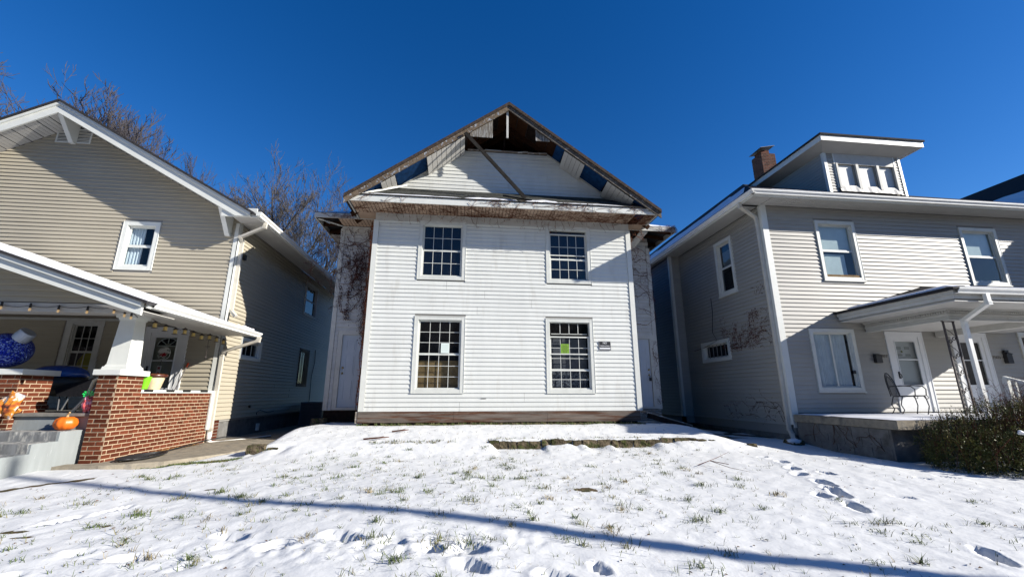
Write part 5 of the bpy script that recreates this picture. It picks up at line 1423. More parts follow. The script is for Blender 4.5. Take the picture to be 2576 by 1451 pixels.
k = MB(); F4.box(k, RX-.02, RX+.13, 0, .035, .78, RZT); k.box(RX-.045, RX-.02, RY-.035, RY+.08, .85, RZT); F4.box(k, RXR-.1, RXR+.02, 0, .035, .8, RZT); k.each('corner_trim', TRIM, H3)
# left side wall
F5 = Frame((RX, RY, 0), (0, 1, 0), (-1, 0, 0))
OP5 = [(1.52, 2.22, 4.76, 6.36), (2.24, 3.6, 2.74, 3.2)]
rside = wall_back(H3, F5, lambda z: (0.0, 4.72), .6, RZT, OP5, WALLBACK)
siding(rside, F5, .83, RZT, .1143, lambda z: (.09, 4.70), [(a-.1, c+.1, d-.1, e+.1) for a, c, d, e in OP5], GREY_SIDING, seam=5, d=.032)
window(H3, F5, 1.52, 2.22, 4.76, 6.36, cas=.09, sill=.02, proud=.055, frame=TRIM, sashes=((.5, 1, 1, 1), (0, .5, 1, 1)), glass=GLASS_DK, label='tall upper side window', curtain=[(.1, .9, .55, .85, False)], curtain_mat=SHADE)
wb = window(H3, F5, 2.24, 3.6, 2.74, 3.2, cas=.10, proud=.055, frame=TRIM, sashes=((0, 1, 1, 1),), glass=GLASS_DK, label='low wide side window with vertical bars')
q = MB(); [F5.box(q, 2.45+.22*i, 2.47+.22*i, -.02, -.005, 2.76, 3.18) for i in range(5)]; q.build('window_bars', mat('dull_bar', (.2, .2, .2), .6), wb)
# the wing that steps out at the back, white corner trim, dark side
FP = Frame((0, RY+4.72, 0), (1, 0, 0), (0, -1, 0))
bw = wall_back(H3, FP, lambda z: (7.88, RX), .6, RZT, [], WALLBACK); siding(bw, FP, .83, RZT, .1143, lambda z: (7.97, RX-.002), [], GREY_SIDING)
F6 = Frame((7.88, RY+4.72, 0), (0, 1, 0), (-1, 0, 0))
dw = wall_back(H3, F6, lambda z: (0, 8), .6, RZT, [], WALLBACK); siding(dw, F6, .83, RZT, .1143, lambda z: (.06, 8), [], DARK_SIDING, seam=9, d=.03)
k = MB(); FP.box(k, 7.86, 7.97, 0, .03, .83, RZT); F6.box(k, -.03, .06, 0, .03, .83, RZT); k.each('corner_trim', TRIM, H3)
k = MB(); F5.box(k, .02, 4.72, -.14, -.03, .2, .83); F6.box(k, 0, 8, -.1, -.03, .2, .83); k.build('foundation', CONC, H3)
k = MB(); k.box(RX, RXR, 22, 22.1, .5, RZT); k.box(RXR-.1, RXR, RY+.13, 22, .5, RZT); k.build('side_wall', GREY_SIDING, H3)
# soffits, fascia, gutters
GX, GY = 7.56, 9.5
soffit_panels(H3, lambda a, b_: [(8.3+9.9*a, GY+.13, RZT), (8.3+9.9*b_, GY+.13, RZT), (8.3+9.9*b_, RY-.02, RZT), (8.3+9.9*a, RY-.02, RZT)], 34, SOFFIT)
soffit_panels(H3, lambda a, b_: [(GX+.13, 10.2+12*a, RZT), (RX-.02, 10.2+12*a, RZT), (RX-.02, 10.2+12*b_, RZT), (GX+.13, 10.2+12*b_, RZT)], 40, SOFFIT)
for i in range(5):
    y0 = GY+.13+.135*i; q = MB(); y1 = y0+.125
    x1 = RX-.02 
    q.hexa([(GX+.13+0, y0, RZT), (x1-.0, y0, RZT), (x1, y1, RZT), (GX+.13, y1, RZT), (GX+.13, y0, RZT+.012), (x1, y0, RZT+.012), (x1, y1, RZT+.012), (GX+.13, y1, RZT+.012)]); q.build('soffit_panel', SOFFIT, H3)
k = MB(); k.beam((GX+.15, GY+.15, RZT-.004), (RX-.02, RY-.03, RZT-.004), .03, .01); k.build('mitre_strip', TRIM_DIRTY, H3)
k = MB(); k.box(GX+.115, GX+.135, GY+.12, 22.2, RZT-.02, RZT+.13); k.box(GX+.115, 18.3, GY+.115, GY+.135, RZT-.02, RZT+.13); k.build('fascia', TRIM, H3)
gutter(H3, (GX+.114, GY-.0, RZT+.02), (GX+.114, 22.2, RZT+.02), (-1, 0, 0))
gutter(H3, (GX-.0, GY+.114, RZT+.02), (18.3, GY+.114, RZT+.02), (0, -1, 0))
# roof
EZ = RZT+.13; ml, mf = .80, .59
x_r, z_r = 13.0, RZT+.13+.80*(13.0-GX-.02); y_r = GY+(z_r-EZ)/mf
q = MB(); A = (GX+.02, GY+.02, EZ); B = (18.44, GY+.02, EZ); C_ = (x_r, y_r, z_r); D = (x_r, 25, z_r); E_ = (GX+.02, 27, EZ); G_ = (18.44, 27, EZ)
q.quad(A, B, C_); q.quad(A, C_, D, E_); q.quad(B, G_, D, C_); q.quad(E_, D, G_); q.build('roof', SHINGLE, H3)
# snow on the left roof slope and a patch on the front slope
q = MB(); n = 60
def rp(y, t, u=.03):   # t distance up slope from eave, left slope
    x = GX+.05+t; return (x, y, EZ+ml*(x-GX-.02)+u)
for i in range(n):
    y0, y1 = 10.2+14*i/n, 10.2+14*(i+1)/n
    def tw(y): return min((y-9.9)*.8, 2.4+.9*noise.noise(Vector((y*.8, 0, 0))))
    q.quad(rp(y0, 0), rp(y1, 0), rp(y1, max(tw(y1), .05)), rp(y0, max(tw(y0), .05)))
q.build('roof_snow', SNOW_M, H3)
def rf(x, t, u=.02): y = GY+.05+t; return (x, y, EZ+mf*(y-GY-.02)+u)
q = MB(); n = 50
for i in range(n):
    x0, x1 = 8.35+3.3*i/n, 8.35+3.3*(i+1)/n
    def lo(x): return .12+.05*noise.noise(Vector((x*5, 2, 0)))
    def hi(x): return .12+(.55 if x < 9.6 else .25)*math.sin(max(0, min(1, (x-8.3)/3.3))*math.pi)**.5*(1+.3*noise.noise(Vector((x*6, 7, 0))))
    q.quad(rf(x0, lo(x0)), rf(x1, lo(x1)), rf(x1, max(hi(x1), lo(x1))), rf(x0, max(hi(x0), lo(x0))))
for i in range(n):
    x0, x1 = 14.5+3.0*i/n, 14.5+3.0*(i+1)/n
    q.quad(rf(x0, .02), rf(x1, .02), rf(x1, .1+.06*noise.noise(Vector((x1*5, 3, 0)))), rf(x0, .1+.06*noise.noise(Vector((x0*5, 3, 0)))))
q.build('roof_snow', SNOW_M, H3)
# chimney
CHX0, CHX1, CHY0, CHY1, CHT = 13.05, 13.75, 15.5, 16.15, 12.15
q = MB(); q.box(CHX0+.01, CHX1-.01, CHY0+.01, CHY1-.01, 9.8, CHT); ch = q.build('chimney', MORTAR_DK, H3, label='short red brick chimney with a dark metal cap')
bricks(ch, Frame((CHX0, CHY0+.01, 0), (1, 0, 0), (0, -1, 0)), 0, CHX1-CHX0, 11.0, CHT, BRICK_DK, depth=.005)
bricks(ch, Frame((CHX0+.01, CHY0, 0), (0, 1, 0), (-1, 0, 0)), 0, CHY1-CHY0, 11.0, CHT, BRICK_DK, depth=.005)
q = MB(); q.box(CHX0+.12, CHX1-.2, CHY0+.1, CHY1-.1, CHT, CHT+.2); q.build('chimney_flue', BRICK_DK, ch)
q = MB(); q.hexa([(CHX0-.05, CHY0-.1, CHT+.2), (CHX1-.05, CHY0-.1, CHT+.34), (CHX1-.05, CHY1+.05, CHT+.34), (CHX0-.05, CHY1+.05, CHT+.2), (CHX0-.05, CHY0-.1, CHT+.215), (CHX1-.05, CHY0-.1, CHT+.355), (CHX1-.05, CHY1+.05, CHT+.355), (CHX0-.05, CHY1+.05, CHT+.215)]); q.build('chimney_cap', IRON, ch)
q = MB(); q.box(CHX0-.06, CHX1+.06, CHY0-.06, CHY1+.06, 10.2, 10.95); q.build('chimney_flashing', SHINGLE, ch)
# dormer
DY, DX0, DX1, DZ0, DZ1 = 11.0, 11.46, 14.2, 7.86, 9.22
FD = Frame((0, DY, 0), (1, 0, 0), (0, -1, 0))
DW = [(11.86, 12.46), (12.64, 13.22), (13.38, 13.92)]
WZ0, WZ1 = 8.1, 8.86
dwall = wall_back(H3, FD, lambda z: (DX0, DX1), 7.7, DZ1, [(a, c, WZ0, WZ1) for a, c in DW], WALLBACK, name='dormer')
siding(dwall, FD, DZ0, DZ1-.02, .1, lambda z: (DX0+.07, 11.76), [], GREY_SIDING); siding(dwall, FD, DZ0, DZ1-.02, .1, lambda z: (14.0, DX1-.07), [], GREY_SIDING)
FDL = Frame((DX0, DY, 0), (0, 1, 0), (-1, 0, 0))
q = MB(); q.hexa([(DX0, DY+.12, 7.0), (DX0+.1, DY+.12, 7.0), (DX0+.1, 14, 9.2), (DX0, 14, 9.2), (DX0, DY+.12, DZ1), (DX0+.1, DY+.12, DZ1), (DX0+.1, 14, 9.6), (DX0, 14, 9.6)]); q.hexa([(DX1-.1, DY+.12, 7.0), (DX1, DY+.12, 7.0), (DX1, 14, 9.2), (DX1-.1, 14, 9.2), (DX1-.1, DY+.12, DZ1), (DX1, DY+.12, DZ1), (DX1, 14, 9.6), (DX1-.1, 14, 9.6)])
dl = q.build('dormer_cheek', GREY_SIDING, dwall)
z = DZ0; 
while z < 9.2:          # cheek boards, left side
    y_end = GY+.02+(z-EZ)/mf; q = MB()
    if y_end > DY+.1:
        q.v = [FDL.p(.06, .001, z), FDL.p(y_end-DY, .001, z), FDL.p(.06, .016, z), FDL.p(y_end-DY, .016, z), FDL.p(.06, .003, z+.1), FDL.p(y_end-DY+.17, .003, z+.1)]
        q.f = [(0, 1, 3, 2), (2, 3, 5, 4), (0, 2, 4), (1, 5, 3)]; q.build('siding_board', GREY_SIDING, dwall)
    z += .1
k = MB(); FD.box(k, DX0-.02, DX0+.07, 0, .03, 7.8, DZ1); k.box(DX0-.035, DX0-.02, DY-.03, DY+.07, 7.85, DZ1); FD.box(k, DX1-.07, DX1+.02, 0, .03, 7.8, DZ1); FD.box(k, 11.76, 11.80, 0, .03, 8.0, DZ1); FD.box(k, 13.96, 14.0, 0, .03, 8.0, DZ1); k.each('dormer_trim', TRIM, dwall)
k = MB(); FD.box(k, 11.80, 13.96, 0, .022, WZ1, DZ1); k.each('dormer_trim', TRIM_DIRTY, dwall)
for (a, c) in DW:
    k = MB(); P = FD.p
    k.quad(P(a, -.045, WZ0), P(c, -.045, WZ0), P(c, -.045, WZ1), P(a, -.045, WZ1)); k.build('boarded_panel', mat('boarded_window_panel', (.64, .65, .63), .6, var=.06, vscale=6), dwall)
for x in (11.82, 12.55, 13.30, 13.94):
    k = MB(); FD.box(k, x-.045 if x not in (11.82,) else x-.02, x+.045 if x != 13.94 else x+.02, 0, .06, WZ0-.12, WZ1); k.build('mullion', TRIM_DIRTY, dwall)
k = MB(); n = 46
for i in range(n):
    xa, xc = 11.80+2.2*i/n, 11.80+2.2*(i+1)/n
    w1_, w2_ = .045+.03*noise.noise(Vector((xa*5, 0, 0))), .045+.03*noise.noise(Vector((xc*5, 0, 0)))
    k.quad(FD.p(xa, .02, WZ0), FD.p(xc, .02, WZ0), FD.p(xc, w2_, WZ0-.1), FD.p(xa, w1_, WZ0-.1)); k.quad(FD.p(xa, w1_, WZ0-.1), FD.p(xc, w2_, WZ0-.1), FD.p(xc, .03+w2_, WZ0-.24), FD.p(xa, .03+w1_, WZ0-.24))
k.build('crumpled_flashing', SOFFIT, dwall)
# dormer hip roof
dy0, dx0, dx1, dz = DY-.45, DX0-.42, DX1+.5, 9.45
k = MB(); A = (dx0, dy0, dz+.17); B = (dx1, dy0, dz+.17); s = .42
C_ = (dx0+1.65, dy0+1.65, dz+.14+1.65*s); D = (dx1-1.65, dy0+1.65, dz+.14+1.65*s); E_ = (dx0, 15.5, dz+.14); G_ = (dx1, 15.5, dz+.14); H_ = (dx0+1.65, 15.5, dz+.14+1.65*s); I_ = (dx1-1.65, 15.5, dz+.14+1.65*s)
k.quad(A, B, D, C_); k.quad(A, C_, H_, E_); k.quad(B, G_, I_, D); 
k.hexa([(dx0-.04, dy0-.04, dz+.125), (dx1+.04, dy0-.04, dz+.125), (dx1+.04, 15.5, dz+.125), (dx0-.04, 15.5, dz+.125), (dx0-.04, dy0-.04, dz+.18), (dx1+.04, dy0-.04, dz+.18), (dx1+.04, 15.5, dz+.18), (dx0-.04, 15.5, dz+.18)])
k.build('dormer_roof', SHINGLE, dwall)
k = MB(); k.box(dx0, dx1, dy0, dy0+.02, dz-.06, dz+.124); k.box(dx0, dx0+.02, dy0+.02, 14.6, dz-.06, dz+.124); k.box(dx1-.02, dx1, dy0+.02, 14.6, dz-.06, dz+.124); k.build('dormer_fascia', TRIM, dwall)
k = MB(); k.hexa([(dx0+.02, dy0+.02, dz-.05), (dx1-.02, dy0+.02, dz-.05), (DX1, DY, DZ1), (DX0, DY, DZ1), (dx0+.02, dy0+.02, dz-.03), (dx1-.02, dy0+.02, dz-.03), (DX1, DY, DZ1+.02), (DX0, DY, DZ1+.02)])
k.hexa([(dx0+.02, dy0+.02, dz-.05), (DX0, DY, DZ1), (DX0, 14.5, DZ1), (dx0+.02, 14.5, dz-.05), (dx0+.02, dy0+.02, dz-.03), (DX0, DY, DZ1+.02), (DX0, 14.5, DZ1+.02), (dx0+.02, 14.5, dz-.03)])
k.hexa([(dx1-.02, dy0+.02, dz-.05), (dx1-.02, 14.5, dz-.05), (DX1, 14.5, DZ1), (DX1, DY, DZ1), (dx1-.02, dy0+.02, dz-.03), (dx1-.02, 14.5, dz-.03), (DX1, 14.5, DZ1+.02), (DX1, DY, DZ1+.02)])
k.build('dormer_soffit', SOFFIT, dwall)
# main left downspout
downspout(H3, [(GX+.06, 10.15, RZT), (GX+.08, 10.15, 6.72), (8.17, 10.3, 6.5), (8.2, 10.3, 6.38), (8.21, 10.28, .75), (8.2, 10.2, .62), (8.1, 10.05, .5)], METAL_CR)
# porch slab and foundation
q = MB(); q.box(8.28, 17.7, 7.55, RY-.04, .93, 1.10); q.build('porch_slab', CONC_LT, H3, bevel=.01)
q = MB(); q.box(8.34, 17.6, 7.75, RY-.04, -.1, .93); q.build('porch_foundation', CONC, H3)
q = MB()
for i in range(5):
    for j in range(7):
        z0 = .36+.19*j if j < 3 else None
        if z0: q.box(8.33, 8.345, 7.8+.42*i+(.2 if j % 2 else 0), 8.205+.42*i+(.2 if j % 2 else 0), z0, z0+.18)
q.build('block_face', CONC, H3, kind='stuff')
q = MB(); n = 40   # snow on deck
for i in range(n):
    for j in range(14):
        def dp(a, c):
            x, y = 8.28+9.4*a/n, 7.56+2.5*c/14
            e = min(1, (x-8.27)/.12, (y-7.55)/.12); return (x, y, 1.102+.035*max(0, e)**.5*(1-.4*ss(9.3, 10.0, y))+.004*noise.noise(Vector((x*6, y*6, 0))))
        q.quad(dp(i, j), dp(i+1, j), dp(i+1, j+1), dp(i, j+1))
q.build('porch_snow', SNOW_M, H3, smooth=True)
# porch roof, entablature
PX0, PX1, PY0 = 10.0, 16.0, 7.34
FZ = 3.66
q = MB(); sl_ = .29
A = (PX0-.03, PY0-.03, FZ+.087); B = (PX1+.03, PY0-.03, FZ+.087); run = RY-PY0
C_ = (PX0+run, RY-.01, FZ+.06+run*sl_); D = (PX1-run, RY-.01, FZ+.06+run*sl_)
q.quad(A, B, D, C_); q.quad(A, C_, (PX0-.03, RY-.01, FZ+.06)); q.quad(B, (PX1+.03, RY-.01, FZ+.06), D)
q.box(PX0-.05, PX1+.05, PY0-.05, RY-.01, FZ+.03, FZ+.085); q.build('porch_roof', SHINGLE, H3)
q = MB()
def pr(x, y, u): h = min(x-PX0, y-PY0); return (x, y, FZ+.095+max(0, h)*sl_+u)
n = 24
for i in range(n):
    for j in range(6):
        def f(a, c):
            y = PY0+.05+(RY-PY0-.3)*a/n; x = PX0+.16+c*.055*(1+.3*math.sin(y*5)); return pr(x, y, .03 if 0 < c < 6 else -.005)
        q.quad(f(i, j), f(i+1, j), f(i+1, j+1), f(i, j+1))
for i in range(60):
    def f(a, c): x = PX0+.05+5.9*a/60; return pr(x, PY0+.01+c*.12, .02 if c else .004)
    q.quad(f(i, 0), f(i+1, 0), f(i+1, 1), f(i, 1)); q.quad(f(i, 1), f(i+1, 1), f(i+1, 2), f(i, 2))
q.build('roof_snow', SNOW_M, H3)
def entab(a0, a1, zlist, m, nm):
    # stacked mouldings running round left side and front; zlist: (inset, z0, z1)
    for (ins, z0, z1) in zlist:
        k = MB(); x0, y0 = PX0+ins, PY0+ins
        k.box(x0, x0+.12, y0+.12, RY-.05, z0, z1); k.box(x0, PX1-ins, y0, y0+.12, z0, z1)
        k.build(nm, m, H3)
entab(0, 0, [(.02, FZ-.05, FZ+.03), (.05, FZ-.14, FZ-.052), (.10, FZ-.17, FZ-.142)], TRIM_DIRTY, 'porch_cornice')
k = MB(); k.box(PX0+.06, PX1-.06, PY0+.06, PY0+.75, FZ-.195, FZ-.172); k.box(PX0+.06, PX0+.85, PY0+.75, RY-.05, FZ-.195, FZ-.172); k.build('porch_soffit', SOFFIT, H3)
BX = .80
entab(0, 0, [(BX-.06, FZ-.235, FZ-.197), (BX-.01, FZ-.31, FZ-.237), (BX-.03, FZ-.36, FZ-.312), (BX+.0, FZ-.43, FZ-.362), (BX-.02, FZ-.455, FZ-.432)], TRIM_DIRTY, 'porch_beam')
k = MB(); y = PY0+BX
while y < RY-.1: k.box(PX0+BX-.045, PX0+BX-.01, y, y+.03, FZ-.285, FZ-.245); y += .055
x = PX0+BX
while x < PX1-BX: k.box(x, x+.03, PY0+BX-.045, PY0+BX-.01, FZ-.285, FZ-.245); x += .055
k.build('dentil_row', TRIM_DIRTY, H3, kind='stuff')
k = MB(); k.box(PX0+BX+.12, PX1-BX, PY0+BX+.12, RY-.05, FZ-.40, FZ-.38); k.build('porch_ceiling', SOFFIT, H3)
k = MB(); k.box(12.9, 13.05, PY0+BX+.12, RY-.05, FZ-.55, FZ-.40); k.build('porch_crossbeam', TRIM_DIRTY, H3)
gutter(H3, (PX0+.05, PY0+.02, FZ-.045), (PX1, PY0+.02, FZ-.045), (0, -1, 0), m=METAL_W)
downspout(H3, [(10.72, PY0-.03, FZ-.06), (10.72, PY0-.03, 3.42), (10.95, 7.98, 3.17), (10.97, 8.0, 3.06), (10.97, 8.0, 1.15)], METAL_W, wd=.09, ht=.07)
# iron post
k = MB()
ix0, ix1, iy = 10.80, 11.06, 8.28
for x in (ix0, ix1): k.box(x-.015, x+.015, iy-.015, iy+.015, 1.11, 3.20)
k.box(ix0-.03, ix1+.03, iy-.02, iy+.02, 3.19, 3.215)
zz = 1.2; sgn = 1
while zz < 2.8:
    pts = []
    for i in range(14): a = i/13*math.pi*2.2; r_ = .052*(1-.6*i/13); pts.append((10.88+r_*math.cos(a), iy, zz+.06+r_*math.sin(a)))
    k.tube(pts, .009, 5)
    pts = []
    for i in range(14): a = i/13*math.pi*2.2+math.pi; r_ = .052*(1-.6*i/13); pts.append((10.98+r_*math.cos(a), iy, zz+.14+r_*math.sin(a)))
    k.tube(pts, .009, 5)
    k.tube([(ix0+.01, iy, zz+.36), (10.93, iy, zz+.28), (ix1-.01, iy, zz+.16)], .007, 5)
    zz += .37
k.build('iron_post', IRON_W, H3)
# chair
CHR = thing('patio_chair', 'black wrought iron armchair on the snowy porch', 'chair', (10.7, 9.3, 1.14))
def cp(u, v, z): # u across seat (x), v depth; chair turned to face right/front
    a = math.radians(62); return (10.72+u*math.cos(a)+v*math.sin(a), 9.35+u*math.sin(a)-v*math.cos(a), 1.13+z)
k = MB(); k.tube([cp(-.24, .22, .43), cp(.24, .22, .43), cp(.25, -.2, .41), cp(-.25, -.2, .41), cp(-.24, .22, .43)], .012, 6); k.hexa([cp(-.23, .21, .415), cp(.23, .21, .415), cp(.23, -.2, .40), cp(-.23, -.2, .40), cp(-.23, .21, .422), cp(.23, .21, .422), cp(.23, -.2, .407), cp(-.23, -.2, .407)]); k.build('seat', IRON, CHR)
k = MB()
arc = [cp(-.25*math.cos(t), -.2-.14*(.3+.7*math.sin(t)), .41+.56*math.sin(t)**.8) for t in [math.pi*i/16 for i in range(17)]]
k.tube(arc, .012, 6)
arc2 = [cp(-.19*math.cos(t), -.2-.13*(.3+.7*math.sin(t)), .43+.46*math.sin(t)**.8) for t in [math.pi*i/14 for i in range(15)]]
k.tube(arc2, .008, 6)
for i in range(1, 14): k.tube([arc[int(i*16/14)], arc2[i]], .005, 4)
k.build('back_frame', IRON, CHR)
k = MB(); c = cp(0, -.3, .6); n_ = len(arc2)
for i in range(n_//2): k.quad(arc2[i], arc2[i+1], arc2[n_-2-i], arc2[n_-1-i])
MESHM = bpy.data.materials.new('woven_iron_mesh'); MESHM.use_nodes = True
N, L = MESHM.node_tree.nodes, MESHM.node_tree.links; b = N['Principled BSDF']; b.inputs['Base Color'].default_value = (.03, .03, .035, 1)
tr = N.new('ShaderNodeBsdfTransparent'); mxs = N.new('ShaderNodeMixShader'); mxs.inputs[0].default_value = .55; L.new(tr.outputs[0], mxs.inputs[1]); L.new(b.outputs[0], mxs.inputs[2]); L.new(mxs.outputs[0], N['Material Output'].inputs[0])
k.build('backrest', MESHM, CHR)
for s_ in (-1, 1):
    k = MB(); k.tube([cp(.25*s_, -.25, .65), cp(.27*s_, 0, .67), cp(.27*s_, .2, .65), cp(.26*s_, .26, .58), cp(.26*s_, .24, .43)], .012, 6); k.build('arm', IRON, CHR)
    k = MB(); k.tube([cp(.25*s_, .22, .42), cp(.26*s_, .25, .2), cp(.25*s_, .2, .0)], .012, 6); k.tube([cp(.25*s_+.02*math.cos(a), .24+.04*math.sin(a), .40+.04*math.cos(a)) for a in [i*.5 for i in range(13)]], .007, 5); k.build('leg', IRON, CHR)
    k = MB(); k.tube([cp(.24*s_, -.2, .42), cp(.25*s_, -.26, .22), cp(.26*s_, -.22, .1), cp(.26*s_, -.28, .0)], .012, 6); k.build('leg', IRON, CHR)
# mailboxes and numbers
for i, (x0, x1, z0, z1, lb) in enumerate(((10.88, 11.06, 2.40, 2.64, 'small black mailbox left of the number 507'), (14.92, 15.10, 2.42, 2.72, 'black lidded mailbox right of the number 2505'))):
    t = thing('mailbox', lb, 'mailbox', ((x0+x1)/2, RY-.05, z0), 'mailboxes on the grey house wall')
    k = MB(); F4.box(k, x0, x1, .016, .11, z0, z1-.03); k.build('box', BLACKPL, t, bevel=.006)
    k = MB(); k.hexa([F4.p(x0-.008, .125, z1-.05), F4.p(x1+.008, .125, z1-.05), F4.p(x1+.008, .016, z1-.01), F4.p(x0-.008, .016, z1-.01), F4.p(x0-.008, .125, z1-.035), F4.p(x1+.008, .125, z1-.035), F4.p(x1+.008, .016, z1+.005), F4.p(x0-.008, .016, z1+.005)]); k.build('lid', BLACKPL, t)
    if i: k = MB(); F4.box(k, x0+.0, x0+.12, .03, .09, z1-.0, z1+.06); k.build('flag_box', BLACKPL, t)
NUM = mat('tarnished_brass_number', (.16, .14, .11), .6)
for (s_, x) in (('507', 11.22), ('2505', 14.70)):
    t = thing('house_number', ('tarnished metal digits %s between the ' % s_)+('left black mailbox and door' if s_ == '507' else 'right storm door and right mailbox'), 'house number', (x, RY-.02, 2.58))
    text(s_, .14, F4, x, 2.585, .018, NUM, t, ext=.004, name='digits')
# white handrail of the porch steps
HR = thing('handrail', 'white wooden handrail of the porch steps behind the bush', 'handrail', (11.2, 7.2, 1.1))
k = MB(); k.beam((10.95, 7.55, 1.93), (11.0, 6.2, 1.42), .09, .045); k.build('rail', TRIM, HR)
k = MB(); k.box(10.92, 11.0, 7.5, 7.58, 1.0, 1.9); k.build('post', TRIM, HR); k = MB(); k.box(10.96, 11.04, 6.25, 6.33, .2, 1.42); k.build('post', TRIM, HR)
for i in range(6):
    k = MB(); y = 7.4-.18*i; k.box(10.95, 10.99, y, y+.03, 1.15-.06*i, 1.88-.068*i); k.build('baluster', TRIM, HR)
# downspout foot stone with snow
t = thing('splash_block', 'snow capped splash block at the downspout foot of the grey house', 'splash block', (8.05, 10.0, .45)); stone(8.02, 9.95, .46, .3, .35, .12, t, 55)
q = MB(); blob(q, (7.95, 9.85, .5), .13, 3, 3, .4, (1.2, 1, .45)); q.build('snow_cap', SNOW_M, t, smooth=True)

# ---- far right house beyond
H4 = thing('far_house', 'dark snowy roofed house beyond the grey house at right', 'house', (25, 15, .5))
q = MB(); q.quad((19.5, 8.0, 6.8), (25.2, 8.0, 11.35), (25.2, 27, 11.35), (19.5, 27, 6.8)); q.quad((30.9, 8.0, 6.8), (30.9, 27, 6.8), (25.2, 27, 11.35), (25.2, 8.0, 11.35)); q.build('roof', SHINGLE, H4)
q = MB(); n = 40
for i in range(n):
    y0, y1 = 8.6+18*i/n, 8.6+18*(i+1)/n
    def fx(y, t): x = 19.55+t; return (x, y, 6.8+.798*(x-19.5)+.03)
    t0, t1 = 3.9+.3*noise.noise(Vector((y0, 0, 0))), 3.9+.3*noise.noise(Vector((y1, 0, 0)))
    q.quad(fx(y0, 0), fx(y1, 0), fx(y1, t1), fx(y0, t0))
q.build('roof_snow', SNOW_M, H4)
q = MB(); q.box(20.1, 30.3, 8.5, 8.6, .2, 7.2); q.box(20.1, 20.2, 8.6, 26.5, .2, 7.2); q.quad((20.1, 8.55, 7.2), (30.3, 8.55, 7.2), (25.2, 8.55, 11.2)); q.build('wall', GREY_SIDING, H4)
q = MB(); q.box(20.1, 30.3, 7.6, 8.5, .2, 5.7); q.build('porch_shade_block', GREY_SIDING, H4)  # unseen block added to shade the right door of the grey house
q = MB(); q.box(20.0, 30.4, 7.5, 8.5, 5.7, 5.8); q.build('porch_roof', SHINGLE, H4)  # top slab of the added shading block

# ================================================================== vegetation
def vine(name, label, F_, starts, region, seed, step=.05, n_len=(20, 60), leafn=3, off=.03, parent_cat='vine', r=.005, hang=0.0, branch=.12, up_bias=.1, leafm=VLEAF, lsize=.02, leafp=.3):
    rs = random.Random(seed); t = thing(name, label, parent_cat, F_.p(starts[0][0], off, starts[0][1]))
    st, lf = MB(), MB()
    stack = [(s, z, a, rs.randint(*n_len), r) for s, z, a in starts]
    tot = 0
    while stack and tot < 520:
        s, z, a, n, rad = stack.pop(0); pts = []; tot += 1
        for i in range(n):
            pts.append(F_.p(s, off+rs.uniform(-.004, .006), z)); a += rs.gauss(0, .28)
            ns, nz = s+math.cos(a)*step, z+math.sin(a)*step
            if not (region[0] < ns < region[1] and region[2] < nz < region[3]): a += math.pi*rs.uniform(.4, .8); ns, nz = s, z
            s, z = ns, nz
            if rs.random() < branch and rad > .0015: stack.append((s, z, a+rs.choice((-1, 1))*rs.uniform(.5, 1.3), max(4, int(n*.5)), rad*.65))
            if rs.random() < leafp:
                for _ in range(leafn):
                    ds, dz = rs.gauss(0, .03), -abs(rs.gauss(0, .05+hang)); q = Vector(F_.p(s+ds, off+rs.uniform(0, .03), z+dz)); e = lsize*rs.uniform(.5, 1.3)
                    k = len(lf.v); u = Vector((rs.uniform(-1, 1), rs.uniform(-1, 1), rs.uniform(-.6, .6))).normalized()*e; v = Vector((rs.uniform(-.5, .5), rs.uniform(-.5, .5), -1)).normalized()*e*1.5
                    lf.v += [tuple(q-u*.5), tuple(q+v*.5), tuple(q+u*.5), tuple(q-v*.4)]; lf.f.append((k, k+1, k+2, k+3))
        if len(pts) > 2: st.tube(pts, [rad*(1-.6*i/len(pts)) for i in range(len(pts))], 3, cap=False)
    st.build('vine_stem', VINE, t, kind='stuff'); lf.build('vine_leaf', leafm, t, kind='stuff')
    return t
# dense vine on the left wing of the white house
t = vine('climbing_vine', 'dead vine matting the left wing of the white house above the door', FW, [(-3.6, 6.2, -1.2), (-2.9, 6.3, -1.8), (-3.2, 5.9, -1), (-3.5, 5.2, 0), (-2.9, 5.2, 3), (-2.75, 4.3, 2), (-3.4, 4.3, 0), (-3.0, 5.6, 0), (-3.7, 4.72, .05), (-3.6, 3.9, 0), (-2.8, 1.4, 1.6), (-2.75, 1.3, 1.7)],
         (-3.9, -2.6, 3.3, 6.5), 3, leafn=5, r=.010, leafp=.33, branch=.07, hang=.04, lsize=.022, n_len=(25, 55))
lf = MB(); rs = random.Random(5)
for (s0, z0, ln, wd) in ((-3.62, 4.65, .75, .03), (-3.42, 4.6, .95, .035), (-3.25, 5.35, .5, .04), (-3.0, 4.7, 1.75, .055), (-3.1, 5.6, .7, .04), (-2.92, 5.1, .9, .05), (-3.5, 5.6, .35, .04), (-3.35, 5.0, .5, .05), (-3.15, 4.9, .5, .05), (-3.3, 5.7, .3, .04), (-2.95, 4.2, 1.0, .05), (-3.45, 3.95, .3, .03)):
    for _ in range(int(ln*230)):
        z = z0-rs.random()*ln; q = Vector(FW.p(s0+rs.gauss(0, wd)+.06*(z0-z), .05+rs.random()*.05, z)); e = rs.uniform(.014, .036); u = Vector((rs.uniform(-1, 1), rs.uniform(-1, 1), rs.uniform(-.6, .6))).normalized()*e; v = Vector((rs.uniform(-.5, .5), 0, -1)).normalized()*e*1.5
        k = len(lf.v); lf.v += [tuple(q-u*.5), tuple(q+v*.5), tuple(q+u*.5), tuple(q-v*.4)]; lf.f.append((k, k+1, k+2, k+3))
lf.build('hanging_leaf_clusters', VLEAF, t, kind='stuff')
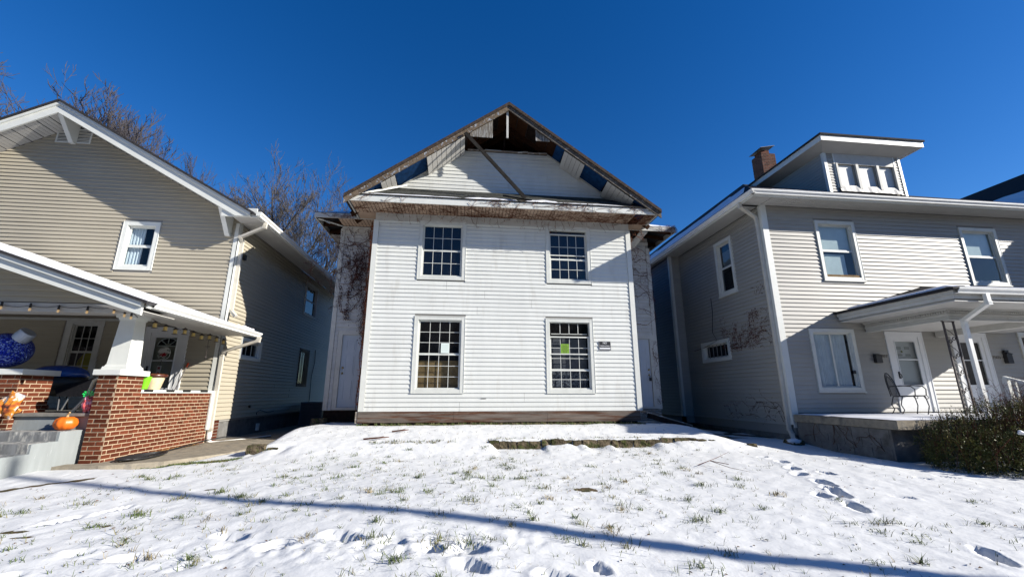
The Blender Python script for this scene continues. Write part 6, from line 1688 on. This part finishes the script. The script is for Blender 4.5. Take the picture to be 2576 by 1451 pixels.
# rusty vine along the corner
t = thing('corner_vine', 'rust brown leafy vine climbing the left corner of the white house front', 'vine', (-2.62, 11.38, 1.2)); st, lf = MB(), MB()
for j in range(4):
    pts = []; x = -2.64-.02*j
    for i in range(60): pts.append((x+.03*math.sin(i*.5+j)+rs.uniform(-.01, .01), 11.40+.03*j, 1.15+i*.088))
    st.tube(pts, .009, 4, cap=False)
for _ in range(2100):
    z = 1.3+4.9*(rs.random()**.75); q = Vector((-2.64+rs.gauss(0, .035), 11.38+rs.uniform(-.05, .08), z)); e = rs.uniform(.012, .032); u = Vector((rs.uniform(-1, 1), rs.uniform(-1, 1), rs.uniform(-.6, .6))).normalized()*e; v = Vector((rs.uniform(-.5, .5), rs.uniform(-.5, .5), -1)).normalized()*e*1.4
    k = len(lf.v); lf.v += [tuple(q-u*.5), tuple(q+v*.5), tuple(q+u*.5), tuple(q-v*.4)]; lf.f.append((k, k+1, k+2, k+3))
st.build('vine_stem', VINE, t, kind='stuff'); lf.build('vine_leaf', VLEAF_O, t, kind='stuff')
# vine on eave: soffit frame (s = x, "z" = y mapped)
class Flat:
    def __init__(f, z, dirz): f.z, f.d = z, dirz
    def p(f, s, o, y): return (s, y, f.z-o)
vine('eave_vine', 'tangled dead vine under the front eave of the white house', Flat(ZT, 1), [(x, 10.7+.4*rs.random(), rs.uniform(0, 6.28)) for x in [-3+i*.3 for i in range(9)]]+[(x, 10.7+.4*rs.random(), rs.uniform(0, 6.28)) for x in [-.3+i*.22 for i in range(26)]],
     (-3.1, 5.3, 10.56, 11.25), 8, r=.007, leafn=1, leafp=.08, branch=.13, n_len=(18, 45), off=.02)
FE = Frame((0, ey-.03, 0), (1, 0, 0), (0, -1, 0))
vine('fascia_vine', 'thin dead vine tangled over the white front fascia', FE, [(x, 6.62, rs.uniform(-.3, .3)) for x in [0+i*.3 for i in range(18)]]+[(-2.9, 6.58, .2), (-2.3, 6.58, 0)], (-3.0, 5.4, 6.5, 6.78), 21, r=.006, leafn=1, leafp=.1, branch=.12, n_len=(10, 26), off=.012)
vine('frieze_vine', 'sparse dead vine tendrils hanging over the frieze under the eave', Frame((0, 11.25, 0), (1, 0, 0), (0, -1, 0)), [(-2.2+.19*i_, 6.5, -1.5+.5*((i_*7) % 5-2)/2) for i_ in range(36)], (-2.5, 4.7, 6.2, 6.53), 31, r=.006, leafn=2, leafp=.22, branch=.12, n_len=(3, 9), off=.02, leafm=VLEAF_O)
# right wing vine
vine('side_vine', 'dead vine on the narrow right wing of the white house', FW, [(5.3, 6.3, -1.5), (5.35, 5.7, 0), (5.25, 5.3, .1), (5.3, 4.6, .1), (5.4, 4.2, 0), (5.25, 3.7, 0), (5.5, 6.2, -1), (5.3, 5.0, 0)], (5.2, 5.95, 3.5, 6.5), 12, r=.008, leafn=3, leafp=.25, branch=.08, hang=.03, n_len=(14, 30))
vine('corner_creeper', 'thin dead creeper beside the right door of the white house', FW, [(5.84, 1.3, 1.5), (5.82, 2.0, 1.6), (5.85, 2.6, 1.5)], (5.72, 5.95, 1.2, 3.2), 14, r=.007, leafn=1, leafp=.15, branch=.2, n_len=(14, 22))
vine('hanging_vine', 'brown vine hanging from the broken right eave corner', Frame((0, 11.6, 0), (1, 0, 0), (0, -1, 0)), [(5.0, 6.5, -1.5), (5.1, 6.4, -1.6), (5.2, 6.5, -1.4), (4.95, 6.3, -1.5), (5.3, 6.5, -1.6)], (4.85, 5.4, 5.5, 6.6), 15, r=.007, leafn=3, leafp=.3, branch=.12, n_len=(10, 22), hang=.03)
FWL = Frame((0, 11.74, 0), (1, 0, 0), (0, -1, 0))
vine('wing_eave_vine', 'dead vine on the fascia of the left wing roof', FWL, [(-4.2, 6.66, -.1), (-3.9, 6.6, 0), (-3.6, 6.6, 0), (-3.4, 6.62, .1)], (-4.4, -3.1, 6.5, 6.75), 16, r=.007, leafn=1, leafp=.15, branch=.15, n_len=(12, 26), off=.01)
vine('right_wing_eave_vine', 'dead vine on the snowy eave of the right wing roof', Frame((0, 11.68, 0), (1, 0, 0), (0, -1, 0)), [(5.6, 6.66, -.1), (5.9, 6.6, 0), (6.2, 6.6, 0)], (5.3, 6.55, 6.45, 6.75), 17, r=.007, leafn=1, leafp=.15, branch=.18, n_len=(12, 26), off=.01)
vine('free_hanging_vine', 'loose vine strands hanging off the left wing eave against the sky', Frame((0, 12.4, 0), (1, 0, 0), (0, -1, 0)), [(-4.2, 6.4, -1.5), (-4.3, 6.4, -1.3), (-4.15, 5.6, -1), (-4.4, 5.8, -1.2), (-4.0, 5.4, -2.4), (-3.95, 5.0, -1.5)], (-4.75, -3.8, 4.4, 6.5), 19, r=.007, leafn=3, leafp=.28, branch=.1, n_len=(16, 34), hang=.02)
# vines on the grey house
vine('wall_creeper', 'rusty creeper on the grey side wall above the barred window', F5, [(.3, 3.25, .2), (.6, 3.35, .1), (.2, 3.1, .15), (.9, 3.5, .25), (.5, 3.05, .1), (1.2, 3.4, .3), (.8, 3.2, .2)], (.15, 2.5, 2.95, 4.0), 41, r=.006, leafm=VLEAF_R, leafn=3, leafp=.4, branch=.13, n_len=(20, 40), off=.025)
vine('small_creeper', 'short creeper strand right of the upper side window of the grey house', F5, [(.2, 4.5, .1), (.5, 4.55, .05)], (.15, 1.2, 4.35, 4.75), 42, r=.006, leafn=2, leafp=.2, branch=.1, n_len=(10, 16), off=.025)
vine('base_creeper', 'bare creeper spreading at the base of the grey side wall', F5, [(.2, .9, 1.0), (.3, .9, .7), (.6, .9, .6), (.2, 1.3, .3), (1.2, .95, .4), (1.9, 1.0, .3)], (.12, 3.4, .84, 2.2), 43, r=.006, leafn=1, leafp=.12, branch=.09, n_len=(16, 34), off=.025)
vine('foundation_creeper', 'bare creeper on the porch foundation of the grey house', Frame((8.34, 7.75, 0), (0, 1, 0), (-1, 0, 0)), [(.2, .5, 1), (.8, .5, 1.5), (1.4, .5, 2), (1.9, .5, 1.8), (2.2, .6, 2.2)], (.05, 2.4, .45, 1.0), 44, r=.006, leafn=1, leafp=.1, branch=.15, n_len=(10, 22), off=.02)
t = thing('loose_cable', 'thin dark cable hanging on the grey side wall by the barred window', 'cable', (RX-.03, 13.4, 3.4)); q = MB(); q.tube([F5.p(2.85, .03, 4.75), F5.p(2.83, .04, 4.3), F5.p(2.95, .05, 3.6), F5.p(2.75, .05, 3.3), F5.p(3.5, .05, 3.15), F5.p(4.2, .04, 3.1)], .009, 5); q.build('wire', BLACKPL, t)

# trees
def tree_mesh(seed, height, spread=.5, levels=6, trunk_r=.22, twig=.012, maxn=3600, clear=.42):
    rs = random.Random(seed); mb = MB(); queue = [(Vector((0, 0, -.3)), Vector((0, 0, 1)), height*.62, trunk_r, 0)]; cnt = 0
    while queue and cnt < maxn:
        p, d, ln, r, lv = queue.pop(0); cnt += 1
        n = 9 if lv == 0 else (5 if lv < 3 else 3); pts = [p]; rad = [r]; dirs = [d]
        for i in range(n):
            d = (d+Vector((rs.gauss(0, .07+.03*lv), rs.gauss(0, .07+.03*lv), rs.gauss(.03+.03*lv, .05)))).normalized(); p = p+d*ln/n; pts.append(p); dirs.append(d); rad.append(max(r*(1-.6*(i+1)/n), twig*.7))
        mb.tube(pts, rad, 7 if lv == 0 else (5 if lv < 2 else 3), cap=False)
        if lv >= levels: continue
        k = (rs.randint(9, 12), rs.randint(5, 7), rs.randint(4, 6), rs.randint(3, 5), 3, 3, 2)[min(lv, 6)]
        for j in range(k):
            t = clear+(1-clear)*(j+rs.random())/k if lv == 0 else rs.uniform(.2, 1.0)
            f = min(t*n, n-.001); i_ = int(f); q = pts[i_].lerp(pts[i_+1], f-i_); dd = dirs[i_+1]
            ax = Vector((rs.gauss(0, 1), rs.gauss(0, 1), rs.gauss(0, .4))); ax = (ax-dd*ax.dot(dd)).normalized()
            a = rs.uniform(.45, 1.0)*(spread+.35)
            nd = (dd*math.cos(a)+ax*math.sin(a)).normalized()
            queue.append((q, nd, ln*rs.uniform(.42, .66)*(1.15-.45*t if lv == 0 else 1), max(rad[i_]*rs.uniform(.4, .62), twig), lv+1))
    return mb
def tree(seed, loc, height, label, m, **kw):
    t = thing('bare_tree', label, 'tree', loc, 'bare winter trees behind the houses')
    mb = tree_mesh(seed, height, **kw); zz_ = sorted(v[2] for v in mb.v); mz = zz_[int(len(zz_)*.985)]; sc = height/mz
    mb.v = [(loc[0]+x*sc, loc[1]+y*sc, loc[2]+z*sc) for x, y, z in mb.v]
    ntv = 10*7; ntf = 9*7
    a = MB(); a.v = mb.v[:ntv]; a.f = mb.f[:ntf]; a.build('trunk', m, t, smooth=True)
    b_ = MB(); b_.v = mb.v[ntv:]; b_.f = [tuple(i-ntv for i in f) for f in mb.f[ntf:]]; b_.build('branches', m, t)
tree(101, (-14.4, 30, .7), 16.4, 'tallest bare tree with a straight trunk between the tan and white houses', BARK, spread=.3, trunk_r=.27, maxn=5200, twig=.010)
tree(102, (-11.5, 31, .7), 14.7, 'slightly shorter bare tree close to the left of the white house', BARK, spread=.4, trunk_r=.2, maxn=4600, twig=.010)
tree(103, (-16.6, 34, .7), 14.6, 'slender bare tree left of the tallest tree', BARK, spread=.35, trunk_r=.16, maxn=2600, twig=.010)
tree(104, (-23.0, 30, .7), 18.6, 'bare tree crown rising behind the middle of the tan roof', BARK_R, spread=.15, trunk_r=.3, maxn=4500, twig=.012)
tree(105, (-20.6, 31, .7), 16.7, 'smaller bare crown just right of the middle of the tan roof', BARK_R, spread=.15, trunk_r=.22, maxn=4200, twig=.011)
tree(106, (-31.6, 28, .7), 21.0, 'purplish bare tree crown at the far left edge above the tan roof', BARK_R, spread=.5, trunk_r=.35, maxn=6500, twig=.017)
tree(107, (-29.9, 29, .7), 21.0, 'purplish bare crown left of the peak of the tan roof', BARK_R, spread=.3, trunk_r=.32, maxn=6500, twig=.017)
tree(108, (-28.9, 31, .7), 20.2, 'purplish bare crown right of the peak of the tan roof', BARK_R, spread=.2, trunk_r=.3, maxn=5500, twig=.016)

# evergreen bush
BUSH = thing('evergreen_bush', 'low dense dark green bush dusted with snow before the porch', 'bush', (9.9, 6.95, .25))
BL = ramp_mat('bush_leaf_green', [(.3, (.028, .038, .011)), (.46, (.06, .07, .017)), (.6, (.13, .125, .03)), (.76, (.19, .14, .05))], 6, .55)
BL.node_tree.nodes['Principled BSDF'].inputs['Specular IOR Level'].default_value = .25
lf, st = MB(), MB(); rs = random.Random(77)
lobes = [(9.0, 7.05, .62, .62, .55, .55), (9.7, 6.9, .75, .75, .65, .68), (10.4, 6.85, .78, .75, .7, .66), (11.2, 6.8, .75, .8, .7, .65), (9.3, 6.7, .5, .6, .5, .45), (10.1, 6.5, .48, .8, .5, .45), (11.0, 6.4, .5, .8, .5, .45), (8.75, 6.95, .5, .4, .4, .4)]
for _ in range(14000):
    cx, cy, cz, a, b_, c = rs.choice(lobes)
    v = Vector((rs.gauss(0, 1), rs.gauss(0, 1), rs.gauss(0, 1))).normalized()
    k_ = (.72+.3*rs.random()**.5)*(1+.22*noise.noise(Vector((v.x*2.3+cx, v.y*2.3, v.z*2.3)))+.12*noise.noise(v*6+Vector((cx*3, 0, 0))))
    p = Vector((cx+v.x*a*k_, cy+v.y*b_*k_, cz+v.z*c*k_))
    if p.z < ground_z(p.x, p.y, False)-.02: continue
    for _2 in range(3):
        q = p+Vector((rs.gauss(0, .02), rs.gauss(0, .02), rs.gauss(0, .03)))
        e = rs.uniform(.009, .019); d = (v+Vector((rs.gauss(0, .6), rs.gauss(0, .6), rs.gauss(.4, .5)))).normalized(); s_ = d.cross(Vector((rs.gauss(0, 1), rs.gauss(0, 1), rs.gauss(0, 1)))).normalized()
        k = len(lf.v); lf.v += [tuple(q), tuple(q+d*e*1.2+s_*e*.6), tuple(q+d*e*2.4), tuple(q+d*e*1.2-s_*e*.6)]; lf.f.append((k, k+1, k+2, k+3))
for _ in range(650):      # upright shoots breaking the outline
    cx, cy, cz, a, b_, c = rs.choice(lobes[:4]+lobes[:4]+lobes[4:])
    an = rs.uniform(0, 6.28); r_ = rs.random()**.5; x, y = cx+a*r_*math.cos(an)*.95, cy+b_*r_*math.sin(an)*.95; z = cz+c*math.sqrt(max(0, 1-r_*r_))*.95
    h = rs.uniform(.08, .24); dx, dy = rs.gauss(0, .05), rs.gauss(0, .05); st.tube([(x, y, z-.2), (x+dx, y+dy, z+h)], [.004, .002], 3, cap=False)
    for i in range(16):
        t_ = i/15; q = Vector((x+dx*t_, y+dy*t_, z-.05+(h+.06)*t_)); e = rs.uniform(.009, .016); d = Vector((rs.gauss(0, 1), rs.gauss(0, 1), .8)).normalized(); s_ = d.cross(Vector((0, 0, 1))).normalized()
        k = len(lf.v); lf.v += [tuple(q), tuple(q+d*e+s_*e*.5), tuple(q+d*e*2), tuple(q+d*e-s_*e*.5)]; lf.f.append((k, k+1, k+2, k+3))
for _ in range(40): a = rs.uniform(8.8, 11.5); st.tube([(a, 6.9, .2), (a+rs.gauss(0, .25), 6.8+rs.gauss(0, .3), .9)], [.018, .006], 5, cap=False)
lf.build('foliage', BL, BUSH, kind='stuff'); st.build('twigs', VINE, BUSH, kind='stuff')
q = MB()
for (x, y, z, r_) in ((9.35, 6.32, .86, .06), (9.25, 6.28, .90, .05), (9.55, 6.22, .80, .06), (9.75, 6.2, .92, .09), (9.85, 6.15, .96, .06), (9.6, 6.18, .66, .05), (10.2, 6.0, .62, .05), (10.5, 6.1, .8, .04), (9.95, 6.0, .45, .035), (9.9, 6.3, 1.12, .06), (9.1, 6.5, .95, .04), (10.35, 5.95, .7, .04), (10.6, 5.95, .6, .05)):
    for _ in range(5): blob(q, (x+rs.gauss(0, r_*.8), y+rs.gauss(0, .03)-.22, z+.03+rs.gauss(0, r_*.3)), r_*rs.uniform(.45, .9), rs.random()*9, 2, .7, (1.2, .8, .6))
q.build('snow_clumps', SNOW_M, BUSH, smooth=True)
# reddish shrub behind
SH = thing('red_twig_shrub', 'reddish bare twiggy shrub behind the green bush', 'shrub', (11.0, 7.3, .3)); st, lf = MB(), MB()
for _ in range(230):
    x, y = rs.uniform(10.0, 12.2), rs.uniform(7.0, 7.45); p = Vector((x, y, .5)); d = Vector((rs.gauss(0, .18), rs.gauss(0, .12), 1)).normalized(); pts = [p]; n = 7; L_ = rs.uniform(.85, 1.45)*(1 if x > 10.4 else .85)
    for i in range(n):
        d = (d+Vector((rs.gauss(0, .12), rs.gauss(0, .1), 0))).normalized(); p = p+d*L_/n; pts.append(p)
        if i > 3:
            for _2 in range(3):
                e = p+Vector((rs.gauss(0, .08), rs.gauss(0, .06), rs.uniform(0, .1))); st.tube([p, e], [.0025, .0015], 3, cap=False)
                for _3 in range(3):
                    q = e+Vector((rs.gauss(0, .02), rs.gauss(0, .02), rs.gauss(0, .02))); s_ = .008; k = len(lf.v); lf.v += [(q.x-s_, q.y, q.z), (q.x, q.y-s_, q.z+s_), (q.x+s_, q.y, q.z+s_)]; lf.f.append((k, k+1, k+2))
    st.tube(pts, [.005*(1-.6*i/n) for i in range(n+1)], 3, cap=False)
st.build('twigs', mat('red_twig', (.14, .055, .04), .8), SH, kind='stuff'); lf.build('dried_leaves', mat('red_dry_leaf', (.24, .09, .07), .8), SH, kind='stuff')

# ================================================================== the street side behind the photographer
PL = thing('utility_pole', 'tall wooden utility pole whose shadow falls across the lawn', 'utility pole', (13.9, -.55, 0))
q = MB(); q.tube([(13.9, -.55, -.3), (13.9, -.55, 6), (13.9, -.55, 10.6)], [.14, .11, .08], 12); q.build('pole', mat('pole_wood', (.16, .12, .09), .85), PL)
# asphalt street, kerb and the far pavement (behind the camera)
ASPH = mat('wet_asphalt', (.045, .045, .048), .8, var=.3, vscale=3, bump=.3)
q = MB(); q.box(-120, 120, -13.5, -1.5, -.5, -.02+.035); q.build('street', ASPH, kind='structure', label='dark wet asphalt street')
q = MB(); q.box(-120, 120, -1.5, .3, -.5, .06); q.build('pavement', CONC, kind='structure', label='bare concrete pavement')
q = MB(); q.box(-120, 120, -15.3, -13.5, -.5, .06); q.build('far_pavement', CONC, kind='structure', label='concrete pavement across the street')
HM = [mat('street_house_wall_%s' % n_, c_, .85, var=.1) for n_, c_ in (('brick', (.15, .07, .05)), ('brown', (.16, .13, .10)), ('green', (.10, .13, .11)))]
LBL = ['brick red gabled house across the street', 'brown gabled house across the street, mirrored in the right window', 'dull green gabled house across the street', 'far brick house down the street', 'far brown house down the street', 'last green house down the street']
for i, x0 in enumerate((-12.5, -1.5, 9.5, 20.5, -24, -35.5)):
    H5 = thing('street_house', LBL[i], 'house', (x0+4.5, -24, 0), 'houses across the street')
    w_ = HM[i % 3]; x1 = x0+9; xm = x0+4.5
    q = MB(); q.box(x0, x1, -31, -22, -.2, 6.0); q.prism([(x0, -22, 6.0), (x1, -22, 6.0), (xm, -22, 9.6)], (0, -9, 0)); q.build('wall', w_, H5)
    for sg in (-1, 1):
        e = xm+sg*5.1; q = MB(); q.hexa([(e, -21.4, 5.5), (xm, -21.4, 9.62), (xm, -31.4, 9.62), (e, -31.4, 5.5), (e, -21.4, 5.65), (xm, -21.4, 9.8), (xm, -31.4, 9.8), (e, -31.4, 5.65)]); q.build('roof', SHINGLE, H5)
    for (wx, wz) in ((x0+2, 1.6), (x1-3.2, 1.6), (x0+2, 4.2), (x1-3.2, 4.2)):
        q = MB(); q.box(wx, wx+1.2, -22, -21.94, wz, wz+1.5); f_ = q.build('window', TRIM_DIRTY, H5); q = MB(); q.box(wx+.1, wx+1.1, -21.94, -21.93, wz+.1, wz+1.4); q.build('pane', BLACK, f_)
    q = MB(); q.box(x0, x1, -22, -19.6, 2.7, 2.95); q.build('porch_roof', SHINGLE, H5)
# unseen wooded ridge, added behind the street houses to block low bright sky
q = MB(); n = 60
for i in range(n):
    for j in range(6):
        def hz(a, c):
            x = -260+520*a/n; y = -42-c*16; return (x, y, [-.5, 7, 14, 20, 24, 24, 10][c]*(1+.22*noise.noise(Vector((x*.02, c*.3, 1)))+.12*noise.noise(Vector((x*.3, c, 4)))))
        q.quad(hz(i, j), hz(i+1, j), hz(i+1, j+1), hz(i, j+1))
q.build('sky_block_hill', mat('sky_block_hillside', (.09, .07, .06), .95, var=.4, vscale=.4), kind='structure', label='added bare wooded hillside across the street, blocking low sky')
